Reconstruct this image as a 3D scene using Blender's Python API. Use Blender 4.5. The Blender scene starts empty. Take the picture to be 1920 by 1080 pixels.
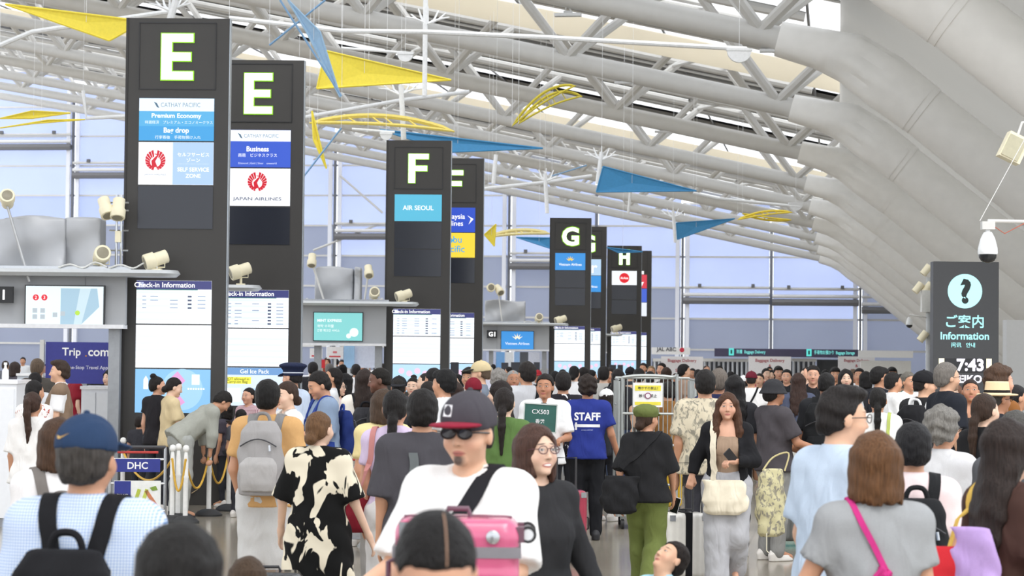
import bpy, math, random
import numpy as np
from mathutils import Vector, Matrix, Euler
random.seed(7); np.random.seed(7)
SC = bpy.context.scene
COL = SC.collection
# ------------------------------------------------------------------ camera
FPX = 4200.0            # focal length in pixels of the 1920 px wide frame
CAMH = 1.95
ROLL = 0.010
HORIZ = 662.0
cd = bpy.data.cameras.new('camera'); CAM = bpy.data.objects.new('camera', cd); COL.objects.link(CAM)
cd.sensor_width = 36.0; cd.lens = 36.0 * FPX / 1920.0; cd.clip_end = 600; cd.clip_start = 0.1
PITCH = math.atan((HORIZ - 540.0) / FPX)
RM = Euler((math.pi/2 + PITCH, 0, 0)).to_matrix() @ Matrix.Rotation(ROLL, 3, 'Z')
CAM.matrix_world = Matrix.Translation((0, 0, CAMH)) @ RM.to_4x4()
cd.dof.use_dof = True; cd.dof.focus_distance = 21.0; cd.dof.aperture_fstop = 6.5
SC.camera = CAM
# ------------------------------------------------------------------ daylight
world = bpy.data.worlds.new('daylight'); SC.world = world; world.use_nodes = True
bg = world.node_tree.nodes['Background']
bg.inputs[0].default_value = (0.93, 0.96, 1.0, 1); bg.inputs[1].default_value = 1.9
sd = bpy.data.lights.new('hazy_sun', 'SUN'); sd.energy = 1.6; sd.angle = math.radians(25); sd.color = (1, 0.97, 0.92)
sun = bpy.data.objects.new('hazy_sun', sd); COL.objects.link(sun); sun.rotation_euler = (math.radians(38), math.radians(8), 0)
SC.view_settings.view_transform = 'Standard'; SC.view_settings.look = 'None'
SC.view_settings.exposure = 0.04; SC.view_settings.gamma = 1.0; SC.view_settings.use_curve_mapping = False
# ------------------------------------------------------------------ frames
def ray(px, py):
    v = RM @ Vector(((px - 960.0) / FPX, (540.0 - py) / FPX, -1.0))
    return v / v.y                       # unit depth along Y
def at(px, py, d):                       # a point seen at a pixel, at depth d
    return Vector((0, 0, CAMH)) + ray(px, py) * d
HA = math.atan(613.0 / 4200.0)
U = Vector((math.sin(HA), math.cos(HA), 0)); V = Vector((math.cos(HA), -math.sin(HA), 0))
def H(w, a, z=0.0):                      # hall frame: w across, a along the hall
    p = V * w + U * a
    return Vector((p.x, p.y, z))
def hall(p): return p.x*V.x + p.y*V.y, p.x*U.x + p.y*U.y, p.z
def on_a(px, py, a):                     # pixel -> (w, z) on the plane a = const
    r = ray(px, py); t = a / (r.x*U.x + r.y*U.y); p = Vector((0, 0, CAMH)) + r*t
    return hall(p)[0], p.z
# ------------------------------------------------------------------ materials
MATS = {}
def lin(c):
    if isinstance(c, str):
        c = c.lstrip('#'); c = tuple(int(c[i:i+2], 16)/255 for i in (0, 2, 4))
    return tuple(((x/12.92) if x <= 0.04045 else ((x+0.055)/1.055)**2.4) for x in c[:3])
def mat(col, rough=0.6, metal=0.0, emit=0.0, var=0.06, scale=18.0, bump=0.0, name=None, spec=0.5, coat=0.0, stretch=None):
    key = (col, rough, metal, emit, var, scale, bump, spec, coat, stretch)
    if key in MATS: return MATS[key]
    m = bpy.data.materials.new(name or 'surface'); m.use_nodes = True
    nt = m.node_tree; b = nt.nodes['Principled BSDF']; L = nt.links
    c = lin(col)
    b.inputs['Roughness'].default_value = rough; b.inputs['Metallic'].default_value = metal
    b.inputs['Specular IOR Level'].default_value = spec
    b.inputs['Coat Weight'].default_value = coat
    if emit > 0:
        b.inputs['Base Color'].default_value = (c[0]*.2, c[1]*.2, c[2]*.2, 1)
        b.inputs['Emission Color'].default_value = (*c, 1); b.inputs['Emission Strength'].default_value = emit
    else:
        tc = nt.nodes.new('ShaderNodeTexCoord'); n = nt.nodes.new('ShaderNodeTexNoise')
        n.inputs['Scale'].default_value = scale; n.inputs['Detail'].default_value = 2
        src = tc.outputs['Object']
        if stretch:
            mp = nt.nodes.new('ShaderNodeMapping'); mp.inputs['Scale'].default_value = stretch
            L.new(src, mp.inputs[0]); src = mp.outputs[0]
        L.new(src, n.inputs['Vector'])
        mx = nt.nodes.new('ShaderNodeMix'); mx.data_type = 'RGBA'
        mx.inputs[6].default_value = tuple(max(0, x*(1-var*2)) for x in c) + (1,)
        mx.inputs[7].default_value = tuple(min(1, x*(1+var*2)) for x in c) + (1,)
        L.new(n.outputs[0], mx.inputs[0]); L.new(mx.outputs[2], b.inputs['Base Color'])
        if bump > 0:
            bp = nt.nodes.new('ShaderNodeBump'); bp.inputs['Strength'].default_value = bump; bp.inputs['Distance'].default_value = 0.01
            L.new(n.outputs[0], bp.inputs['Height']); L.new(bp.outputs[0], b.inputs['Normal'])
    MATS[key] = m
    return m
def emat(col, e=1.0): return mat(col, 0.4, emit=e)
# ------------------------------------------------------------------ mesh building
class MB:
    def __init__(self): self.v = []; self.f = []; self.m = []; self.cur = 0
    def add(self, vs, fs):
        o = len(self.v); self.v += [tuple(p) for p in vs]
        self.f += [tuple(i + o for i in f) for f in fs]; self.m += [self.cur]*len(fs)
        return self
    def box(self, c, s, M=None):
        x, y, z = (k/2 for k in s); c = Vector(c)
        vs = [Vector((sx*x, sy*y, sz*z)) for sx in (-1, 1) for sy in (-1, 1) for sz in (-1, 1)]
        vs = [(M @ p if M else p) + c for p in vs]
        return self.add(vs, [(0,1,3,2),(4,6,7,5),(0,4,5,1),(2,3,7,6),(0,2,6,4),(1,5,7,3)])
    def tube(self, pts, r, n=8, caps=True, up=None):
        pts = [Vector(p) for p in pts]; rs = r if isinstance(r, (list, tuple)) else [r]*len(pts)
        vs, fs = [], []; ref = None
        for i, p in enumerate(pts):
            t = (pts[min(i+1, len(pts)-1)] - pts[max(i-1, 0)]).normalized()
            if ref is None: ref = Vector(up) if up else (Vector((0,0,1)) if abs(t.z) < .9 else Vector((1,0,0)))
            s = t.cross(ref).normalized(); u2 = s.cross(t).normalized(); ref = u2
            for k in range(n):
                a = 2*math.pi*k/n; vs.append(p + (s*math.cos(a) + u2*math.sin(a))*rs[i])
        for i in range(len(pts)-1):
            for k in range(n):
                k2 = (k+1) % n; fs.append((i*n+k, i*n+k2, (i+1)*n+k2, (i+1)*n+k))
        if caps: fs.append(tuple(range(n))[::-1]); fs.append(tuple((len(pts)-1)*n+k for k in range(n)))
        return self.add(vs, fs)
    def lathe(self, prof, n=16, c=(0,0,0), M=None):
        c = Vector(c); vs, fs = [], []
        for r, z in prof:
            for k in range(n):
                a = 2*math.pi*k/n; p = Vector((r*math.cos(a), r*math.sin(a), z)); vs.append((M @ p if M else p) + c)
        for i in range(len(prof)-1):
            for k in range(n):
                k2 = (k+1) % n; fs.append((i*n+k, i*n+k2, (i+1)*n+k2, (i+1)*n+k))
        fs.append(tuple(range(n))[::-1]); fs.append(tuple((len(prof)-1)*n+k for k in range(n)))
        return self.add(vs, fs)
    def prism(self, poly, y0, y1):       # polygon in x,z pushed along y
        n = len(poly)
        vs = [(x, y0, z) for x, z in poly] + [(x, y1, z) for x, z in poly]
        return self.add(vs, [tuple(range(n)), tuple(range(2*n-1, n-1, -1))] + [(i, i+n, (i+1) % n + n, (i+1) % n) for i in range(n)])
    def mesh(self, smooth=False):
        me = bpy.data.meshes.new('mesh'); me.from_pydata(self.v, [], self.f)
        if max(self.m, default=0): me.polygons.foreach_set('material_index', self.m)
        if smooth:
            me.polygons.foreach_set('use_smooth', [True]*len(self.f))
            try: me.set_sharp_from_angle(angle=math.radians(40))
            except Exception: pass
        me.update(); return me
    def build(self, name, mats, parent=None, smooth=False):
        return link(name, self.mesh(smooth), mats, parent)
def link(name, me, mats, parent=None, M=None):
    o = bpy.data.objects.new(name, me); COL.objects.link(o)
    if not isinstance(mats, (list, tuple)): mats = [mats]
    if me is not None:
        while len(me.materials) < len(mats): me.materials.append(None)
        for i, m in enumerate(mats):
            if me.materials[i] is None: me.materials[i] = m
            elif me.materials[i] != m:
                o.material_slots[i].link = 'OBJECT'; o.material_slots[i].material = m
    if parent: o.parent = parent
    if M is not None: o.matrix_local = M
    return o
LABELS = {}
def tag(o, label=None, cat=None, group=None, kind=None):
    if label: o['label'] = label
    if cat: o['category'] = cat
    if group: o['group'] = group
    if kind: o['kind'] = kind
    return o
def empty(name, loc=(0,0,0), rz=0.0):
    o = bpy.data.objects.new(name, None); COL.objects.link(o); o.location = loc; o.rotation_euler = (0, 0, rz)
    o.empty_display_size = 0.1
    return o
TXT = {}
def text_mesh(s, bold=0.0, spacing=1.0, ext=0.0):
    key = (s, bold, spacing, ext)
    if key in TXT: return TXT[key]
    c = bpy.data.curves.new('lettering', 'FONT'); c.body = s; c.size = 1.0; c.offset = bold; c.space_character = spacing
    c.align_x = 'CENTER'; c.align_y = 'CENTER'; c.resolution_u = 3; c.extrude = ext
    o = bpy.data.objects.new('lettering', c); me = bpy.data.meshes.new_from_object(o)
    bpy.data.objects.remove(o); bpy.data.curves.remove(c)
    me.materials.clear()
    xs = [v.co.x for v in me.vertices] or [0, 1]; ys = [v.co.y for v in me.vertices] or [0, 1]
    cx, cy = (max(xs)+min(xs))/2, (max(ys)+min(ys))/2
    for v in me.vertices: v.co.x -= cx; v.co.y -= cy
    TXT[key] = (me, max(xs)-min(xs), max(ys)-min(ys)); return TXT[key]
def letter(s, parent, x, z, w, h, y, m, bold=0.0, spacing=1.0, name='lettering'):
    """flat lettering facing local -y, fitted into w x h (w or h may be None)"""
    me, tw, th = text_mesh(s, bold, spacing)
    sx = (w/tw) if w else None; sz = (h/th) if h else None
    sx = sx or sz; sz = sz or sx
    M = Matrix.Translation((x, y, z)) @ Matrix.Rotation(math.pi/2, 4, 'X') @ Matrix.Diagonal((sx, sz, 1, 1))
    return link(name, me, m, parent, M)
def quad(name, parent, x0, x1, z0, z1, y, m, t=0.002):
    return MB().box(((x0+x1)/2, y, (z0+z1)/2), (x1-x0, t, z1-z0)).build(name, m, parent)
def disc(mb, x, z, r, y, n=24, y2=None, a0=0, a1=2*math.pi, ri=0):
    pts = [(x + r*math.cos(a0+(a1-a0)*k/n), z + r*math.sin(a0+(a1-a0)*k/n)) for k in range(n if a1-a0 > 6.2 else n+1)]
    return mb.prism(pts[::-1], y, y + 0.002 if y2 is None else y2)
# ================================================================== STRUCTURE
STEEL = mat('#efeeeb', 0.45, var=0.03, scale=3); STEEL2 = mat('#d6d5d2', 0.5, var=0.03, scale=3)
WHITE = mat('#e9e9ea', 0.45, var=0.02); DKGREY = mat('#6d6e70', 0.6, var=0.08, scale=2)
CHORD = mat('#cdccc9', 0.45, var=0.03, scale=3)
CHROME = mat('#b9bcc0', 0.25, metal=0.9, var=0.03)
# --- floor: polished stone slabs with joints
def floor_material():
    m = bpy.data.materials.new('polished_stone'); m.use_nodes = True; nt = m.node_tree; L = nt.links; b = nt.nodes['Principled BSDF']
    tc = nt.nodes.new('ShaderNodeTexCoord'); mp = nt.nodes.new('ShaderNodeMapping'); mp.inputs['Rotation'].default_value = (0, 0, HA)
    br = nt.nodes.new('ShaderNodeTexBrick'); br.offset = 0; br.inputs['Scale'].default_value = 1.0
    br.inputs['Brick Width'].default_value = 0.9; br.inputs['Row Height'].default_value = 0.9; br.inputs['Mortar Size'].default_value = 0.006
    br.inputs['Color1'].default_value = (*lin('#a39a8c'), 1); br.inputs['Color2'].default_value = (*lin('#aea595'), 1); br.inputs['Mortar'].default_value = (*lin('#7d776d'), 1)
    n = nt.nodes.new('ShaderNodeTexNoise'); n.inputs['Scale'].default_value = 60; n.inputs['Detail'].default_value = 4
    mx = nt.nodes.new('ShaderNodeMix'); mx.data_type = 'RGBA'; mx.blend_type = 'MULTIPLY'; mx.inputs[0].default_value = 0.35
    L.new(tc.outputs['Object'], mp.inputs[0]); L.new(mp.outputs[0], br.inputs[0]); L.new(mp.outputs[0], n.inputs['Vector'])
    L.new(br.outputs[0], mx.inputs[6]); L.new(n.outputs[1], mx.inputs[7]); L.new(mx.outputs[2], b.inputs['Base Color'])
    b.inputs['Roughness'].default_value = 0.16; b.inputs['Specular IOR Level'].default_value = 0.7
    return m
fl = MB(); c4 = [H(-80, -14), H(40, -14), H(40, 180), H(-80, 180)]
fl.add([(p.x, p.y, 0) for p in c4] + [(p.x, p.y, -0.3) for p in c4], [(0,1,2,3),(7,6,5,4),(0,4,5,1),(1,5,6,2),(2,6,7,3),(3,7,4,0)])
tag(fl.build('floor', floor_material()), 'polished beige stone floor of the departure hall', 'floor', kind='structure')
# --- roof trusses
A1, BAY, NT = 51.5, 14.4, 9
def zc(s): return 8.9 + 0.222*s - 0.0004*s*s
SMAX = 66.0
LEG_BOT = (11.0, 0.0)
SVALS = [1.0 + 65.0*i/26 for i in range(27)]
def truss(i):
    a = A1 + BAY*(i-1)
    root = empty('roof_truss', H(0, a)); root.rotation_euler = (0, 0, -HA)
    names = ['second', 'third', 'fourth', 'fifth', 'sixth', 'seventh', 'eighth', 'ninth']
    lab = {0: 'pale steel roof leg crossing the top right corner of the hall', NT: 'last pale tubular roof truss, against the glazed end wall'}.get(i)
    lab = lab or ('pale tubular roof truss with the highest knee, just right of the hanging lamps' if i == 1 else 'pale tubular roof truss, %s knee counted from the top of the row' % names[i-2])
    tag(root, lab, 'roof truss', 'roof trusses of the hall', 'structure')
    P = lambda s, b, z: (-s, b, z)       # local frame: x across (right +), y along hall
    if i >= 0:
        MB().tube([P(s, 0, zc(s)) for s in SVALS], 0.29, 14).build('lower_chord', CHORD, root, True)
        for sg in (-1, 1):
            MB().tube([P(s, sg*1.7, zc(s) + 2.5) for s in SVALS], 0.15, 8).build('upper_chord', CHORD, root, True)
        k = 0; s = 1.8
        while s < SMAX - 4:
            for sg in (-1, 1):
                for ds in (-2.2, 2.2):
                    if s + ds < -0.6: continue
                    t = s + ds
                    MB().tube([P(s, 0.1*sg, zc(s) + 0.1), P(t, sg*1.7, zc(t) + 2.5)], 0.14, 8, False).build('strut', CHORD, root, True)
            for sg in (-1, 1):
                t = s + 3.3
                if k % 2 == 0: MB().tube([P(t-1.1, sg*1.7, zc(t) + 2.5), P(t+1.1, -sg*1.7, zc(t) + 2.5)], 0.07, 6, False).build('brace', STEEL2, root, True)
            s += 6.2; k += 1
    # knee casting and inclined leg: one lofted member per truss
    path = [P(1.4, 0, zc(1.4)), P(0.5, 0, zc(0.5) - .03), P(-0.25, 0, 8.75), P(-1.0, 0, 8.22), P(-1.9, 0, 7.52)]
    kr = [(0.40, 0.40), (0.46, 0.44), (0.60, 0.52), (0.66, 0.60), (0.62, 0.62)]
    def loft(pts, rr, groove):
        vs, fs = [], []; n = 28
        fine = []
        for j in range(len(pts)-1):
            for q in range(6): fine.append((j + q/6))
        fine.append(len(pts)-1)
        for t in fine:
            j = min(int(t), len(pts)-2); f = t - j
            p0, p1 = Vector(pts[j]), Vector(pts[j+1]); p = p0.lerp(p1, f)
            pa = Vector(pts[max(j-1, 0)]); pb = Vector(pts[min(j+2, len(pts)-1)])
            tg = ((p1-p0)*1.0 + (p0-pa)*(1-f)*.8 + (pb-p1)*f*.8).normalized()
            nrm = Vector((0, 1, 0)); up = nrm.cross(tg).normalized()
            rv = rr[j][0]*(1-f) + rr[j+1][0]*f; rh = rr[j][1]*(1-f) + rr[j+1][1]*f
            for k in range(n):
                th = 2*math.pi*k/n; e = 0.75 if t < 1.2 else 1.0
                cx, sz = math.cos(th), math.sin(th)
                cx = math.copysign(abs(cx)**e, cx); sz = math.copysign(abs(sz)**e, sz)
                g = 1.0
                if groove:
                    for th0 in (math.pi*1.06, math.pi*1.38, math.pi*.78, 0, -0.38*math.pi):
                        dd = (th - th0 + math.pi) % (2*math.pi) - math.pi
                        g -= 0.17*math.exp(-(dd/0.17)**2)*math.exp(-((t-2.5)/0.75)**2)
                vs.append(p + (nrm*cx*rh + up*sz*rv)*g)
        m = len(fine)
        for q in range(m-1):
            for k in range(n):
                k2 = (k+1) % n; fs.append((q*n+k, q*n+k2, (q+1)*n+k2, (q+1)*n+k))
        fs.append(tuple(range(n))[::-1]); fs.append(tuple((m-1)*n+k for k in range(n)))
        return vs, fs
    if i >= 0: MB().add(*loft(path, kr, True)).build('knee_casting', STEEL, root, True)
    d = Vector(LEG_BOT) - Vector((-0.25, 8.75))
    MB().tube([P(-1.7, 0, 7.67), P(-5, 0, 5.0), P(-LEG_BOT[0], 0, 0.25)], [0.60, 0.64, 0.66], 24).build('inclined_leg', STEEL, root, True)
    MB().tube([P(-1.7, 0, 7.67), P(-1.78, 0, 7.61)], 0.63, 24).build('joint_collar', STEEL, root, True)
for i in range(0, NT+1): truss(i)
# --- roof deck: grey panels with translucent daylight strips, one strip set per bay
ROOFG = mat('#8f8f8e', 0.7, var=0.05, scale=0.7); ROOFD = mat('#6a6a69', 0.7, var=0.08, scale=0.7); CREAM = mat('#f1efe8', 0.6, var=0.02)
def glass_mat(col=(1, 1, 1), tr=0.6, name='daylight_glass'):
    m = bpy.data.materials.new(name); m.use_nodes = True; nt = m.node_tree; nt.nodes.clear()
    o = nt.nodes.new('ShaderNodeOutputMaterial'); a = nt.nodes.new('ShaderNodeBsdfTransparent'); b = nt.nodes.new('ShaderNodeBsdfTranslucent'); g = nt.nodes.new('ShaderNodeBsdfDiffuse')
    tc = nt.nodes.new('ShaderNodeTexCoord'); n = nt.nodes.new('ShaderNodeTexNoise'); n.inputs['Scale'].default_value = 0.35
    mm = nt.nodes.new('ShaderNodeMix'); mm.data_type = 'RGBA'
    mm.inputs[6].default_value = tuple(x*.93 for x in col) + (1,); mm.inputs[7].default_value = (*col, 1)
    nt.links.new(tc.outputs['Object'], n.inputs['Vector']); nt.links.new(n.outputs[0], mm.inputs[0])
    for q in (a, b, g): nt.links.new(mm.outputs[2], q.inputs[0])
    m1 = nt.nodes.new('ShaderNodeMixShader'); m1.inputs[0].default_value = 0.35; nt.links.new(b.outputs[0], m1.inputs[1]); nt.links.new(g.outputs[0], m1.inputs[2])
    m2 = nt.nodes.new('ShaderNodeMixShader'); m2.inputs[0].default_value = tr; nt.links.new(m1.outputs[0], m2.inputs[1]); nt.links.new(a.outputs[0], m2.inputs[2])
    nt.links.new(m2.outputs[0], o.inputs[0]); return m
SKYGLASS = glass_mat((1, 1, 1), 0.75)
ceil = empty('ceiling', H(0, A1)); ceil.rotation_euler = (0, 0, -HA)
tag(ceil, 'curved grey roof deck with bright daylight strips between the trusses', 'ceiling', kind='structure')
SR = [-1.6 + 68.0*i/20 for i in range(21)]
def zr(s): return zc(max(s, -2)) + 3.5
def strip(name, b0, b1, m, dz=0.0, th=0.12, s0=0, s1=21, droop=0.0):
    vs, fs = [], []; sr = SR[s0:s1]; nb = 1 if not droop else 6
    for s in sr:
        for j in range(nb+1):
            f = j/nb; z = zr(s) + dz - droop*math.sin(math.pi*f)
            vs.append((-s, b0 + (b1-b0)*f, z))
    n = nb + 1
    for i in range(len(sr)-1):
        for j in range(nb): fs.append((i*n+j, i*n+j+1, (i+1)*n+j+1, (i+1)*n+j))
    o = len(vs); vs += [(x, y, z+th) for x, y, z in vs]; fs += [tuple(k+o for k in f)[::-1] for f in fs]
    return MB().add(vs, fs).build(name, m, ceil, bool(droop))
for i in range(-4, NT+1):
    b = BAY*(i-1)
    if i % 2 == 0:
        strip('deck_panel', b-2.2, b-0.2, ROOFD); strip('daylight_pane', b-0.2, b+10.4, SKYGLASS, 0.2)
        strip('deck_panel', b+10.4, b+12.2, ROOFG)
    else:
        strip('deck_panel', b-2.2, b-0.2, ROOFG); strip('daylight_pane', b-0.2, b+4.8, SKYGLASS, 0.2)
        strip('deck_panel', b+4.8, b+6.6, ROOFD); strip('daylight_pane', b+6.6, b+10.8, SKYGLASS, 0.2); strip('deck_panel', b+10.8, b+12.2, ROOFD)
    for bb in ((-1.2, -.4, 10.8, 11.6) if i % 2 == 0 else (-1.5, -.4, 5.2, 6.2, 11.4)):
        MB().tube([(-s, b+bb, zr(s)-0.16) for s in SR], 0.055, 6).build('purlin', STEEL2, ceil)
    for q in range(12):
        s = 1 + q*5.4
        MB().tube([(-s, b-2.2, zr(s)-0.05), (-s, b+12.2, zr(s)-0.05)], 0.05, 6).build('rafter', DKGREY, ceil)
DEFL = glass_mat(lin('#fbf6ea'), 0.0, 'deflector_fabric')
# white fabric air deflectors hung between the first trusses
for i in (2, 5):
    b = BAY*(i-1); strip('fabric_deflector', b+8.0, b+11.9, DEFL, -1.1, 0.02, 0, 20, 0.5)
# --- sloped lining behind the legs on the right
lin_ = MB(); nx, nz = Vector((0.62, 0.78)).normalized()
for k in range(1):
    p0 = Vector((-1.0, 8.9)) + Vector((nx, nz))*1.6; p1 = Vector((12.2, -1.2)) + Vector((nx, nz))*1.6
    lin_.add([(p0.x, -20, p0.y), (p1.x, -20, p1.y), (p1.x, 119, p1.y), (p0.x, 119, p0.y)], [(0,1,2,3)])
    lin_.add([(p0.x+.1, -20, p0.y+.15), (p1.x+.1, -20, p1.y+.15), (p1.x+.1, 119, p1.y+.15), (p0.x+.1, 119, p0.y+.15)], [(3,2,1,0)])
w = lin_.build('wall_right', glass_mat(lin('#cfcecb'), 0.02, 'translucent_lining')); w.location = H(0, A1); w.rotation_euler = (0, 0, -HA)
tag(w, 'pale sloping side wall lining behind the inclined roof legs', 'wall', kind='structure')
# --- glazed end wall
AE = A1 + BAY*(NT-1) + 4.0
def curtain_mat(c, t, name):
    m = glass_mat(lin(c), t, name); return m
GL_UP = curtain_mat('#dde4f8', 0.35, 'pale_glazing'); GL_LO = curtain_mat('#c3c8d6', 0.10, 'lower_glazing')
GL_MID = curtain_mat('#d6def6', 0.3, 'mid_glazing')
we = empty('wall_end', H(0, AE)); we.rotation_euler = (0, 0, -HA)
tag(we, 'tall glazed end wall with lavender panes and white double mullions', 'wall', kind='structure')
def px_end(x, y): return on_a(x, y, AE)
wcols = [px_end(x, 560)[0] for x in (-190, -27, 136, 300, 465, 628, 792, 955, 1118, 1280, 1446, 1613, 1740)]
ztop = lambda w_: (zc(-w_) + 2.0) if w_ < 0 else max(0.5, 8.9 - 0.8*w_ + 1.8)
zrow = [0.0, 3.2, 5.2]
for j in range(len(wcols)-1):
    wa, wb = wcols[j], wcols[j+1]; wm = (wa+wb)/2
    zt = max(ztop(wa), ztop(wb)); zt = max(zt, 3.0)
    # stepped catwalk height of this bay
    zcat = px_end(0, {0: 225, 1: 267, 2: 320, 3: 365, 4: 400, 5: 432, 6: 455, 7: 485, 8: 520, 9: 545, 10: 547, 11: 560}[j])[1]
    zs = []; z = 0.0
    while z < zt: zs.append(z); z += 2.35
    zs.append(zt)
    for q in range(len(zs)-1):
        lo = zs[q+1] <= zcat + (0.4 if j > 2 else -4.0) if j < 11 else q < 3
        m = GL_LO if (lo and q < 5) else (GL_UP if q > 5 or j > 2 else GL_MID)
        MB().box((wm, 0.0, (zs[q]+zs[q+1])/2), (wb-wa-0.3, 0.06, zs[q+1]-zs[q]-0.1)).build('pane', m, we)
        MB().box((wm, -0.1, zs[q+1]), (wb-wa, 0.12, 0.14)).build('transom', STEEL2, we)
    if 9 <= j <= 11 or j in (1, 2, 5, 7):
        for dz, r, m in ((0.55, .10, STEEL2), (0.0, .14, WHITE), (-.45, .26, mat('#77777a', .5))):
            MB().tube([(wa+.1, -0.7, zcat+dz), (wb-.1, -0.7, zcat+dz)], r, 8).build('catwalk_rail', m, we, True)
        for q in range(2):
            MB().box((wa + (wb-wa)*(.2+.6*q), -0.85, zcat+.7), (.25, .25, .25)).build('wall_lamp', DKGREY, we)
for j, wv in enumerate(wcols):
    zt = max(ztop(wv), 2.5)
    if j in (2, 5, 7, 9, 11):
        for dx in (-0.38, 0.38): MB().box((wv+dx, -0.35, zt/2), (0.30, 0.3, zt)).build('mullion', mat('#eef1fb', 0.35, var=0.02), we)
        MB().box((wv, -0.4, zt/2), (0.16, 0.3, zt)).build('mullion_core', mat('#6d7078', 0.5), we)
    else: MB().box((wv, -0.25, zt/2), (0.22, 0.25, zt)).build('mullion', mat('#7b7f8a', 0.5), we)
for (xa, ya, xb, yb) in ((590, 300, 716, 240), (590, 470, 716, 420), (640, 330, 720, 400), (640, 620, 720, 560), (577, 560, 640, 620)):
    (w0, z0), (w1, z1) = px_end(xa, ya), px_end(xb, yb)
    MB().tube([(w0, -.5, z0), (w1, -.5, z1)], 0.09, 8).build('diagonal_brace', STEEL2, we)
# --- light grey partition at the right edge
p = at(1884, 600, 37.0)
wp = MB().box((2.0, 0, p.z/2), (4.0, 0.3, p.z)).build('wall_partition', mat('#cfd0d0', 0.6, var=0.02)); wp.location = (p.x, 37.0, 0)
tag(wp, 'light grey partition wall at the right edge, behind the information sign', 'wall', kind='structure')
# ================================================================== SIGN TOWERS
TOWER = mat('#3b3937', 0.5, var=0.04, scale=2); BEZEL = mat('#232325', 0.35, var=0.02); OFFSCR = mat('#2c2f38', 0.18, var=0.05, scale=1.5)
LEDW = emat('#fdfff0', 2.2); LEDG = emat('#8ed61e', 1.0)
TW, TT = 0.655, 0.16
def E_(c, e=1.0): return emat(c, e)
def block(mb, rects, y, t):
    for x0, x1, z0, z1 in rects: mb.box(((x0+x1)/2, y, (z0+z1)/2), (x1-x0, t, z1-z0))
LET = {'E': [(-.2, -.07, -.29, .29), (-.07, .2, .19, .29), (-.07, .17, -.05, .05), (-.07, .2, -.29, -.19)],
       'F': [(-.2, -.07, -.29, .29), (-.07, .2, .19, .29), (-.07, .17, -.05, .05)],
       'H': [(-.2, -.08, -.29, .29), (.08, .2, -.29, .29), (-.08, .08, -.055, .055)]}
def bird_emblem(par, x, z, r, y):
    m = MB(); red = E_('#d2142d', .9)
    for q in range(9):                                   # ring of wing feathers around a rising neck
        for sg in (-1, 1):
            a0 = math.radians(-80 + q*18); a1 = a0 + math.radians(15)
            pts = [(sg*r*math.cos(a0), r*math.sin(a0)), (sg*r*math.cos(a1), r*math.sin(a1)), (sg*r*.55*math.cos(a1), r*.5*math.sin(a1) - r*.15), (sg*r*.5*math.cos(a0), r*.5*math.sin(a0) - r*.2)]
            m.prism([(x+p[0], z+p[1]) for p in (pts[::-1] if sg > 0 else pts)], y, y+.001)
    m.tube([(x-.05*r, y, z-.7*r), (x-.2*r, y, z-.1*r), (x+.1*r, y, z+.3*r), (x+.3*r, y, z+.55*r), (x-.1*r, y, z+.6*r)], [.3*r, .22*r, .12*r, .1*r, .04*r], 6)
    for i in range(len(m.v)):
        p = m.v[i]; m.v[i] = (p[0], y + (p[1]-y)*.01, p[2])
    return m.build('emblem', red, par)
def lotus(par, x, z, r, y, c='#ffd23a'):
    m = MB()
    for q in range(5):
        a = math.radians(30 + q*30); dx, dz = math.cos(a), math.sin(a)
        m.prism([(x+dx*r*.2-dz*r*.13, z+dz*r*.2+dx*r*.13), (x+dx*r, z+dz*r), (x+dx*r*.2+dz*r*.13, z+dz*r*.2-dx*r*.13)], y, y+.001)
    return m.build('emblem', E_(c, 1), par)
Y1 = -TT/2 - 0.012
def scr(par, z0, z1, m, x0=-.48, x1=.48):
    o = MB().box(((x0+x1)/2, -TT/2 - .004, (z0+z1)/2), (x1-x0-.01, .012, z1-z0-.012)).build('screen', m, par); return o
def tline(par, s, x, z, h, c, w=None, e=1.0, bold=0.0, y=Y1): return letter(s, par, x, z, w, h, y, E_(c, e), bold)
def band(par, x0, x1, z0, z1, c, e=1.0, y=Y1+.001): return quad('picture_band', par, x0, x1, z0, z1, y, E_(c, e), .001)
def scr_info(par, z0, z1, head, nrow, seed):
    s = scr(par, z0, z1, E_('#f4f9ff', 1.1)); r = random.Random(seed)
    if head:
        band(s, -.475, .475, z1-.115, z1-.008, '#474a86', .8); tline(s, 'Check-in Information', -.12, z1-.06, .065, '#ffffff', None, 1.2, .015)
        band(s, -.45, -.385, z1-.095, z1-.025, '#dfe6ff'); top = z1 - .16
        band(s, -.475, .3, z1-.125, z1-.115, '#4c9a8c', .6)
    else: top = z1 - .05
    m = MB(); g = MB()
    for q in range(nrow):
        zz = top - .045 - q*.048
        if zz < z0 + .04: break
        for xx, ww in ((-.40, .05), (-.30, .10 if q < 5 else .05), (-.05, .1), (.3, .1)):
            if r.random() < .75: m.box((xx+ww/2, Y1, zz), (ww, .001, .012))
        g.box((.2, Y1, zz), (.05, .001, .022))
    if m.v: m.build('row_print', E_('#9fb2cf', .8), s)['kind'] = 'stuff'; g.build('row_print', E_('#55607f', .7), s)['kind'] = 'stuff'
    mm = MB()
    for q in range(5):
        zz = z0 + .06 + q*.085; mm.box((0, Y1+.0015, zz), (.94, .001, .03))
    mm.build('row_band', E_('#e6f3fb', 1.0), s)['kind'] = 'stuff'
    return s
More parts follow.
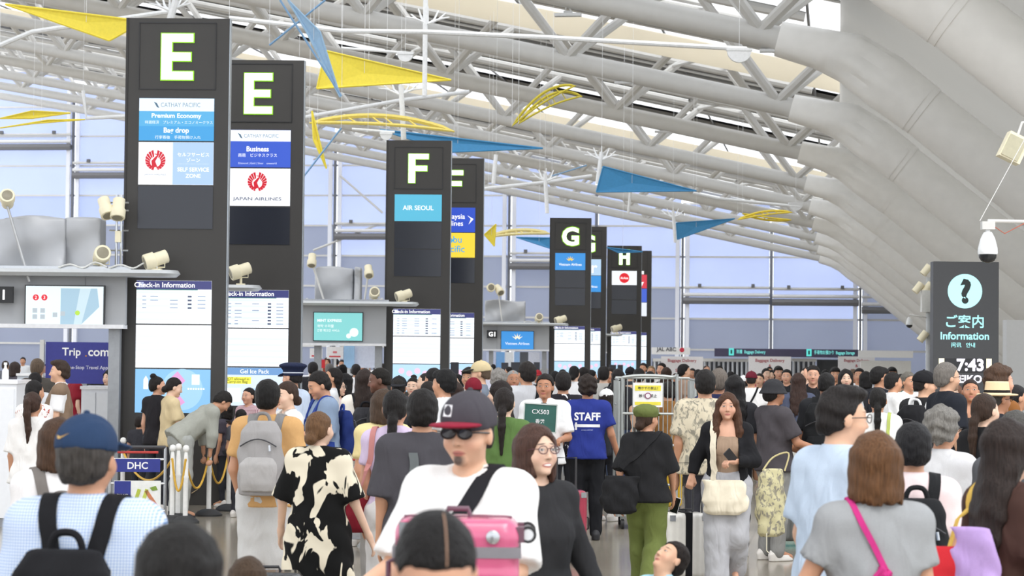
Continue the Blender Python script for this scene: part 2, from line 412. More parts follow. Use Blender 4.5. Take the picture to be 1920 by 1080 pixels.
def tower(px, ytop, d, letter_, lab, screens, lower, first):
    p = at(px, ytop, d); root = empty('sign_tower', (p.x, d, 0), -math.radians(1.5))
    tag(root, lab, 'sign tower', 'dark check-in sign towers')
    ht = p.z
    body = MB().box((0, 0, ht/2), (2*TW, TT, ht)).build('body', TOWER, root)
    MB().box((TW+.004, 0, ht/2), (.012, TT*.9, ht)).build('edge_strip', mat('#aeb6bd', .3, metal=.5), root)
    MB().box((-TW+.015, -TT/2-.004, ht/2), (.03, .012, ht)).build('edge_strip', mat('#2e2c2b', .5), root)
    fr = MB()
    for x in (-.485, .485): fr.box((x, -TT/2-.005, 5.66), (.012, .012, .84))
    for z in (5.24, 6.08): fr.box((0, -TT/2-.005, z), (.98, .012, .012))
    fr.build('letter_frame', BEZEL, root)
    lx = {'E': 0, 'F': 0, 'G': 0, 'H': 0}[letter_]
    if letter_ in LET:
        m = MB(); block(m, [(a-.014, b+.014, c-.014, e+.014) for a, b, c, e in LET[letter_]], 0, .02); L = m.build('letter_rim', LEDG, root); L.location = (0, -TT/2-.008, 5.65)
        m = MB(); block(m, LET[letter_], 0, .03); L = m.build('letter', LEDW, root); L.location = (0, -TT/2-.012, 5.65)
    else:
        letter(letter_, root, 0, 5.65, None, .64, -TT/2-.014, LEDG, .05, name='letter_rim'); letter(letter_, root, 0, 5.65, None, .58, -TT/2-.018, LEDW, .03, name='letter')
    for k, fn in enumerate(screens):
        z1 = 5.13 - .556*k; z0 = z1 - .55; fn(root, z0, z1)
    scr_info(root, 2.27, 2.825, True, lower[0], first); scr_info(root, 1.715, 2.265, False, 0, first+1)
    lower[1](root, 1.15, 1.71)
    return root
def off(par, z0, z1): return scr(par, z0, z1, OFFSCR)
def cathay_pe(par, z0, z1):
    s = scr(par, z0, z1, E_('#57aee0', .95)); band(s, -.475, .475, z1-.17, z1-.008, '#e2eef8'); band(s, -.475, .475, z0+.008, z0+.19, '#3f9cd8')
    tline(s, 'CATHAY PACIFIC', .05, z1-.09, .055, '#7d96aa', .5); MB().prism([(-.29, z1-.05), (-.25, z1-.12), (-.22, z1-.13), (-.25, z1-.07)], Y1-.001, Y1).build('emblem', E_('#55748c', .8), s)
    tline(s, 'Premium Economy', 0, z1-.235, .075, '#ffffff', .63, 1.2, .02); tline(s, '特選経済　プレミアム・エコノミークラス', .03, z1-.31, None, '#eef8ff', .86)
    tline(s, 'Bag drop', 0, z0+.13, .085, '#ffffff', None, 1.2, .02); tline(s, '行李寄艙　手荷物預け入れ', .02, z0+.05, None, '#eef8ff', .58)
def jal_self(par, z0, z1):
    s = scr(par, z0, z1, E_('#f2f6fb', 1.05)); band(s, -.04, .475, z0+.008, z1-.008, '#a9c6ec')
    bird_emblem(s, -.26, (z0+z1)/2+.04, .13, Y1-.001); tline(s, 'JAL', -.25, z0+.2, .035, '#ffffff', None, 1, .02, Y1-.004); tline(s, 'JAPAN AIRLINES', -.26, z0+.13, .028, '#8a8f99', .28)
    tline(s, 'セルフサービス', .22, z1-.16, None, '#ffffff', .4, 1.2); tline(s, 'ゾーン', .22, z1-.23, None, '#ffffff', .17, 1.2)
    tline(s, 'SELF SERVICE', .22, z0+.2, None, '#ffffff', .4, 1.2, .01); tline(s, 'ZONE', .22, z0+.12, .05, '#ffffff', None, 1.2, .01); band(s, .01, .42, z0+.268, z0+.273, '#dce8f8')
def cathay_b(par, z0, z1):
    s = scr(par, z0, z1, E_('#3a5ccb', .95)); band(s, -.475, .475, z1-.17, z1-.008, '#eef4fc')
    tline(s, 'CATHAY PACIFIC', .05, z1-.09, .055, '#7d96aa', .5); MB().prism([(-.29, z1-.05), (-.25, z1-.12), (-.22, z1-.13), (-.25, z1-.07)], Y1-.001, Y1).build('emblem', E_('#55748c', .8), s)
    tline(s, 'Business', 0, z1-.28, .075, '#ffffff', .32, 1.2, .02); tline(s, '商務　ビジネスクラス', 0, z1-.37, None, '#f2f6ff', .56, 1.1); tline(s, 'Diamond | Gold | Silver    oneworld', 0, z0+.06, None, '#dbe5ff', .55)
def jal(par, z0, z1):
    s = scr(par, z0, z1, E_('#f4f7fb', 1.05)); bird_emblem(s, 0, (z0+z1)/2+.08, .14, Y1-.001); tline(s, 'JAL', 0, z0+.23, .04, '#ffffff', None, 1, .02, Y1-.004)
    tline(s, 'JAPAN AIRLINES', 0, z0+.1, .06, '#56607e', .7, .7, .01)
def plain(c, txt=None, tc='#ffffff', w=.7, extra=None, b=.01):
    def fn(par, z0, z1):
        s = scr(par, z0, z1, E_(c, .95))
        if txt: tline(s, txt, 0, (z0+z1)/2 - (.09 if extra == 'lotus' else 0), None, tc, w, 1.1, b)
        if extra == 'lotus': lotus(s, 0, (z0+z1)/2 + .02, .16, Y1-.001)
        if extra == 'disc':
            disc(MB(), 0, (z0+z1)/2, .19, Y1-.001, 28).build('emblem', E_('#e01e2c', .95), s); letter('AirAsia', s, 0, (z0+z1)/2, .3, .09, Y1-.004, E_('#ffffff', 1.2), .01)
        if extra == 'split': band(s, -.475, .475, z0+.01, (z0+z1)/2, '#e8f0fa')
        if extra == 'kite':
            MB().prism([(.3, (z0+z1)/2+.1), (.44, (z0+z1)/2+.02), (.33, (z0+z1)/2-.1), (.38, (z0+z1)/2+.02)], Y1-.001, Y1).build('emblem', E_('#ffffff', 1), s)
        if extra == 'bird': MB().prism([(-.2, (z0+z1)/2+.06), (.05, (z0+z1)/2+.15), (0, (z0+z1)/2+.09), (-.1, (z0+z1)/2+.04)], Y1-.001, Y1).build('emblem', E_('#4aa7d8', 1), s)
    return fn
def ad_blue(par, z0, z1):
    s = scr(par, z0, z1, E_('#8cc4f2', .95)); zc_ = (z0+z1)/2
    m = MB(); disc(m, .12, zc_+.02, .26, Y1+.0005, 30, Y1+.0012); m.build('picture_disc', E_('#a9d6f7', .95), s)
    m = MB(); m.prism([(-.09, zc_+.1), (.06, zc_+.25), (.16, zc_+.13), (.01, zc_-.02)], Y1-.001, Y1); m.prism([(.06, zc_-.02), (.16, zc_-.14), (.08, zc_-.2), (-.04, zc_-.1)], Y1-.001, Y1); m.build('picture_shape', E_('#e9a9dd', .9), s)
    MB().prism([(-.37, zc_+.02), (-.31, zc_+.02), (-.31, zc_+.14), (-.34, zc_+.19), (-.37, zc_+.14)], Y1-.001, Y1).build('emblem', E_('#ffffff', 1), s)
    band(s, .24, .34, zc_+.08, zc_+.21, '#eef6ff', 1, Y1-.001); m = MB()
    for q in range(7): disc(m, .2+q*.032, zc_+.03, .012, Y1-.001, 8)
    m.build('picture_dot', E_('#ffffff', 1), s)
def ad_notice(par, z0, z1):
    s = scr(par, z0, z1, E_('#dbe9f7', 1)); band(s, -.475, .475, z1-.11, z1-.008, '#7aa6da', .9); tline(s, 'Gel Ice Pack', 0, z1-.06, .06, '#ffffff', None, 1.1, .01)
    band(s, -.44, -.05, z1-.24, z1-.14, '#f6ee5a', 1); tline(s, 'NOT allowed in', -.25, z1-.17, None, '#66742a', .34, .7, .01, Y1-.002); tline(s, 'Carry-on Bag', -.25, z1-.215, None, '#66742a', .3, .7, .01, Y1-.002)
    band(s, -.44, -.2, z0+.06, z0+.26, '#f6fbff', 1, Y1-.001); band(s, -.1, .4, z0+.06, z0+.26, '#bcd8f2', 1, Y1-.001)
def ad_pale(par, z0, z1):
    s = scr(par, z0, z1, E_('#b9ddf8', 1)); m = MB()
    for q in range(5): disc(m, -.3+q*.16, z1-.14-.05*(q % 2), .06, Y1-.001, 12)
    m.build('picture_dot', E_('#f4cfe6', 1), s)
vn = lambda: plain('#3d93dd', 'Vietnam Airlines', w=.72, extra='lotus')
D1 = 28.3
tower(336, 36, D1, 'E', 'tallest dark sign tower lit E, showing Premium Economy bag drop screen', [cathay_pe, jal_self, off], (4, ad_blue), 11)
tower(487, 114, D1*1.14, 'E', 'dark sign tower lit E, showing blue Business class and white airline screens', [cathay_b, jal, off], (7, ad_notice), 21)
tower(786, 264, D1*1.595, 'F', 'dark sign tower lit F with one teal screen and two dark ones', [plain('#58b9d8', 'AIR SEOUL', w=.62), off, off], (7, ad_pale), 31)
tower(852, 297, D1*1.735, 'F', 'dark sign tower lit F, half hidden, with blue and yellow screens', [plain('#2c4fc4', 'malaysia\nairlines', w=.5, extra='kite'), plain('#f4d53c', 'cebu\npacific', '#3b9bd0', .5, 'bird'), off], (7, ad_pale), 41)
tower(1070, 409, D1*2.5, 'G', 'dark sign tower lit G with a blue lotus screen', [vn(), off, off], (6, ad_pale), 51)
tower(1101, 425, D1*2.66, 'G', 'narrow dark sign tower mostly hidden behind the G tower', [plain('#b8d4ee', 'Air'), vn(), off], (6, ad_pale), 61)
tower(1171, 461, D1*3.02, 'H', 'dark sign tower lit H with a red disc on a white screen', [plain('#f2f5f8', None, extra='disc'), off, off], (6, ad_pale), 71)
tower(1191, 470, D1*3.16, 'H', 'rearmost sign tower, hidden behind the H tower, with a red screen', [plain('#d8404f', 'T'), plain('#4a67d0', '7'), plain('#e8eef8', None)], (6, ad_pale), 81)
# ================================================================== CHECK-IN ISLANDS
FASC = mat('#a9abae', 0.5, var=0.03, scale=2); SLAB = mat('#c6c9cb', 0.35, var=0.03, metal=.2)
def island(xtip, ytop, d, xleft, xfas, yf0, yf1, lab_c, lab_f, depth=.55):
    p = at(xtip, ytop, d); q = at(xleft, ytop, d); zt = p.z
    root = empty('counter_canopy', (p.x, d, 0)); tag(root, lab_c, 'canopy', 'canopies over the check-in counters')
    L = p.x - q.x; th = .085
    def outline(y0, y1, ins):
        pts = [(-L, y0+ins)]; R = (y1-y0)/2
        for k in range(13):
            a = -math.pi/2 + math.pi*k/12; pts.append((-R*.7 + (R*.7-ins)*math.cos(a), (y0+y1)/2 + (R-ins)*math.sin(a)))
        return pts + [(-L, y1-ins)]
    m = MB(); rings = [outline(0, depth, .05), outline(0, depth, 0), outline(0, depth, .03)]; zz = [zt-th, zt-th*.5, zt]; n = len(rings[0])
    vs = [(x, y, z) for rg, z in zip(rings, zz) for x, y in rg]; fs = [tuple(range(n))[::-1], tuple(range(2*n, 3*n))]
    for k in range(2):
        for j in range(n): fs.append((k*n+j, k*n+(j+1) % n, (k+1)*n+(j+1) % n, (k+1)*n+j))
    m.add(vs, fs).build('canopy_slab', SLAB, root, True)
    r_ = MB(); r_.box((-L/2-.3, .25, zt+.02), (L-.6, .12, .04)); r_.build('light_track', CHROME, root)
    # fascia behind the slab edge
    f = at(xfas, yf0, d+.35); f2 = at(xfas, yf1, d+.35); fx = f.x
    fr = MB().box(((q.x+fx)/2, d+.4, (zt-th+f2.z)/2), (fx-q.x, .12, zt-th-f2.z)).build('fascia_panel', FASC)
    tag(fr, lab_f, 'fascia')
    MB().box(((q.x+fx)/2, d+.36, f2.z-.02), (fx-q.x, .3, .05)).build('lower_rail', mat('#e6e7ea', .35), fr)
    k = q.x + 1.2
    while k < fx - .3:
        MB().box((k, d+.337, (zt-th+f2.z)/2), (.008, .01, zt-th-f2.z-.02)).build('panel_joint', mat('#8a8c90', .5), fr); k += 1.5
    for xx in (fx - .15, (q.x+fx)/2 - .4):
        MB().box((xx, d+.5, f2.z/2), (.14, .14, f2.z)).build('post', mat('#9ea1a5', .4, metal=.3), fr)
    return root, zt
isl = {}
isl['E'] = island(332, 506, 27.6, -260, 236, 524, 610, 'rounded grey canopy in front of the tallest E tower, spotlights on top', 'grey fascia with map screen beside the tallest E tower')
isl['E2'] = island(487, 534, 31.6, 330, 340, 545, 612, 'grey canopy tip in front of the second E tower', 'grey fascia just behind the tallest E tower')
isl['F'] = island(785, 566, 44.3, 540, 724, 580, 645, 'grey canopy running up to the teal screened F tower', 'grey fascia with mint coloured screen beside the F tower')
isl['G'] = island(1067, 606, 70.0, 860, 1030, 616, 656, 'grey canopy running up to the G sign tower', 'grey fascia with a small G1 sign and blue screen')
isl['H'] = island(1168, 626, 84.7, 1095, 1138, 632, 660, 'small grey canopy tip in front of the H tower', 'short grey fascia between the G and H towers')
def wall_screen(name, x0, y0, x1, y1, d, m, lab, cat, t=.06):
    a, b = at(x0, y0, d), at(x1, y1, d); root = empty(name, ((a.x+b.x)/2, d, b.z)); tag(root, lab, cat)
    w, h = b.x-a.x, a.z-b.z
    MB().box((0, t/2+.002, h/2), (w+.03, t, h+.03)).build('housing', BEZEL, root)
    s = MB().box((0, -.002, h/2), (w, .006, h)).build('display', m, root)
    return root, s, w, h
r, s, w, h = wall_screen('map_screen', 49, 536, 193, 614, 27.85, E_('#dfeef4', 1.05), 'wall screen showing a pale floor map with red number dots', 'screen')
m = MB(); m.prism([(-.05*w, .03*h), (.2*w, .03*h), (.45*w, .5*h), (.42*w, .95*h), (-.05*w, .95*h)], -.007, -.006); m.build('map_area', E_('#a9c9dc', .9), s)
m = MB(); m.prism([(.12*w, .05*h), (.22*w, .05*h), (.34*w, .95*h), (.2*w, .95*h)], -.009, -.008); m.build('map_area', E_('#c9dfe9', .95), s)
m = MB(); [m.box((xx*w, -.009, zz*h), (.06*w, .002, .11*h)) for xx, zz in ((-.38, .4), (-.28, .4), (-.38, .25), (-.28, .25), (-.12, .3), (-.02, .33))]; m.build('map_block', E_('#b9c4cc', .9), s)
for k, xx in enumerate((-.37, -.26)):
    disc(MB(), xx*w, .72*h, .075*h, -.01, 18).build('map_marker', E_('#e0283a', .95), s); letter('23'[k], s, xx*w, .72*h, None, .08*h, -.013, E_('#ffffff', 1.2))
disc(MB(), .17*w, .35*h, .06*h, -.011, 18).build('map_marker', E_('#b7dd4c', .95), s)
r, s, w, h = wall_screen('advert_screen', 589, 586, 679, 639, 44.6, E_('#86d3d2', .95), 'mint coloured wall screen left of the F tower', 'screen')
letter('MINT EXPRESS', s, -.18*w, .72*h, .5*w, None, -.007, E_('#ffffff', 1.1), .01); letter('위탁 수하물', s, -.26*w, .52*h, .34*w, None, -.007, E_('#ffffff', 1)); letter('간편 체크인 서비스', s, -.2*w, .36*h, .46*w, None, -.007, E_('#ffffff', 1))
m = MB(); disc(m, .33*w, .3*h, .16*h, -.006, 20); disc(m, .22*w, .17*h, .09*h, -.007, 14); m.build('picture_disc', E_('#e9f6f4', 1), s)
r, s, w, h = wall_screen('airline_screen', 940, 621, 1000, 655, 70.3, E_('#3d93dd', .95), 'blue lotus airline screen on the fascia beside the G1 sign', 'screen')
lotus(s, 0, .55*h, .35*h, -.006, '#fff3d0'); letter('Vietnam Airlines', s, 0, .32*h, .75*w, None, -.007, E_('#ffffff', 1.1))
def plate(name, x0, y0, x1, y1, d, col, txt, lab, cat, tc='#ffffff', te=1.3, bold=.03, frac=.6, t=.05):
    a, b = at(x0, y0, d), at(x1, y1, d); w, h = b.x-a.x, a.z-b.z
    o = MB().box((0, t/2, h/2), (w, t, h)).build(name, mat(col, .5)); o.location = ((a.x+b.x)/2, d, b.z); tag(o, lab, cat)
    if txt: letter(txt, o, 0, h/2, None, frac*h, -.004, E_(tc, te), bold)
    return o
plate('counter_number_sign', -10, 537, 24, 568, 27.8, '#26272a', '1', 'small black sign with a white 1 left of the map screen', 'sign')
plate('counter_number_sign', 913, 619, 932, 634, 70.2, '#26272a', 'G1', 'small black G1 sign on the fascia left of the G tower', 'sign')
# ---- lower zone of the E island: banner, counters
zs = at(150, 700, 33).z
a, b = at(86, 641, 33), at(212, 720, 33); w, h = b.x-a.x, a.z-b.z
o = MB().box((0, .03, h/2), (w, .06, h)).build('advert_banner', mat('#3c3f92', .5)); o.location = ((a.x+b.x)/2, 33, b.z); tag(o, 'purple travel booking banner under the canopy, left of the tallest E tower', 'banner')
for t, xx, c in (('Trip', -.12, '#ffffff'), ('com', .28, '#ffffff')): letter(t, o, xx*w, h*.74, None, .25*h if t == 'Trip' else .15*h, -.004, mat(c, .5, var=0), .02)
MB().box((.095*w, -.004, h*.67), (.02*w, .003, .025*h)).build('lettering', mat('#f4a62a', .5), o)
letter('Your One-Stop Travel App', o, .02*w, h*.38, .8*w, None, -.004, mat('#e6e6f6', .5, var=0), .005)
MB().box((-w*.5-.05, 0, h*.4), (.06, .08, h*1.3)).build('banner_post', STEEL2, o); MB().box((-w*.5-.05, 0, -b.z/2), (.06, .08, b.z)).build('banner_post', STEEL2, o); MB().box((w*.5+.05, 0, -b.z/2), (.06, .08, b.z)).build('banner_post', STEEL2, o); MB().box((w*.5+.05, 0, h*.4), (.06, .08, h*1.3)).build('banner_post', STEEL2, o)
def counter(x0, x1, ytop, d, lab, depth=.7, n=2, col='#eceef2', parts=True):
    a, b = at(x0, ytop, d), at(x1, ytop, d); w, h = b.x-a.x, a.z
    root = empty('check_in_counter', ((a.x+b.x)/2, d+depth/2, 0)); tag(root, lab, 'counter')
    M_ = mat(col, .35, var=.02)
    MB().box((0, 0, (h-.04)/2), (w-.03, depth-.05, h-.04)).build('cabinet', M_, root)
    MB().box((0, 0, h-.02), (w, depth, .04)).build('worktop', mat('#f6f7fa', .25), root)
    for k in range(n):
        ww = (w-.06)/n; MB().box((-w/2+.03+ww*(k+.5), -depth/2+.02, h*.5), (ww-.02, .03, h*.88)).build('front_panel', M_, root)
    MB().box((0, -depth/2+.03, .05), (w-.05, .03, .1)).build('plinth', mat('#8e9096', .5), root)
    return root
counter(150, 236, 724, 30.0, 'white check-in counter beside the tallest E tower', n=3)
counter(-60, 33, 712, 24.5, 'white kiosk counter at the left edge with a bottle on top', n=1)
counter(30, 150, 700, 36.5, 'long pale back counter behind the vest wearing clerk', n=4, col='#cdd3da')
b0 = at(8, 712, 24.7); bt = MB().lathe([(.035, 0), (.038, .02), (.036, .1), (.015, .13), (.012, .16), (.02, .165), (.018, .19)], 14).build('pump_bottle', mat('#f2f5f2', .3), smooth=True); bt.location = (b0.x, 24.75, b0.z); tag(bt, 'white pump bottle standing on the kiosk counter', 'bottle')
# far counters of the F and G islands
counter(578, 660, 700, 47.0, 'pale check-in counter under the mint screen', n=4); counter(660, 724, 700, 47.0, 'pale check-in counter just left of the F tower', n=3)
counter(910, 1028, 690, 72.0, 'pale check-in counter under the G1 sign', n=5)
for (x0, y0, x1, y1, d, c, lab) in ((581, 653, 604, 672, 47.3, '#f4f2f4', 'white notice with red print left of the F tower, the smaller of two'), (613, 650, 643, 673, 47.3, '#fbf7f7', 'white notice with red print left of the F tower, the wider of two'), (645, 648, 664, 690, 47.5, '#a9d0f2', 'pale blue panel under the mint screen'), (664, 648, 716, 690, 47.6, '#dfe4f5', 'pale lavender panel under the mint screen')):
    o = plate('notice_board', x0, y0, x1, y1, d, c, None, lab, 'notice')
    MB().box((0, .07, (.1-o.location.z)/2), (.05, .04, o.location.z+.1)).build('stand', STEEL2, o)
    if 'red' in lab:
        w = at(x1, y1, d).x - at(x0, y0, d).x; MB().box((0, -.003, .05), (w*.7, .004, .03)).build('print_line', mat('#d9434a', .5), o); MB().box((0, -.003, .14), (w*.25, .004, .04)).build('print_mark', mat('#e07a80', .5), o)
for k, (x0, x1, c) in enumerate(((912, 930, '#cfd8f0'), (930, 946, '#7fb4ea'), (948, 962, '#f0f3fa'), (964, 974, '#9fc4ee'), (975, 990, '#5b5d63'), (991, 1012, '#e3e6f4'), (1014, 1027, '#d8ddee'))):
    plate('back_panel', x0, 660, x1, 700, 73.0, c, None, ['lavender', 'blue', 'white', 'pale blue', 'dark grey', 'ivory white', 'grey lavender'][k] + ' back wall panel behind the G1 counter', 'panel')
for k, (x0, x1, y) in enumerate(((845, 860, 679), (940, 953, 680), (958, 975, 679), (1001, 1012, 679), (1142, 1155, 684), (1158, 1168, 684))):
    o = plate('kiosk_monitor', x0, y, x1, y+22, 48.5 if k == 0 else (69.0 if k < 4 else 84.0), '#3a3d46', None, ['dark kiosk monitor between the two F towers', 'dark kiosk monitor under the G1 sign, leftmost of three', 'wide dark kiosk monitor under the G1 sign, middle of three', 'dark kiosk monitor just left of the G tower', 'dark kiosk monitor left under the H screens', 'small dark kiosk monitor in front of the H screens'][k], 'monitor')
    MB().box((0, .05, -.45), (.06, .06, .9)).build('stand', DKGREY, o); MB().box((0, .05, -o.location.z+.01), (.3, .3, .02)).build('base', DKGREY, o); MB().box((0, .05, -.45-o.location.z/2+.2), (.05, .05, max(.1, o.location.z-.5))).build('stand', DKGREY, o)
o = plate('red_pennant', 599, 674, 609, 690, 52.0, '#c9242f', None, 'small red guide board held above the distant heads', 'sign'); MB().tube([(0, .02, .1), (0, .02, -o.location.z)], .012, 6).build('stick', STEEL2, o)
# ================================================================== BAGGAGE DELIVERY GATES AT THE END
DG = 118.0
def gate_board(x0, x1, y0, y1, d, col, lab, cat='board', name='gate_board'):
    return plate(name, x0, y0, x1, y1, d, col, None, lab, cat, t=.15)
o = gate_board(1340, 1612, 653, 671, DG, '#4a4660', 'long dark purple sign band over the baggage gates', 'sign band', 'gate_lintel')
w = at(1612, 653, DG).x - at(1340, 653, DG).x; h = at(0, 653, DG).z - at(0, 671, DG).z
for xx, t1, ww in ((-.385, '到着  Baggage Delivery', .2), (.15, '手荷物お預かり  Baggage Storage', .28)):
    MB().box((xx*w, -.01, h*.5), (.035*w, .01, h*.75)).build('pictogram', E_('#5fd8d0', 1), o); MB().box((xx*w, -.02, h*.5), (.012*w, .01, h*.4)).build('pictogram', mat('#24504f', .5), o)
    letter(t1, o, (xx+.035)*w + ww*w/2, h*.5, ww*w, h*.5, -.012, E_('#7fe6e0', 1), .01)
for k, (x0, x1, tx) in enumerate(((1240, 1318, 1), (1404, 1483, 1), (1572, 1640, 0))):
    o = gate_board(x0, x1, 668, 720, DG-1-k*.3, '#eceaec', ['white baggage delivery board, leftmost of three', 'white baggage delivery board, middle of three', 'white baggage delivery board, rightmost of three'][k])
    w = at(x1, 0, DG).x - at(x0, 0, DG).x; h = at(0, 668, DG).z - at(0, 720, DG).z
    letter('Baggage Delivery', o, 0, h*.82, .68*w, None, -.02, mat('#b0404a', .5, var=0), .01); letter('&', o, 0, h*.64, None, h*.1, -.02, mat('#b0404a', .5, var=0), .01); letter('Storage', o, 0, h*.46, .32*w, None, -.02, mat('#b0404a', .5, var=0), .01)
o = gate_board(1222, 1294, 651, 665, DG-2, '#f4f4f6', 'white sign strip with a red dot, left of the purple band', 'sign'); w = at(1294, 0, DG).x-at(1222, 0, DG).x; letter('JAL ABC', o, -.12*w, .24, .5*w, None, -.02, mat('#55565e', .5, var=0), .02); disc(MB(), .28*w, .24, .12, -.02).build('emblem', mat('#d2344a', .5), o)
gate_board(1610, 1712, 657, 671, DG-3, '#fbfbfd', 'bright white awning box right of the purple band', 'awning', 'awning_box')
gate_board(1614, 1708, 676, 720, DG-2.5, '#eeedea', 'plain white hoarding under the awning box')
gate_board(1532, 1572, 674, 720, DG+.8, '#3a3c40', 'dark shuttered opening between the baggage boards', 'shutter', 'dark_shutter')
for k, (x0, x1) in enumerate(((1318, 1404), (1484, 1530), (1224, 1240))):
    a, b = at(x0, 672, DG+.5), at(x1, 672, DG+.5); root = empty('slatted_screen', ((a.x+b.x)/2, DG+.5, 0)); w = b.x-a.x
    tag(root, ['silver slatted screen between the first two baggage boards', 'silver slatted screen right of the middle baggage board', 'narrow silver slatted screen left of the first baggage board'][k], 'screen')
    MB().box((0, .3, a.z/2), (w, .05, a.z)).build('backing', mat('#4a4d55', .5), root); MB().box((0, -.1, a.z-.08), (w, .2, .16)).build('head_rail', STEEL2, root)
    n = max(2, int(w/.24))
    for q in range(n): MB().tube([(-w/2 + w*(q+.5)/n, 0, 0), (-w/2 + w*(q+.5)/n, 0, a.z-.1)], .07, 8).build('slat', mat('#c4c7cc', .35, metal=.4), root, True)
# ================================================================== INFORMATION SIGN
DI = 35.0
p0, p1 = at(1750, 490, DI), at(1873, 490, DI); root = empty('information_sign', ((p0.x+p1.x)/2, DI, 0)); tag(root, 'dark information pylon with a lit question mark and a clock', 'sign')
W_ = p1.x-p0.x; Hh = p0.z; s = W_/122
MB().box((0, .12, Hh/2), (W_, .24, Hh)).build('body', mat('#434447', .45, var=.03), root)
zz = lambda y: Hh - (y-490)*s
xx = lambda x: (x-1812)*s
cy = E_('#a9f1f4', 1.2)
disc(MB(), xx(1810), zz(545), 32*s, -.004, 40).build('round_lamp', E_('#b9f6f8', 1.15), root)
letter('?', root, xx(1811), zz(545), None, 47*s, -.01, mat('#26302f', .6, var=0), .05, name='question_mark')
letter('ご案内', root, xx(1810), zz(601), 70*s, None, -.006, cy, .015); letter('Information', root, xx(1810), zz(628), 90*s, None, -.006, cy, .02); letter('问讯   안내', root, xx(1807), zz(645), 44*s, None, -.006, cy, .01)
MB().box((xx(1812), -.004, zz(683)), (98*s, .01, 26*s)).build('clock_display', mat('#1c1c20', .3), root)
letter('7:43', root, xx(1820), zz(682), 50*s, None, -.014, E_('#f6f2ff', 2), .03, name='clock_digits')
for q in (1767, 1855): MB().box((xx(q), -.006, zz(682)), (10*s, .012, 24*s)).build('clock_lamp', E_('#fbf6d8', 1.2), root)
letter('SEIKO', root, xx(1816), zz(708), 52*s, 15*s, -.006, E_('#f6f2ff', 1.5), .03)
# ================================================================== PEOPLE: implicit-surface modeller
def surfnet(Vv, xs, ys, zs):
    ins = Vv < 0
    nx, ny, nz = Vv.shape
    c = [ins[i:nx-1+i, j:ny-1+j, k:nz-1+k] for i in (0, 1) for j in (0, 1) for k in (0, 1)]
    s = np.zeros((nx-1, ny-1, nz-1), np.int8)
    for q in c: s += q
    act = np.argwhere((s > 0) & (s < 8))
    if len(act) == 0: return np.zeros((0, 3)), np.zeros((0, 4), int)
    I, J, K = act.T
    offs = [(i, j, k) for i in (0, 1) for j in (0, 1) for k in (0, 1)]
    val = np.stack([Vv[I+o[0], J+o[1], K+o[2]] for o in offs], 1)
    px = np.stack([xs[I+o[0]] for o in offs], 1); py = np.stack([ys[J+o[1]] for o in offs], 1); pz = np.stack([zs[K+o[2]] for o in offs], 1)
    acc = np.zeros((len(act), 3)); cnt = np.zeros(len(act))
    for a in range(8):
        for b in range(a+1, 8):
            if sum(abs(offs[a][q]-offs[b][q]) for q in range(3)) != 1: continue
            va, vb = val[:, a], val[:, b]; m = (va < 0) != (vb < 0)
            t = np.where(m, va/np.where(m, va-vb, 1), 0)
            acc[:, 0] += m*(px[:, a]+t*(px[:, b]-px[:, a])); acc[:, 1] += m*(py[:, a]+t*(py[:, b]-py[:, a])); acc[:, 2] += m*(pz[:, a]+t*(pz[:, b]-pz[:, a])); cnt += m
    verts = acc/cnt[:, None]
    idx = -np.ones((nx-1, ny-1, nz-1), int); idx[I, J, K] = np.arange(len(act))
    F = []
    for ax in range(3):
        n = [nx, ny, nz]
        sl0 = [slice(1, n[q]-1) for q in range(3)]; sl1 = list(sl0)
        sl0[ax] = slice(0, n[ax]-1); sl1[ax] = slice(1, n[ax])
        a, b = ins[tuple(sl0)], ins[tuple(sl1)]
        e = np.argwhere(a != b)
        if len(e) == 0: continue
        flip = a[tuple(e.T)]
        off = np.array([1 if q != ax else 0 for q in range(3)]); e = e + off
        u, v = [(1, 2), (2, 0), (0, 1)][ax]
        def cell(du, dv):
            q = e.copy(); q[:, u] -= du; q[:, v] -= dv; return idx[q[:, 0], q[:, 1], q[:, 2]]
        quad_ = np.stack([cell(1, 1), cell(0, 1), cell(0, 0), cell(1, 0)], 1)
        quad_[~flip] = quad_[~flip][:, ::-1]
        F.append(quad_)
    F = np.concatenate(F) if F else np.zeros((0, 4), int)
    return verts, F[(F >= 0).all(1)]
def axis(lo, hi, step, fine=()):
    out = [lo]
    while out[-1] < hi:
        x = out[-1]; st = step
        for a, b, f in fine:
            if a - f <= x <= b: st = min(st, f)
            elif x < a < x + st: st = min(st, max(a - x, f))
        out.append(x + st)
    return np.array(out)
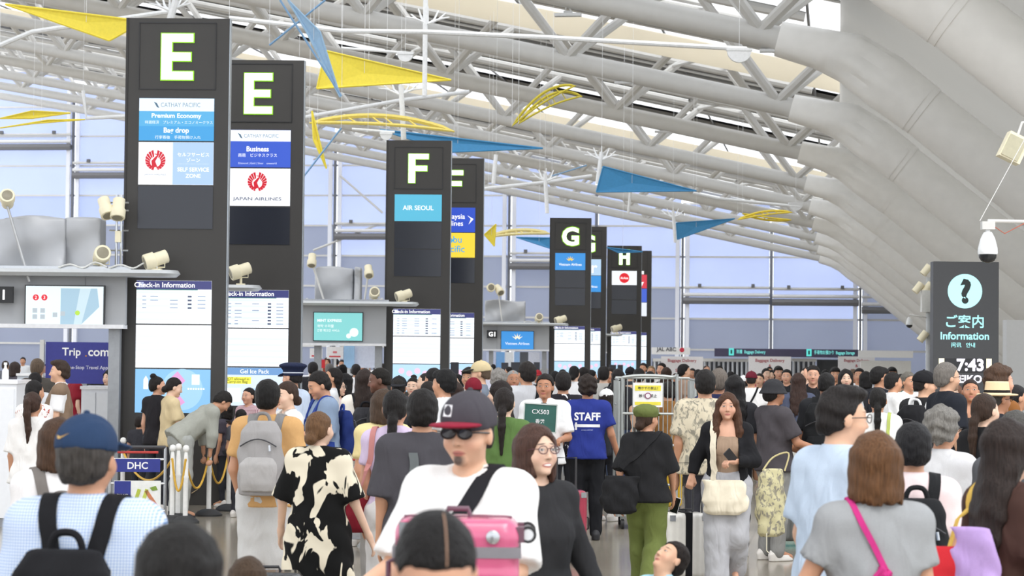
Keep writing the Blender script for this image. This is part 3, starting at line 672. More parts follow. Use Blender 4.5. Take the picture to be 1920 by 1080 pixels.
class SDF:
    def __init__(self, lo, hi, step, fx=(), fy=(), fz=()):
        self.xs, self.ys, self.zs = axis(lo[0], hi[0], step, fx), axis(lo[1], hi[1], step, fy), axis(lo[2], hi[2], step, fz)
        self.V = np.full((len(self.xs), len(self.ys), len(self.zs)), 0.5, np.float32)
        self.M = None; self.Mi = None
    def frame(self, M=None):
        self.M = M; self.Mi = None if M is None else M.inverted()
    def sub(self, lo, hi, pad):
        if self.M is not None:
            cs = [self.M @ Vector((x, y, z)) for x in (lo[0], hi[0]) for y in (lo[1], hi[1]) for z in (lo[2], hi[2])]
            lo = [min(c[i] for c in cs) for i in range(3)]; hi = [max(c[i] for c in cs) for i in range(3)]
        sl = []
        for ax, l, h in zip((self.xs, self.ys, self.zs), lo, hi):
            a = max(0, np.searchsorted(ax, l - pad) - 1); b = min(len(ax), np.searchsorted(ax, h + pad) + 1); sl.append(slice(a, max(b, a)))
        sl = tuple(sl)
        X, Y, Z = np.meshgrid(self.xs[sl[0]], self.ys[sl[1]], self.zs[sl[2]], indexing='ij', sparse=self.M is None)
        if self.M is not None:
            m = self.Mi; X, Y, Z = (m[0][0]*X+m[0][1]*Y+m[0][2]*Z+m[0][3], m[1][0]*X+m[1][1]*Y+m[1][2]*Z+m[1][3], m[2][0]*X+m[2][1]*Y+m[2][2]*Z+m[2][3])
        return sl, X, Y, Z
    def put(self, sl, d, k, op):
        a = self.V[sl]
        if op == 'sub':
            d = -d; h = np.clip(0.5 - 0.5*(d - a)/k, 0, 1) if k else (a > d); self.V[sl] = (d*(1-h) + a*h + k*h*(1-h)) if k else np.maximum(a, d)
        elif op == 'int': self.V[sl] = np.maximum(a, d)
        else:
            if k: h = np.clip(0.5 + 0.5*(d - a)/k, 0, 1); self.V[sl] = d*(1-h) + a*h - k*h*(1-h)
            else: self.V[sl] = np.minimum(a, d)
    def ell(self, c, r, k=0.02, op='add', rot=None):
        R = max(r) if rot else None
        lo = [c[i]-(R or r[i]) for i in range(3)]; hi = [c[i]+(R or r[i]) for i in range(3)]
        sl, X, Y, Z = self.sub(lo, hi, k + 0.03)
        x, y, z = X-c[0], Y-c[1], Z-c[2]
        if rot: ca, sa = math.cos(rot), math.sin(rot); y, z = y*ca + z*sa, -y*sa + z*ca     # about x
        k0 = np.sqrt((x/r[0])**2 + (y/r[1])**2 + (z/r[2])**2); k1 = np.sqrt((x/r[0]**2)**2 + (y/r[1]**2)**2 + (z/r[2]**2)**2) + 1e-6
        self.put(sl, k0*(k0-1)/k1, k, op)
    def cone(self, a, b, ra, rb, k=0.02, op='add', flat=1.0):
        R = max(ra, rb); lo = [min(a[i], b[i])-R for i in range(3)]; hi = [max(a[i], b[i])+R for i in range(3)]
        sl, X, Y, Z = self.sub(lo, hi, k + 0.03)
        d = [b[i]-a[i] for i in range(3)]; L = sum(q*q for q in d) + 1e-9
        t = np.clip(((X-a[0])*d[0] + (Y-a[1])*d[1] + (Z-a[2])*d[2])/L, 0, 1)
        self.put(sl, np.sqrt((X-a[0]-t*d[0])**2 + ((Y-a[1]-t*d[1])/flat)**2 + (Z-a[2]-t*d[2])**2)*1.0 - (ra + (rb-ra)*t), k, op)
    def chain(self, pts, rs, k=0.01):
        for i in range(len(pts)-1): self.cone(pts[i], pts[i+1], rs[i], rs[i+1], k)
    def prof(self, zz, rx, ry, yc=None, xc=0.0, k=0.02, op='add', wr=0.0, ph=0.0, ex=2.0):
        lo = [xc-max(rx)-.01, min(yc or [0])-max(ry)-.01, zz[0]]; hi = [xc+max(rx)+.01, max(yc or [0])+max(ry)+.01, zz[-1]]
        sl, X, Y, Z = self.sub(lo, hi, k + 0.03)
        a = np.interp(Z, zz, rx); b = np.interp(Z, zz, ry); c = np.interp(Z, zz, yc) if yc else 0
        x, y = np.abs((X-xc)/a), np.abs((Y-c)/b)
        d = ((x**ex + y**ex)**(1/ex) - 1)*np.minimum(a, b)
        if wr: d = d + wr*(np.sin(Z*38 + X*30 + ph + 2*np.sin(Y*20)) * 0.5 + np.sin(Z*17 - X*44 + ph*2 + 1.7*np.sin(Z*9 + Y*30))*0.5)
        self.put(sl, np.maximum(d, np.maximum(zz[0]-Z, Z-zz[-1])), k, op)
    def clip(self, fn, M=None):          # keep where fn <= 0, evaluated everywhere
        self.frame(M); sl, X, Y, Z = self.sub([-9]*3, [9]*3, 0); self.V = np.maximum(self.V, fn(X, Y, Z)).astype(np.float32); self.frame()
    def noise(self, amp, f, seed=0):
        X, Y, Z = np.meshgrid(self.xs, self.ys, self.zs, indexing='ij', sparse=True); r = random.Random(seed)
        p = [r.random()*6 for _ in range(6)]
        self.V = self.V + amp*(np.sin(X*f+p[0]+2*np.sin(Y*f*.7+p[1]))*np.sin(Y*f*.9+p[2])*1.0 + np.sin(Z*f*1.1+p[3]+1.5*np.sin(X*f*.6+p[4]))*.8).astype(np.float32)
    def mesh(self, smooth_it=1):
        v, f = surfnet(self.V, self.xs, self.ys, self.zs)
        me = bpy.data.meshes.new('mesh'); me.vertices.add(len(v)); me.vertices.foreach_set('co', v.astype(np.float32).ravel())
        me.loops.add(len(f)*4); me.loops.foreach_set('vertex_index', f.astype(np.int32).ravel())
        me.polygons.add(len(f)); me.polygons.foreach_set('loop_start', np.arange(0, len(f)*4, 4, dtype=np.int32))
        me.polygons.foreach_set('use_smooth', np.ones(len(f), bool)); me.update(calc_edges=True)
        return me, v
# ------------------------------------------------------------------ skeleton (1.70 m person facing +Y)
HC = (0.0, 0.0, 1.575)                   # head centre, neutral
PIV = Vector((0, -0.012, 1.46))          # neck pivot
POSES = {
 'stand': {},
 'stand2': dict(rw=(.245, .06, .87), re=(.235, -.04, 1.10), lw=(-.20, .10, .88), le=(-.225, -.02, 1.09)),
 'walk': dict(rk=(.085, .17, .50), ra=(.08, .20, .10), lk=(-.08, .03, .47), la=(-.075, -.28, .17), rw=(.22, -.10, .86), re=(.225, -.09, 1.10), lw=(-.21, .20, .88), le=(-.225, .04, 1.09)),
 'walk2': dict(lk=(-.085, .17, .50), la=(-.08, .20, .10), rk=(.08, .03, .47), ra=(.075, -.28, .17), lw=(-.22, -.10, .86), le=(-.225, -.09, 1.10), rw=(.21, .20, .88), re=(.225, .04, 1.09)),
 'phone': dict(rw=(.09, .27, 1.17), re=(.22, .04, 1.10), lw=(-.07, .27, 1.14), le=(-.22, .04, 1.09), grip='both'),
 'phone_r': dict(rw=(.07, .26, 1.16), re=(.225, .03, 1.10), grip='r'),
 'phone_up': dict(rw=(.12, .22, 1.52), re=(.24, .13, 1.28)),
 'strap': dict(lw=(-.14, .16, 1.24), le=(-.26, .02, 1.13)),
 'hold': dict(rw=(.17, .25, 1.08), re=(.225, .02, 1.10), lw=(-.17, .25, 1.08), le=(-.225, .02, 1.10), grip='both'),
 'push': dict(rw=(.24, .36, 1.05), re=(.235, .10, 1.12), lw=(-.24, .36, 1.05), le=(-.235, .10, 1.12)),
 'bend': dict(lean=.9, rw=(.16, .37, 1.04), re=(.2, .19, 1.20), lw=(-.16, .37, 1.06), le=(-.2, .19, 1.20)),
 'pull_r': dict(rw=(.30, -.02, .98), re=(.26, -.05, 1.14), lw=(-.05, .24, 1.12), le=(-.235, .06, 1.12), rk=(.085, .10, .49), ra=(.08, .16, .09), lk=(-.08, .10, .47), la=(-.075, -.16, .17), grip='both'),
 'swing': dict(rw=(.33, .10, .86), re=(.25, .0, 1.10), lw=(-.30, .12, .88), le=(-.25, 0, 1.10)),
}
def skel(pose, sex):
    P = POSES[pose]; f = sex == 'f'; sw = .152 if f else .175
    J = dict(rs=(sw, -.008, 1.375), ls=(-sw, -.008, 1.375), re=(sw+.04, -.03, 1.10), le=(-sw-.04, -.03, 1.10), rw=(sw+.05, .03, .86), lw=(-sw-.05, .03, .86),
             rh=(.085, 0, .90), lh=(-.085, 0, .90), rk=(.095, .015, .49), lk=(-.095, .015, .49), ra=(.098, -.025, .085), la=(-.098, -.025, .085))
    for k, v in P.items():
        if k in J: J[k] = v
    lean = P.get('lean', 0)
    UB = Matrix.Translation((0, 0, .95)) @ Matrix.Rotation(-lean, 4, 'X') @ Matrix.Translation((0, 0, -.95))
    return J, UB, P
def headM(yaw, pitch, roll=0.0):         # yaw + = to the person's right, pitch + = up
    return Matrix.Translation(PIV) @ Matrix.Rotation(-yaw, 4, 'Z') @ Matrix.Rotation(pitch, 4, 'X') @ Matrix.Rotation(roll, 4, 'Y') @ Matrix.Translation(-PIV)
def put_head(S, M, k=1.0):
    S.frame(M @ Matrix.Translation(HC))
    S.ell((0, -.012, .035), (.074, .093, .088), .03); S.ell((0, .022, -.015), (.062, .070, .085), .03); S.ell((0, .026, -.058), (.050, .056, .042), .02)
    S.ell((0, .074, -.086), (.022, .020, .016), .02); S.ell((0, .076, .034), (.048, .012, .010), .015)
    for s in (-1, 1):
        S.ell((s*.031, .101, .013), (.019, .017, .011), .008, 'sub'); S.ell((s*.031, .0775, .013), (.0145, .0145, .0115), .003)
        S.ell((s*.077, -.006, -.004), (.010, .019, .031), .008); S.ell((s*.009, .094, -.026), (.009, .010, .007), .005); S.ell((s*.043, .055, -.025), (.024, .026, .024), .03)
    S.cone((0, .086, .016), (0, .104, -.021), .007, .0115, .008)
    S.ell((0, .084, -.0535), (.022, .012, .006), .005); S.ell((0, .083, -.063), (.019, .012, .007), .005)
    S.frame()
def hand(S, w, e, side, grip, M):
    """palm and five fingers continuing the forearm e -> w; grip curls the fingers"""
    S.frame(M); w, e = Vector(w), Vector(e); d = (w-e).normalized()
    ref = Vector((side, 0, 0)) if abs(d.x) < .7 else Vector((0, 0, 1))
    if grip: ref = Vector((0, 0, 1)) if abs(d.z) < .8 else Vector((0, 1, 0))
    n = (ref - d*ref.dot(d)).normalized()          # back of the hand
    s = d.cross(n).normalized()                    # across the palm
    if not grip and s.y*1.0 < 0: s = -s            # thumb forward
    if grip and s.x*side > 0: s = -s               # thumb inward
    q = lambda a, b, c: tuple(w + d*a + s*b + n*c)
    S.cone(q(-.01, 0, 0), q(.03, .0, 0), .024, .022, .015); 
    for b in (-.022, -.007, .008, .023): S.cone(q(.02, b*.8, 0), q(.085, b, 0), .013, .0105, .010)
    cur = .95 if grip else .35
    for b, L in ((.025, .062), (.0085, .072), (-.008, .068), (-.024, .053)):
        p0 = Vector(q(.085, b, 0)); p = p0; ang = 0; pts = [tuple(p0)]
        for frac, da in ((.45, cur*.8), (.32, cur), (.23, cur*.7)):
            ang += da; p = p + (d*math.cos(ang) - n*math.sin(ang))*L*frac + s*b*.03; pts.append(tuple(p))
        S.chain(pts, [.0095, .009, .0085, .0075], .003)
    S.chain([q(.022, .026, -.004), q(.052, .046, -.012), q(.078, .050 if not grip else .04, -.025 if not grip else -.035)], [.014, .0105, .008], .006)
    S.frame()
CACHE = {}
def body_mesh(sex, pose, yaw, pitch, res, hands):
    key = ('b', sex, pose, round(yaw, 2), round(pitch, 2), res, hands)
    if key in CACHE: return CACHE[key]
    J, UB, P = skel(pose, sex); HM = UB @ headM(yaw, pitch)
    step, hs, fs = {'hi': (.024, .0068, .0075), 'mid': (.028, .0105, .010), 'low': (.04, .018, .02)}[res]
    pts = [Vector(J[k]) if k[1] in 'hka' else UB @ Vector(J[k]) for k in J]; hc = HM @ Vector(HC); pts.append(hc)
    lo = [min(p[i] for p in pts)-.17 for i in range(3)]; hi = [max(p[i] for p in pts)+.17 for i in range(3)]; lo[2] = min(lo[2], -.01)
    fx, fy, fz = [(hc.x-.10, hc.x+.10, hs)], [(hc.y-.13, hc.y+.14, hs)], [(hc.z-.12, hc.z+.135, hs)]
    HD = []
    for sd, sg in (('r', 1), ('l', -1)):
        if hands:
            w, e = Vector(J[sd+'w']), Vector(J[sd+'e']); c = UB @ (w + (w-e).normalized()*.08)
            if hands == 'both' or hands == sd:
                fx.append((c.x-.08, c.x+.08, fs)); fy.append((c.y-.08, c.y+.08, fs)); fz.append((c.z-.09, c.z+.09, fs))
    S = SDF(lo, hi, step, fx, fy, fz); f = sex == 'f'
    S.frame(UB)
    S.ell((0, 0, 1.24), (.145 if f else .158, .095, .19), .04); S.ell((0, .005, 1.06), (.118 if f else .135, .09, .15), .05); S.ell((0, -.005, .94), (.158, .105, .12), .05)
    S.cone(J['rs'], J['ls'], .05, .05, .05); S.cone((0, -.02, 1.40), (0, -.008, 1.50), .050 if f else .056, .047 if f else .053, .03)
    for sd in 'rl': S.cone((0, -.02, 1.44), J[sd+'s'], .04, .045, .03)
    if f:
        for sg in (-1, 1): S.ell((sg*.062, .07, 1.225), (.058, .05, .058), .03)
    for sd in 'rl':
        S.frame(UB); a = .86 if f else 1.0
        S.cone(J[sd+'s'], J[sd+'e'], .047*a, .038*a, .03); S.cone(J[sd+'e'], J[sd+'w'], .039*a, .026*a, .02)
        S.frame(); S.cone(J[sd+'h'], J[sd+'k'], .083, .053, .05); S.cone(J[sd+'k'], J[sd+'a'], .052, .036, .03)
        kn, an = Vector(J[sd+'k']), Vector(J[sd+'a']); cm = kn.lerp(an, .3) + Vector((0, -.022, 0)); S.ell(tuple(cm), (.046, .046, .10), .03)
        S.cone(tuple(an), (an.x*1.1, an.y+.15, max(.035, an.z-.05)), .035, .028, .03)
        if res == 'low' or not hands: S.frame(UB); w, e = Vector(J[sd+'w']), Vector(J[sd+'e']); S.ell(tuple(w + (w-e).normalized()*.08), (.03, .04, .085 if abs((w-e).normalized().z) > .7 else .05), .02); S.frame()
        else: hand(S, J[sd+'w'], J[sd+'e'], 1 if sd == 'r' else -1, P.get('grip') in ('both', sd), UB)
    put_head(S, HM)
    me, v = S.mesh()
    Mi = np.array((HM @ Matrix.Translation(HC)).inverted()); hcv = (v @ Mi[:3, :3].T + Mi[:3, 3]).astype(np.float32)
    far = np.linalg.norm(hcv, axis=1) > .16; hcv[far] = (0, -.2, 0)
    at_ = me.attributes.new('hc', 'FLOAT_VECTOR', 'POINT'); at_.data.foreach_set('vector', hcv.ravel())
    CACHE[key] = (me, HM); return CACHE[key]
def shirt_mesh(sex, pose, res, sleeve, hem, fit, seed=0, neck='crew'):
    key = ('s', sex, pose, res, sleeve, hem, fit, seed if res == 'hi' else 0, neck)
    if key in CACHE: return CACHE[key]
    J, UB, P = skel(pose, sex); step = {'hi': .016, 'mid': .021, 'low': .034}[res]; f = sex == 'f'
    pts = [UB @ Vector(J[k]) for k in ('rs', 'ls', 're', 'le', 'rw', 'lw')] + [UB @ Vector((0, 0, hem)), UB @ Vector((0, 0, 1.48))]
    lo = [min(p[i] for p in pts)-.20 for i in range(3)]; hi = [max(p[i] for p in pts)+.20 for i in range(3)]
    S = SDF(lo, hi, step); g = fit; S.frame(UB); b = .93 if f else 1.0
    zz = [hem, .92, 1.06, 1.20, 1.31, 1.38, 1.425, 1.465]; rx = [.168+g*1.4, .165+g*1.1, .142*b+g, .160*b+g*.9, .172*b+g*.6, .150*b+g*.3, .085, .062]
    if f and hem < .7: rx[0] = .21+g
    ry = [.118+g, .118+g, .100+g, .108+g*.8+(.012 if f else 0), .098+g*.5, .085+g*.3, .070, .060]; yc = [0, 0, .004, .008 if not f else .016, 0, -.008, -.014, -.012]
    if hem > .92: i = [k for k in range(len(zz)) if zz[k] > hem]; zz = [hem] + [zz[k] for k in i]; rx = [rx[i[0]]] + [rx[k] for k in i]; ry = [ry[i[0]]] + [ry[k] for k in i]; yc = [0] + [yc[k] for k in i]
    wr = .0065 if res != 'low' else .003
    S.prof(zz, rx, ry, yc, wr=wr, ph=seed*1.7, k=.03, ex=2.3)
    if f and neck != 'vest':
        for sg in (-1, 1): S.ell((sg*.062, .078, 1.225), (.066, .060, .066), .03)
    S.cone(J['rs'], J['ls'], .058 + g*.4, .058 + g*.4, .03)
    for sd in 'rl': S.cone((0, -.022, 1.425), J[sd+'s'], .052, .056 + g*.3, .03)
    if sleeve > 0:
        torso = S.V.copy(); S.V[:] = .5
        for sd in 'rl':
            s_, e, w = (Vector(J[sd+q]) for q in 'sew'); a = .9 if f else 1.0
            r0 = .062*a + g*.5; t = min(sleeve, 1.0)
            keep = S.V.copy(); S.V[:] = .5; S.frame(UB)
            S.cone(tuple(s_ + Vector((-.02 if sd == 'r' else .02, 0, -.005))), tuple(s_.lerp(e, t)), r0, (.052*a + g*.8) if sleeve < 1.2 else .050*a+g*.4, .045)
            if sleeve > 1: S.cone(tuple(e), tuple(e.lerp(w, sleeve-1)), .050*a+g*.4, .038*a+g*.4, .03)
            t_end = s_.lerp(e, t) if sleeve <= 1 else e.lerp(w, sleeve-1); dr = ((e-s_) if sleeve <= 1 else (w-e)).normalized()
            S.clip(lambda X, Y, Z: (((X-t_end.x)*dr.x + (Y-t_end.y)*dr.y + (Z-t_end.z)*dr.z) if sleeve <= 1 else np.where((X-e.x)*dr.x + (Y-e.y)*dr.y + (Z-e.z)*dr.z > 0, (X-t_end.x)*dr.x + (Y-t_end.y)*dr.y + (Z-t_end.z)*dr.z, -1)), UB)
            S.V = np.minimum(S.V, keep)
        h = np.clip(.5 + .5*(S.V - torso)/.035, 0, 1); S.V = (S.V*(1-h) + torso*h - .035*h*(1-h)).astype(np.float32)
    S.frame(UB)
    if neck == 'low': S.ell((0, .10, 1.44), (.10, .10, .13), 0, 'sub')
    elif neck == 'open':
        S.frame(UB); S.prof([.3, 1.42], [.13, .085], [.30, .30], [.30, .30], k=0, op='sub', ex=8); S.ell((0, .035, 1.475), (.075, .09, .07), 0, 'sub')
    elif neck == 'vest': S.ell((0, .06, 1.46), (.07, .12, .12), 0, 'sub')
    elif neck == 'off': S.prof([1.33, 1.6], [.25, .25], [.2, .2], k=0, op='sub')
    elif neck == 'collar': S.prof([1.40, 1.475], [.078, .068], [.074, .066], [-.014, -.012], k=.008); S.ell((0, .075, 1.47), (.04, .05, .06), 0, 'sub')
    else: S.ell((0, .035, 1.475), (.064, .07, .045), 0, 'sub')
    S.frame()
    me, v = S.mesh(); CACHE[key] = me; return me
def pants_mesh(sex, pose, res, leg, fit, seed=0):
    key = ('p', sex, pose, res, leg, fit)
    if key in CACHE: return CACHE[key]
    J, UB, P = skel(pose, sex); step = {'hi': .02, 'mid': .026, 'low': .04}[res]
    pts = [Vector(J[k]) for k in J if k[1] in 'hka'] + [Vector((0, 0, 1.02))]
    lo = [min(p[i] for p in pts)-.2 for i in range(3)]; hi = [max(p[i] for p in pts)+.2 for i in range(3)]
    S = SDF(lo, hi, step); g = fit
    S.prof([.84, .94, 1.02], [.165+g, .168+g*.6, .145+g*.4], [.112+g, .116+g*.6, .100+g*.4], k=.04)
    for sg in (-1, 1): S.ell((sg*.075, -.055, .90), (.085, .075, .10), .04)
    S.ell((0, .0, .855), (.10, .11, .085), .03)
    for sd in 'rl':
        h, k_, a = (Vector(J[sd+q]) for q in 'hka'); r0, r1, r2 = .090+g, .060+g*1.1, .046+g*1.3
        if leg <= .5: e = h.lerp(k_, leg*2); S.cone(tuple(h), tuple(e), r0, r0+(r1-r0)*leg*2+.012, .04)
        else:
            S.cone(tuple(h), tuple(k_), r0, r1, .04); e = k_.lerp(a, (leg-.5)*2); S.cone(tuple(k_), tuple(e), r1, r2, .03)
    for sd in 'rl':
        if leg > .7: kn, an = Vector(J[sd+'k']), Vector(J[sd+'a']); cm = kn.lerp(an, .3) + Vector((0, -.022, 0)); S.ell(tuple(cm), (.058+g, .060+g, .12), .03)
    S.noise(.003, 45, 3)
    me, v = S.mesh(); CACHE[key] = me; return me
def skirt_mesh(res, hem, flare):
    key = ('k', res, hem, flare)
    if key in CACHE: return CACHE[key]
    S = SDF((-.4, -.4, hem-.05), (.4, .4, 1.1), {'hi': .014, 'mid': .02, 'low': .034}[res])
    S.prof([hem, .9, 1.03], [.17+flare, .17, .135], [.13+flare, .12, .10], wr=.008, k=.02); me, v = S.mesh(); CACHE[key] = me; return me
def shoe_mesh():
    if 'shoe' in CACHE: return CACHE['shoe']
    S = SDF((-.08, -.14, -.03), (.08, .24, .14), .009)
    S.prof([0, .03, .06], [.045, .044, .036], [.135, .13, .11], [.045, .042, .03], k=.02, ex=2.4); S.ell((0, -.03, .07), (.042, .055, .05), .03)
    S.clip(lambda X, Y, Z: -Z); me, v = S.mesh(); CACHE['shoe'] = me; return me
# ------------------------------------------------------------------ hair and headwear (head frame)
def hair_mesh(style, res, seed=0):
    key = ('h', style, res, seed if res == 'hi' else 0)
    if key in CACHE: return CACHE[key]
    st = {'hi': .0075, 'mid': .011, 'low': .018}[res]
    S = SDF((-.17, -.24, -.50), (.17, .17, .19), st) if style in ('long', 'longfront', 'ponytail', 'tail_low') else SDF((-.16, -.20, -.24), (.16, .17, .20), st)
    def hairline(t, back=-.07, front=.085, side=-.01):
        def fn(X, Y, Z):
            f = np.interp(Y, [-.12, -.06, -.03, .0, .022, .035, .06, .10], [back, back+.005, back*.55, side, .028, .055, front-.012, front]); return (f - Z)*t
        return fn
    if style in ('short', 'crop', 'tuft', 'curly', 'fringe', 'grey'):
        g = {'crop': -.004, 'short': .004, 'tuft': -.002, 'curly': .018, 'fringe': .008, 'grey': .004}[style]
        S.ell((0, -.017, .040), (.083+g, .101+g, .090+g*1.3), .02); S.ell((0, -.04, -.02), (.074+g, .075+g*.8, .07), .03)
        if style == 'tuft': S.ell((0, .02, .105), (.066, .078, .036), .03); 
        if style == 'fringe': S.ell((0, .055, .075), (.066, .05, .05), .02)
        S.clip(hairline(.8, -.075 if style != 'crop' else -.055, .062 if style == 'fringe' else .088))
        if style == 'curly': S.noise(.007, 85, seed)
        else: S.noise(.0018 if style != 'tuft' else .004, 110 if style != 'tuft' else 75, seed)
    elif style in ('bob', 'bob_tilt'):
        S.ell((0, -.014, .038), (.090, .106, .098), .03); S.prof([-.135, -.09, 0, .06], [.094, .104, .100, .085], [.085, .098, .100, .09], [-.025, -.02, -.015, -.015], k=.03)
        S.ell((0, .115, -.035), (.066, .105, .118), .01, 'sub'); S.ell((0, .02, -.13), (.05, .07, .08), 0, 'sub'); S.clip(lambda X, Y, Z: (-.128 + .010*np.sin(X*95+Y*60) + .006*np.sin(X*210-Y*170)) - Z); S.noise(.0022, 70, seed)
    elif style in ('long', 'longfront'):
        S.ell((0, -.014, .038), (.088, .106, .096), .03)
        S.prof([-.44, -.38, -.2, -.05, .05], [.06, .10, .115, .098, .086], [.022, .04, .055, .085, .09], [-.115, -.11, -.085, -.03, -.015], k=.03)
        if style == 'longfront':
            for sg in (-1, 1): S.chain([(sg*.072, .02, .03), (sg*.088, .025, -.07), (sg*.105, .055, -.20), (sg*.10, .085, -.36)], [.032, .034, .036, .018], .02)
        S.ell((0, .12, -.03), (.062, .11, .115), .008, 'sub'); S.clip(lambda X, Y, Z: (-.40 + .03*np.sin(X*75+Y*40) + .015*np.sin(X*190)) - Z); S.noise(.0028, 62, seed)
    elif style in ('ponytail', 'bun', 'tail_low', 'highbun'):
        S.ell((0, -.016, .038), (.081, .100, .091), .02); S.ell((0, -.04, -.015), (.074, .072, .07), .03); S.clip(hairline(.8, -.07, .080))
        if style == 'ponytail': S.chain([(0, -.10, .055), (0, -.145, .03), (0, -.155, -.08), (.01, -.14, -.22), (0, -.125, -.36)], [.03, .034, .036, .03, .010], .015)
        elif style == 'tail_low': S.chain([(0, -.09, -.03), (0, -.125, -.07), (0, -.135, -.18), (0, -.13, -.40)], [.03, .032, .032, .012], .015)
        elif style == 'highbun': S.ell((0, -.06, .13), (.042, .042, .036), .01)
        else: S.ell((0, -.105, -.055), (.046, .042, .044), .012); S.ell((.012, -.118, -.05), (.03, .03, .03), .005)
        S.noise(.0013, 110, seed)
    me, v = S.mesh(); CACHE[key] = me; return me
def hat_parts(kind):
    """list of (part name, mesh, colour slot)"""
    key = ('hat', kind)
    if key in CACHE: return CACHE[key]
    out = []
    if kind in ('cap', 'snapback', 'cap_back'):
        S = SDF((-.14, -.16, 0), (.14, .14, .19), .008); S.ell((0, -.012, .045), (.091, .108, .096 if kind != 'snapback' else .108), .01)
        if kind == 'snapback': S.ell((0, .03, .06), (.085, .07, .08), .02)
        S.clip(lambda X, Y, Z: (.026 - .12*Y) - Z); out.append(('crown', S.mesh()[0], 0))
        S = SDF((-.13, .03, -.03), (.13, .27, .1), .007); a = -.18 if kind != 'snapback' else .02
        S.ell((0, .105, .040), (.088, .098, .011), 0, 'add', a); S.clip(lambda X, Y, Z: .055 - Y); out.append(('visor', S.mesh()[0], 1))
        m = MB(); m.lathe([(.010, 0), (.009, .006), (.004, .009)], 10, (0, -.012, .14 if kind != 'snapback' else .152)); out.append(('button', m.mesh(True), 0))
    elif kind == 'newsboy':
        S = SDF((-.15, -.17, 0), (.15, .17, .18), .009); S.ell((0, -.02, .075), (.105, .122, .062), .03); S.ell((0, -.012, .045), (.09, .106, .05), .03); S.clip(lambda X, Y, Z: .02 - Z); S.noise(.002, 60, 2); out.append(('crown', S.mesh()[0], 0))
        S = SDF((-.1, .04, 0), (.1, .17, .09), .008); S.ell((0, .09, .045), (.07, .055, .010), 0, 'add', -.25); out.append(('visor', S.mesh()[0], 0))
    elif kind == 'bucket':
        S = SDF((-.18, -.19, -.03), (.18, .19, .19), .009); S.ell((0, -.012, .05), (.092, .108, .092), .01); S.prof([.0, .05], [.125, .095], [.142, .112], [-.012, -.012], k=.015); S.clip(lambda X, Y, Z: .002 - Z); out.append(('crown', S.mesh()[0], 0))
    elif kind == 'straw':
        S = SDF((-.2, -.22, 0), (.2, .22, .2), .009); S.prof([.045, .15], [.093, .078], [.108, .095], [-.012, -.012], k=.01); S.ell((0, -.012, .172), (.012, .07, .03), .02, 'sub'); S.ell((0, -.012, .045), (.15, .175, .012), .015); out.append(('crown', S.mesh()[0], 0))
        S = SDF((-.14, -.15, .03), (.14, .13, .12), .008); S.prof([.052, .085], [.0965, .091], [.1115, .106], [-.012, -.012], k=.004); out.append(('hat_band', S.mesh()[0], 1))
    elif kind == 'beanie':
        S = SDF((-.14, -.15, 0), (.14, .14, .19), .009); S.ell((0, -.012, .045), (.090, .107, .105), .01); S.clip(lambda X, Y, Z: .02 - Z); out.append(('crown', S.mesh()[0], 0))
    elif kind == 'officer':
        S = SDF((-.16, -.18, 0), (.16, .18, .19), .009); S.prof([.02, .075, .12], [.088, .09, .125], [.104, .106, .145], [-.012, -.012, -.012], k=.01); S.ell((0, -.01, .12), (.125, .145, .035), .01); out.append(('crown', S.mesh()[0], 0))
        S = SDF((-.11, .04, 0), (.11, .2, .09), .007); S.ell((0, .09, .035), (.08, .07, .008), 0, 'add', -.35); out.append(('visor', S.mesh()[0], 0))
        S = SDF((-.13, -.15, .02), (.13, .14, .09), .007); S.prof([.045, .06], [.092, .093], [.108, .109], [-.012, -.012], k=.004); out.append(('hat_band', S.mesh()[0], 1))
    CACHE[key] = out; return out
def glasses_mesh(thick=.0022, rx=.024, rz=.018):
    key = ('g', thick, rx)
    if key in CACHE: return CACHE[key]
    m = MB(); l = MB()
    for s in (-1, 1):
        ring = [(s*.032 + rx*math.cos(a), .106 - .004*abs(math.cos(a)), .012 + rz*math.sin(a)) for a in [2*math.pi*k/20 for k in range(21)]]
        m.tube(ring, thick, 6); m.tube([(s*(.031+rx), .103, .016), (s*.078, .085, .016), (s*.081, -.01, .008), (s*.079, -.03, -.012)], thick, 6)
        l.add([(p[0], p[1], p[2]) for p in ring[:-1]], [tuple(range(20))])
    m.tube([(-.010, .106, .016), (0, .109, .019), (.010, .106, .016)], thick, 6)
    CACHE[key] = (m.mesh(True), l.mesh()); return CACHE[key]
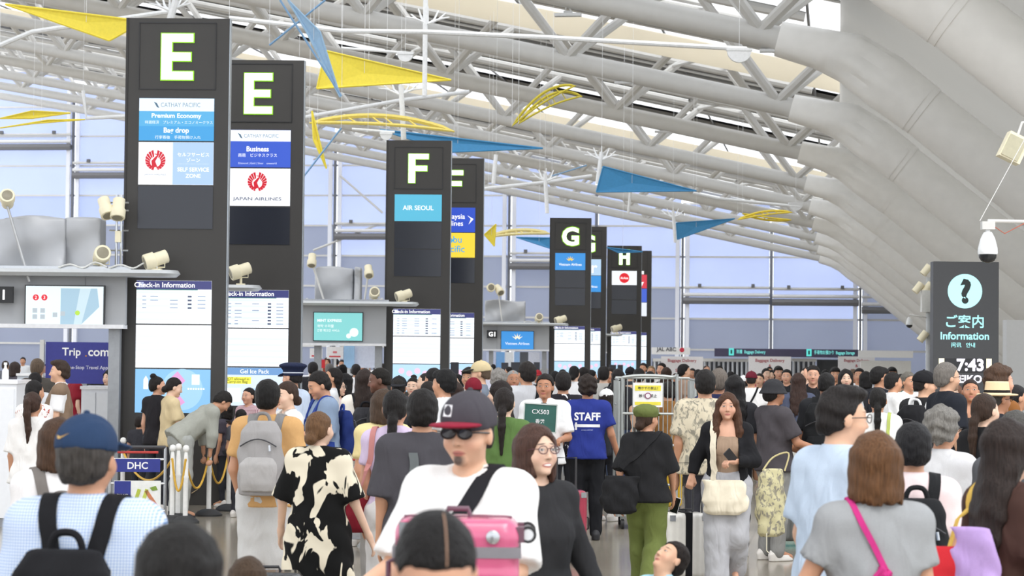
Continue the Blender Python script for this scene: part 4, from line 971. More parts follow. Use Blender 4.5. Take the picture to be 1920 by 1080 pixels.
# ------------------------------------------------------------------ skin and hair materials
def skin(col, lips='#b0625a', brow='#3a2c24', iris='#2a1a12', stubble=0.0, smile=0):
    key = ('skin', col, lips, brow, stubble, smile)
    if key in MATS: return MATS[key]
    m = bpy.data.materials.new('skin'); m.use_nodes = True; nt = m.node_tree; L = nt.links; b = nt.nodes['Principled BSDF']
    b.inputs['Roughness'].default_value = .5; b.inputs['Subsurface Weight'].default_value = 0.0
    a = nt.nodes.new('ShaderNodeAttribute'); a.attribute_name = 'hc'; sp = nt.nodes.new('ShaderNodeSeparateXYZ'); L.new(a.outputs['Vector'], sp.inputs[0])
    def M(op, x, y=None, z=None):
        n = nt.nodes.new('ShaderNodeMath'); n.operation = op
        for i, q in enumerate((x, y, z)):
            if q is None: continue
            if isinstance(q, (int, float)): n.inputs[i].default_value = q
            else: L.new(q, n.inputs[i])
        return n.outputs[0]
    ax = M('ABSOLUTE', sp.outputs[0]); Y, Z = sp.outputs[1], sp.outputs[2]
    frontm = M('GREATER_THAN', Y, .045)
    def ell(x, cx, cz, rx, rz, soft=.18, slope=0.0):
        dx = M('DIVIDE', M('SUBTRACT', x, cx), rx); zz = M('SUBTRACT', Z, cz)
        if slope: zz = M('SUBTRACT', zz, M('MULTIPLY', M('SUBTRACT', x, cx), slope))
        dz = M('DIVIDE', zz, rz); r = M('SQRT', M('ADD', M('MULTIPLY', dx, dx), M('MULTIPLY', dz, dz)))
        k = M('MULTIPLY', M('SUBTRACT', 1+soft, r), 1/(2*soft)); n = nt.nodes.new('ShaderNodeClamp'); L.new(k, n.inputs[0]); return M('MULTIPLY', n.outputs[0], frontm)
    tc = nt.nodes.new('ShaderNodeTexCoord'); no = nt.nodes.new('ShaderNodeTexNoise'); no.inputs['Scale'].default_value = 14; L.new(tc.outputs['Object'], no.inputs['Vector'])
    c = lin(col); cur = nt.nodes.new('ShaderNodeMix'); cur.data_type = 'RGBA'; cur.inputs[6].default_value = tuple(x*.9 for x in c) + (1,); cur.inputs[7].default_value = tuple(min(1, x*1.08) for x in c) + (1,); L.new(no.outputs[0], cur.inputs[0]); out = cur.outputs[2]
    def over(mask, colr, amt=1.0):
        nonlocal out
        n = nt.nodes.new('ShaderNodeMix'); n.data_type = 'RGBA'; n.inputs[7].default_value = (*lin(colr), 1); L.new(out, n.inputs[6]); L.new(M('MULTIPLY', mask, amt), n.inputs[0]); out = n.outputs[2]
    over(ell(ax, .043, -.03, .02, .018, .9), '#d98f80', .25)
    if stubble: over(ell(sp.outputs[0], 0, -.082, .02 if stubble > 1 else .05, .02 if stubble > 1 else .04, .4), '#3a3230', min(.9, stubble*.55))
    over(ell(sp.outputs[0], 0, -.0575, .0235, .0095, .2), lips, .85); over(ell(sp.outputs[0], 0, -.0575, .021, .0014, .5), '#5a2a26', .8)
    if smile: over(ell(sp.outputs[0], 0, -.0565, .025, .0095, .15), '#b5564e'); over(ell(sp.outputs[0], 0, -.0560, .020, .0050, .2), '#f2ece6')
    over(ell(ax, .030, .0385, .019, .0038, .35, -.12), brow, .85)
    over(ell(ax, .031, .0135, .0150, .0058, .2), '#3a2a24', .9); over(ell(ax, .031, .0124, .0128, .0040, .2), '#d9cfc8'); over(ell(ax, .031, .0128, .0060, .0050, .15), iris)
    over(ell(ax, .009, -.030, .004, .0022, .4), '#6b3f34', .7)
    L.new(out, b.inputs['Base Color']); MATS[key] = m; return m
def hairm(col, gloss=.55): return mat(col, gloss, var=.38, scale=42, bump=.9, name='hair', stretch=(3.2, 3.2, .30), spec=.22)
def foldmat(col, rough):
    key = ('fold', col, rough)
    if key in MATS: return MATS[key]
    m = bpy.data.materials.new('fabric'); m.use_nodes = True; nt = m.node_tree; L = nt.links; b = nt.nodes['Principled BSDF']; c = lin(col)
    b.inputs['Roughness'].default_value = rough; b.inputs['Specular IOR Level'].default_value = .2
    tc = nt.nodes.new('ShaderNodeTexCoord'); mp = nt.nodes.new('ShaderNodeMapping'); mp.inputs['Rotation'].default_value = (.3, .5, .2); mp.inputs['Scale'].default_value = (1.5, 1.2, .6); L.new(tc.outputs['Object'], mp.inputs[0])
    n = nt.nodes.new('ShaderNodeTexNoise'); n.inputs['Scale'].default_value = 7; n.inputs['Detail'].default_value = 1.5; n.inputs['Distortion'].default_value = 1.2; L.new(mp.outputs[0], n.inputs['Vector'])
    n2 = nt.nodes.new('ShaderNodeTexNoise'); n2.inputs['Scale'].default_value = 260; L.new(tc.outputs['Object'], n2.inputs['Vector'])
    mx = nt.nodes.new('ShaderNodeMix'); mx.data_type = 'RGBA'; mx.inputs[6].default_value = tuple(x*.88 for x in c) + (1,); mx.inputs[7].default_value = tuple(min(1, x*1.08) for x in c) + (1,); L.new(n2.outputs[0], mx.inputs[0]); L.new(mx.outputs[2], b.inputs['Base Color'])
    bp = nt.nodes.new('ShaderNodeBump'); bp.inputs['Strength'].default_value = .55; bp.inputs['Distance'].default_value = .035; L.new(n.outputs[0], bp.inputs['Height']); L.new(bp.outputs[0], b.inputs['Normal'])
    MATS[key] = m; return m
def fabric(col, rough=.85, kind=None):
    if kind is None: return foldmat(col, rough)
    key = ('fab', col, kind)
    if key in MATS: return MATS[key]
    m = bpy.data.materials.new('patterned_fabric'); m.use_nodes = True; nt = m.node_tree; L = nt.links; b = nt.nodes['Principled BSDF']; b.inputs['Roughness'].default_value = .85; b.inputs['Specular IOR Level'].default_value = .2
    tc = nt.nodes.new('ShaderNodeTexCoord'); rp = nt.nodes.new('ShaderNodeValToRGB'); c2 = {'stripe': '#7fa3d6', 'floral': '#e9dfc8', 'plaid': '#8a4a5a', 'letters': '#e9e9ec', 'leaf': '#f1ead9', 'aloha': '#8f8a7c', 'dots': '#b04a40'}[kind]
    def ramp(x, pos, soft=.02):
        rp.color_ramp.elements[0].position = pos; rp.color_ramp.elements[1].position = pos + soft; rp.color_ramp.elements[0].color = (*lin(col), 1); rp.color_ramp.elements[1].color = (*lin(c2), 1); L.new(x, rp.inputs[0])
    if kind in ('stripe', 'plaid'):
        w = nt.nodes.new('ShaderNodeTexWave'); w.bands_direction = 'X'; w.inputs['Scale'].default_value = 34 if kind == 'stripe' else 16; L.new(tc.outputs['Object'], w.inputs[0])
        w2 = nt.nodes.new('ShaderNodeTexWave'); w2.bands_direction = 'Z'; w2.inputs['Scale'].default_value = 34 if kind == 'stripe' else 16; L.new(tc.outputs['Object'], w2.inputs[0])
        ad = nt.nodes.new('ShaderNodeMath'); ad.operation = 'MULTIPLY_ADD'; ad.inputs[1].default_value = .55; L.new(w2.outputs[1], ad.inputs[0])
        h = nt.nodes.new('ShaderNodeMath'); h.operation = 'MULTIPLY'; h.inputs[1].default_value = .6; L.new(w.outputs[1], h.inputs[0]); L.new(h.outputs[0], ad.inputs[2]); ramp(ad.outputs[0], .45, .5)
    else:
        n = nt.nodes.new('ShaderNodeTexNoise'); n.inputs['Scale'].default_value = {'floral': 7.0, 'letters': 14, 'leaf': 22, 'aloha': 30, 'dots': 26}[kind]; n.inputs['Detail'].default_value = 2.5; n.inputs['Distortion'].default_value = .8
        mp = nt.nodes.new('ShaderNodeMapping'); mp.inputs['Scale'].default_value = (1, 1, .62); L.new(tc.outputs['Object'], mp.inputs[0]); L.new(mp.outputs[0], n.inputs['Vector'])
        ramp(n.outputs[0], {'floral': .535, 'letters': .58, 'leaf': .55, 'aloha': .5, 'dots': .62}[kind], .012 if kind != 'aloha' else .1)
    L.new(rp.outputs[0], b.inputs['Base Color']); MATS[key] = m; return m
SKINS = {'a': '#d3a186', 'b': '#c99576', 'c': '#e3bda4', 'd': '#6a4636', 'e': '#b88263', 'f': '#dcae90'}
PEOPLE = []
def person(px, py, s, yaw, label, sex='m', pose='stand', hair='short', hc='#1d1a19', skin_='a', top=('#888888', .55), neck='crew', hem=.84, fit=.02, kind=None,
           bottom=('pants', '#33343a', 1.0, .0), hat=None, hatc=None, glasses=None, head=(0, 0), res=None, hands=None, shoe='#ddd9d4', lips='#b5655c', brow='#2f2520', stubble=0.0, group='travellers crowding the hall', hh=None, smile=0, seed=0):
    """px, py: pixel of the crown of the head; s: pixels per metre there; yaw degrees: 0 looks away, 90 right, 180 to the camera"""
    d = FPX/s; p = at(px, py, d); Hh_ = hh or p.z; sc = Hh_/1.70 if not hat else Hh_/1.725
    if POSES[pose].get('lean'): sc = 1.0
    if res is None: res = 'low' if s < 135 else ('mid' if s < 290 else 'hi')
    if hands is None: hands = None
    yw, pt = math.radians(head[0]), math.radians(head[1])
    me, HM = body_mesh(sex, pose, yw, pt, res, hands)
    o = link('person', me, skin(SKINS.get(skin_, skin_), lips, brow, stubble=stubble, smile=smile)); a = math.radians(yaw)
    off = HM @ Vector(HC); R = Matrix.Rotation(-a, 3, 'Z'); ov = R @ Vector((off.x, off.y, 0))*sc
    if POSES[pose].get('lean'): ov = Vector((0, 0, 0))
    o.location = (p.x - ov.x, d - ov.y, 0); o.rotation_euler = (0, 0, -a); o.scale = (sc, sc, sc)
    tag(o, label, 'person', group)
    if top: link('shirt', shirt_mesh(sex, pose, res, top[1], hem, fit, seed, neck), fabric(top[0], kind=kind), o)
    if bottom:
        if bottom[0] == 'pants': link('trousers', pants_mesh(sex, pose, res, bottom[2], bottom[3]), fabric(bottom[1]), o)
        else: link('skirt', skirt_mesh(res, bottom[2], bottom[3]), fabric(bottom[1]), o)
    J, UB, P = skel(pose, sex)
    if s >= 135:
        for sd in 'rl':
            an, kn = Vector(J[sd+'a']), Vector(J[sd+'k']); tilt = 0 if an.z < .12 else -.7
            link('shoe', shoe_mesh(), mat(shoe, .6), o, Matrix.Translation((an.x, an.y, an.z-.085)) @ Matrix.Rotation(tilt, 4, 'X'))
    K = HM @ Matrix.Translation(HC)
    if hair: link('hair', hair_mesh(hair, res, seed), hairm(hc), o, K)
    if hat:
        hl = None
        for nm, hm, slot in hat_parts(hat):
            c = hatc[min(slot, len(hatc)-1)]; q = link('hat' if hl is None else nm, hm, fabric(c), hl or o, None if hl else (K @ Matrix.Scale(1.03, 4) if hat != 'cap_back' else K @ Matrix.Rotation(math.pi, 4, 'Z'))); hl = hl or q
    if glasses:
        fr, le = glasses_mesh(.0022 if glasses != 'sun' else .0034, .024 if glasses != 'sun' else .027)
        g = link('glasses', fr, mat('#1d1b1b' if glasses != 'clear' else '#5a3038', .3), o, K)
        link('lens', le, mat('#2a2528', .12, var=.02) if glasses == 'sun' else LENS(), g)
    PEOPLE.append(o)
    return o
def LENS():
    if 'lens' not in MATS:
        m = bpy.data.materials.new('clear_lens'); m.use_nodes = True; nt = m.node_tree; nt.nodes.clear(); o = nt.nodes.new('ShaderNodeOutputMaterial'); a = nt.nodes.new('ShaderNodeBsdfTransparent'); g = nt.nodes.new('ShaderNodeBsdfGlossy'); g.inputs['Roughness'].default_value = .05
        x = nt.nodes.new('ShaderNodeMixShader'); x.inputs[0].default_value = .1; nt.links.new(a.outputs[0], x.inputs[1]); nt.links.new(g.outputs[0], x.inputs[2]); nt.links.new(x.outputs[0], o.inputs[0]); MATS['lens'] = m
    return MATS['lens']
# ================================================================== THE CROWD
P_ = {}
SPEC = []
def add(key, *a, **k): SPEC.append([key, list(a), k])
PANTS = lambda c, fit=.0, l=1.0: ('pants', c, l, fit)
# ---- foreground
add('cap', 166, 771, 600, 8, 'person in navy cap and blue checked shirt with a black backpack', 'm', 'stand', 'grey', '#3f3b38', 'b', ('#dde5f2', .75), 'collar', fit=.045, kind='stripe', bottom=PANTS('#4a4e57', .01), hat='cap', hatc=('#2b3f5e', '#2b3f5e'), head=(6, 0))
add('dark', 338, 985, 1000, 0, 'blurred dark haired head at the bottom edge, left of the black suitcase', 'm', 'stand', 'short', '#1b1918', 'b', ('#4a4a50', .6), seed=3)
add('kid1', 466, 1046, 520, 10, 'small brown haired child at the bottom edge beside the black suitcase', 'f', 'stand', 'bob', '#4a3a2c', 'c', ('#c9b8a8', .5))
add('part', 817, 938, 960, 172, 'blurred person with parted black hair at the bottom, in front of the pink suitcase', 'f', 'stand', 'bun', '#191717', 'a', ('#5c5660', .6), head=(0, -34), seed=2)
add('white', 880, 735, 512, 206, 'person in white T-shirt, sunglasses and red brimmed grey cap', 'm', 'push', 'crop', '#2a2523', 'f', ('#f3f2f0', .95), fit=.05, bottom=PANTS('#3a3a40', .01), hat='snapback', hatc=('#4a474d', '#8e2338'), glasses='sun', stubble=2, hands='both', head=(-2, -2))
add('glad', 1006, 798, 430, 148, 'smiling person with glasses and brown bob in a black jacket', 'f', 'swing', 'bob', '#4a332b', 'c', ('#2f2f31', 1.95), fit=.02, bottom=PANTS('#2b2b2e'), glasses='clear', head=(-2, 4), hands='both', smile=1)
add('floral', 600, 772, 300, 12, 'person with brown bun in a black and cream floral robe', 'f', 'swing', 'bun', '#6a4d34', 'c', ('#141414', .98), fit=.05, kind='floral', hem=.55, bottom=('skirt', '#141414', .12, .05), head=(18, 0), hands='both')
add('orange', 503, 713, 268, 6, 'person in orange T-shirt and pale shorts with a grey backpack', 'm', 'stand2', 'short', '#191716', 'b', ('#d6a870', .7), fit=.03, bottom=PANTS('#d3d2d0', .035, .52), shoe='#cfcac4', hands='both')
add('charcoal', 792, 733, 330, -4, 'person in loose charcoal shirt with a dangling grey strap', 'm', 'stand', 'fringe', '#1c1918', 'b', ('#4b494e', .98), fit=.055, bottom=PANTS('#2c2b30', .02), hands='both')
add('lilac', 742, 731, 290, 6, 'person in lilac T-shirt with black ponytail and red tote', 'f', 'stand', 'tail_low', '#1b1817', 'b', ('#d9c7e2', .6), fit=.02, bottom=PANTS('#e9e7e6', .02), hands='both')
add('yellowtee', 718, 731, 255, -20, 'brown haired person in yellow T-shirt beside the lilac T-shirt', 'f', 'stand', 'bob', '#4a3a2e', 'b', ('#ead9a0', .7), bottom=PANTS('#8d8a86'))
add('staff', 1102, 706, 178, 2, 'staff member in blue T-shirt lettered on the back, black trousers', 'm', 'swing', 'curly', '#2a211d', 'e', ('#2d3a8a', .7), fit=.035, bottom=PANTS('#1d1e22', .015), hands='both', shoe='#26262a')
add('olive', 1214, 755, 232, 14, 'person in olive cap, black T-shirt and green trousers walking away', 'f', 'walk2', 'bun', '#3a2a20', 'b', ('#222224', .95), fit=.05, bottom=PANTS('#66703c', .03), hat='newsboy', hatc=('#66703f',), head=(30, 0), hands='both', shoe='#1d1d1f')
add('longhair', 1364, 737, 225, 184, 'person with long brown hair, black cardigan and grey sweatpants', 'f', 'pull_r', 'longfront', '#4b3122', 'a', ('#9d8672', 0), neck='off', hem=.97, fit=.0, bottom=PANTS('#aeaeb2', .045), hands='both', shoe='#e8d9d9', res='hi')
add('boy', 1257, 1008, 430, 238, 'small child looking up open mouthed, pale blue shirt', 'm', 'stand', 'short', '#231c19', 'f', ('#a9d6e6', .6), bottom=PANTS('#3c4a66'), head=(0, 38), fit=.02)
add('bluetee', 1580, 728, 435, 62, 'person with glasses and quiff in a pale blue polo shirt', 'm', 'stand', 'tuft', '#211d1c', 'f', ('#c3d2e4', .8), 'collar', fit=.05, bottom=PANTS('#33363f', .01), glasses='x', head=(14, -4))
add('greytee', 1640, 812, 520, -6, 'person with brown bob in grey T-shirt with a pink cord', 'f', 'strap', 'bob', '#5f4129', 'b', ('#9b9d9f', .6), fit=.025, bottom=PANTS('#3b4250'), hands='both')
add('pinktee', 1712, 794, 410, 4, 'person with short dark hair, pale pink T-shirt and black backpack', 'f', 'stand', 'short', '#1c1b1d', 'b', ('#f1dcdc', .7), fit=.03, bottom=PANTS('#4a4d55'))
add('curlgrey', 1768, 768, 330, 42, 'person with curly grey hair in pale grey T-shirt', 'f', 'stand', 'curly', '#77746f', 'b', ('#d6d6d8', .75), fit=.035, bottom=PANTS('#55565c'), glasses='x')
add('browntee', 1893, 788, 480, 62, 'person with long dark hair in brown T-shirt at the right edge', 'f', 'stand', 'long', '#2c2320', 'c', ('#4a342e', .75), fit=.03, bottom=PANTS('#2c2a2e'), glasses='x', head=(10, 0))
add('greyedge', 1906, 772, 345, 30, 'dark grey haired person partly cut by the right edge', 'm', 'stand', 'short', '#4a4845', 'b', ('#55565a', .6))
add('blacktop', 1848, 738, 270, 52, 'person with brown ponytail in a black top near the straw hat', 'f', 'stand', 'tail_low', '#35271f', 'c', ('#202022', .8), fit=.03, bottom=PANTS('#28282b'))
add('straw', 1872, 716, 225, 66, 'person wearing a straw hat with a black band', 'm', 'stand', 'crop', '#3a3632', 'e', ('#2c2f36', .7), hat='straw', hatc=('#e6cda6', '#221f1e'), glasses='x')
add('curlbrown', 1876, 688, 222, 74, 'tall person with bushy brown hair behind the straw hat', 'm', 'stand', 'curly', '#4b372a', 'a', ('#8a5a30', .7))
add('edgehair', 1908, 722, 205, 80, 'dark haired person right of the straw hat at the edge', 'f', 'stand', 'bun', '#1f1c1d', 'b', ('#3a4052', .6))
add('polo', 1777, 681, 205, 74, 'tall grey haired person with glasses in a navy polo', 'm', 'stand', 'grey', '#6f6a65', 'f', ('#23262e', .75), 'collar', fit=.045, glasses='x', bottom=PANTS('#33353c'), stubble=1)
add('bareneck', 1820, 711, 190, 168, 'person with pulled back hair and bare shoulders facing the camera', 'f', 'phone', 'bun', '#2c201b', 'e', ('#2a2a2d', 0), neck='off', bottom=PANTS('#2a2a2d'), head=(20, 8), res='mid')
add('redpack', 1735, 693, 190, 40, 'person in black cap with a red and black backpack', 'm', 'stand', 'crop', '#231f1e', 'f', ('#2b2b2d', .7), fit=.03, hat='cap', hatc=('#1f1f22', '#1f1f22'), head=(50, 0), bottom=PANTS('#33343a'))
add('greenbag', 1646, 727, 205, 10, 'person with black hair in white top with a lime bag', 'f', 'stand', 'tail_low', '#1b1918', 'b', ('#eeeeec', .6), fit=.04, bottom=PANTS('#5a6a58'))
add('bucket', 1452, 709, 196, 62, 'person in black bucket hat and charcoal T-shirt facing right', 'm', 'push', 'short', '#1f1c1b', 'e', ('#4c484c', .8), fit=.045, hat='bucket', hatc=('#333336',), bottom=PANTS('#8e8e8c', .02), hands='both', res='mid')
add('navytee', 1348, 692, 188, 10, 'grey haired person in navy T-shirt behind the long haired walker', 'm', 'stand', 'grey', '#6a625b', 'e', ('#2a2f52', .7), fit=.03, bottom=PANTS('#3a3b42'))
add('aloha', 1322, 694, 212, 0, 'person in beige leafy shirt right of the cage trolley', 'm', 'stand', 'short', '#1d1a19', 'b', ('#cfc4ac', .8), fit=.05, kind='aloha', bottom=PANTS('#3c3c42'))
add('blacklong', 1378, 704, 192, 4, 'person with long black hair behind the brown haired walker', 'f', 'stand', 'long', '#191718', 'b', ('#2c2c30', .8), bottom=PANTS('#2d2d32'))
add('blackpack', 1550, 698, 192, 16, 'dark haired person carrying a large black backpack', 'm', 'stand', 'crop', '#191717', 'e', ('#26272a', .8), fit=.04, bottom=PANTS('#3a5a7a'))
add('navygirl', 1497, 700, 145, 6, 'person with long brown hair in slate T-shirt and pale trousers', 'f', 'stand', 'long', '#3a2a25', 'b', ('#50566b', .7), fit=.03, bottom=PANTS('#cfcdc8', .03))
add('armup', 1525, 686, 142, 190, 'person in black T-shirt raising an arm to the head', 'm', 'phone_up', 'short', '#1d1a19', 'a', ('#232326', .7), fit=.03)
add('greygirl', 1586, 693, 138, 182, 'person with black hair in grey T-shirt facing the camera', 'f', 'stand', 'bob', '#1a1819', 'c', ('#b9bbbd', .7), fit=.03)
add('profile', 1650, 689, 150, 80, 'person in black T-shirt in profile before the white hoarding', 'm', 'stand', 'fringe', '#1a1818', 'b', ('#24262e', .7))
add('whitetee', 1676, 699, 152, 75, 'person in white T-shirt facing right near the awning', 'm', 'hold', 'short', '#1e1b1a', 'b', ('#f0f0f0', .7), fit=.035, bottom=PANTS('#4c5a4a'))
add('greywhite', 1704, 698, 148, 150, 'grey haired person in white T-shirt with an orange print', 'm', 'stand', 'grey', '#6a665f', 'b', ('#efefed', .7), fit=.03)
add('maroon', 1409, 695, 122, 12, 'person in maroon cap and white T-shirt with black strap', 'm', 'stand', 'crop', '#2a2422', 'b', ('#efeeee', .7), hat='cap', hatc=('#6a2332', '#6a2332'), bottom=PANTS('#23252b'), fit=.03)
# ---- left side
add('ponytail', 62, 735, 216, 8, 'person with long brown ponytail in white blouse and black trousers', 'f', 'stand', 'ponytail', '#3f2d25', 'b', ('#f2efec', .9), fit=.045, bottom=PANTS('#232327', .02), hands='both')
add('blouse2', 66, 713, 190, 30, 'person with black bun in a white speckled shirt behind the ponytail', 'f', 'stand', 'bun', '#1d1a1a', 'b', ('#f0ecea', .8), kind='dots', fit=.04)
add('strapback', 108, 786, 400, -20, 'brown haired person in white behind the navy cap, grey straps', 'f', 'stand', 'bob', '#4a3527', 'b', ('#f1eeee', .9), fit=.03)
add('clerk', 112, 677, 163, 262, 'counter clerk in white shirt and brown vest facing left', 'm', 'hold', 'tuft', '#3a2d26', 'f', ('#f4f3f4', .8), 'collar', fit=.03, res='mid')
add('maskface', 205, 694, 130, 215, 'person with black hair peering over the white counter', 'f', 'stand', 'bob', '#171516', 'c', ('#3a3a40', .6))
add('blackgirl', 296, 706, 156, 32, 'person with dark bob and black top before the tall E screen', 'f', 'stand', 'highbun', '#1f1a18', 'a', ('#28262a', .5), head=(40, 0), res='mid')
add('beigegirl', 327, 707, 158, 66, 'person in beige top looking down before the tall E screen', 'f', 'phone', 'bun', '#1f1a18', 'c', ('#d8c49c', .8), fit=.03, head=(10, -18), res='mid', hands='both')
add('bending', 338, 950, 160, 66, 'person in grey green overalls bending forward beside the stanchions', 'm', 'bend', 'short', '#211d1b', 'b', ('#a4a59c', 1.6), fit=.04, bottom=PANTS('#abada9', .035), res='hi', shoe='#3a3a3e')
add('plaid', 466, 727, 152, 215, 'person in red checked shirt behind the orange T-shirt', 'f', 'phone', 'bun', '#1c1918', 'a', ('#d9c0c4', 1.8), kind='plaid', res='mid', hands='both')
add('officer', 548, 681, 175, 300, 'guard in dark peaked cap and pale blue shirt', 'm', 'stand', 'crop', '#1f1c1c', 'a', ('#c9d6ea', .9), 'collar', fit=.035, hat='officer', hatc=('#232a44', '#c8cdd8'), bottom=PANTS('#2b3044'))
add('greygal', 537, 715, 220, 245, 'person in taupe top and white cardigan next to the orange T-shirt', 'f', 'stand', 'bun', '#3a2a22', 'c', ('#bdb1a7', .9), fit=.02, head=(-14, -8), res='mid')
add('phoneman', 598, 695, 198, 250, 'person in slate blue T-shirt looking down at a phone', 'm', 'phone', 'short', '#1d1918', 'b', ('#8799b2', .85), fit=.05, head=(-6, -24), res='hi', hands='both', bottom=PANTS('#5d6f8f', .02))
add('darkface', 711, 689, 190, 272, 'dark skinned person with cropped hair in a black jacket', 'm', 'stand', 'crop', '#17130f', 'd', ('#2b2b2e', .9), head=(-8, -10), res='mid', brow='#171210', lips='#6a4238')
add('yellowcap', 748, 703, 172, 4, 'person in black cap with a small yellow emblem on the back', 'm', 'stand', 'crop', '#211e1c', 'e', ('#3a3b40', .7), hat='cap_back', hatc=('#26262a', '#26262a'))
add('eyes', 774, 708, 150, 190, 'person with dark topknot facing the camera beside the F tower', 'f', 'stand', 'highbun', '#1d1918', 'c', ('#55555a', .6), res='mid')
add('longbrown', 684, 693, 186, -8, 'person with long dark brown hair in a cream blouse', 'f', 'stand', 'long', '#2d221e', 'c', ('#f1e9de', 1.4), fit=.04, bottom=PANTS('#e6e0d8', .03))
add('specs', 634, 709, 152, 110, 'person with black bob and glasses in profile behind the blue T-shirt', 'f', 'stand', 'bob', '#1a1718', 'c', ('#e9d3d2', .7), glasses='x', res='mid')
add('leanman', 623, 690, 152, 262, 'person with short dark hair looking up to the left', 'm', 'stand', 'short', '#1f1b1a', 'b', ('#dfe0e2', .7), head=(0, 12), res='mid')
add('longblack2', 649, 701, 150, 20, 'person with long black hair seen from behind near the blue T-shirt', 'f', 'stand', 'long', '#191718', 'b', ('#e8dedd', .7))
add('khakicap', 900, 675, 165, 275, 'tall person in khaki cap and blue grey shirt facing left', 'm', 'stand', 'crop', '#5a4a3c', 'f', ('#7d8796', .85), 'collar', fit=.03, hat='cap', hatc=('#d5c39a', '#4b4a45'), res='mid')
add('beanie', 888, 708, 178, 0, 'person in dark red knit cap behind the grey cap', 'm', 'stand', 'crop', '#241f1d', 'b', ('#8a8d94', .7), hat='beanie', hatc=('#7c1f2e',))
add('graytall', 987, 679, 172, 330, 'tall person in pale grey shirt with a black cross strap', 'm', 'stand2', 'short', '#231e1c', 'b', ('#c6c7cb', .95), fit=.05, bottom=PANTS('#9a927c', .01), res='mid')
add('greenie', 946, 727, 240, 8, 'person with dark brown ponytail in a green T-shirt', 'f', 'stand', 'tail_low', '#221c1a', 'c', ('#5d7a44', .7), fit=.03, bottom=PANTS('#45464a'))
add('paleface', 936, 715, 205, 285, 'pale person with long dark hair looking left', 'f', 'stand', 'long', '#241d1b', 'c', ('#3f3f44', .8), res='mid')
add('greyold', 962, 694, 148, 170, 'grey haired person with a lined face facing the camera', 'm', 'stand', 'crop', '#9a9a98', 'e', ('#3f4a8a', .7), res='mid')
add('greyback', 936, 694, 152, 20, 'grey curly haired person behind the dark haired ones', 'f', 'stand', 'curly', '#918d88', 'b', ('#6a6f7a', .7))
add('agent', 1022, 702, 190, 186, 'airline agent in white shirt and black tie holding a green board', 'm', 'hold', 'short', '#1e1917', 'e', ('#f4f5f6', .85), 'collar', fit=.03, bottom=PANTS('#23242a'), head=(6, 0), res='hi', hands='both')
add('mshirt', 1056, 697, 172, 0, 'person in black shirt patterned with white letters', 'm', 'stand', 'short', '#211d1c', 'b', ('#26242a', .8), kind='letters', fit=.04)
add('bigblack', 832, 694, 205, 300, 'person with full black hair and white collar near the grey cap', 'm', 'stand', 'fringe', '#161516', 'b', ('#e9eaec', .7))
add('dark812', 812, 691, 165, 320, 'dark haired person left of the full black hair', 'm', 'stand', 'short', '#1c1a1b', 'b', ('#3b3d44', .7))
add('dark805', 806, 716, 185, 30, 'person with short brown black hair beside the charcoal shirt', 'm', 'stand', 'short', '#231d1b', 'b', ('#2c2c30', .7))
add('brownlong', 852, 715, 200, 10, 'person with long brown hair left of the dark red cap', 'f', 'stand', 'long', '#33241e', 'b', ('#3b3036', .8))
add('face857', 857, 702, 128, 195, 'pale face framed by black hair before the F screens', 'f', 'stand', 'bob', '#1a1819', 'c', ('#c8ccd4', .6))
add('face878', 879, 690, 150, 200, 'person with black fringe beside the khaki cap', 'm', 'stand', 'fringe', '#1a1819', 'b', ('#e4e5e8', .7), res='mid')
add('whitecap', 1138, 728, 160, 30, 'person in white cap stooping behind the staff member', 'f', 'stand', 'bob', '#2a2220', 'b', ('#3d3d44', .7), hat='cap', hatc=('#ecebea', '#ecebea'), hh=1.55)
add('cageman', 1252, 722, 156, 350, 'dark haired person in brown shirt seen through the cage trolley', 'm', 'push', 'short', '#241f1d', 'b', ('#8a6236', .7), bottom=PANTS('#3b3d55'), hh=1.62)
add('kidA', 262, 781, 152, 20, 'small dark haired child below the tall E screen', 'm', 'stand', 'short', '#2a2320', 'b', ('#3a3a40', .6))
add('kidB', 424, 757, 150, 300, 'dark haired child between the bending person and the checked shirt', 'f', 'stand', 'bob', '#1f1b1a', 'b', ('#4a4650', .6))
add('kidC', 453, 768, 160, 20, 'dark haired child just left of the orange T-shirt', 'm', 'stand', 'short', '#1c1918', 'b', ('#5a5a62', .6))
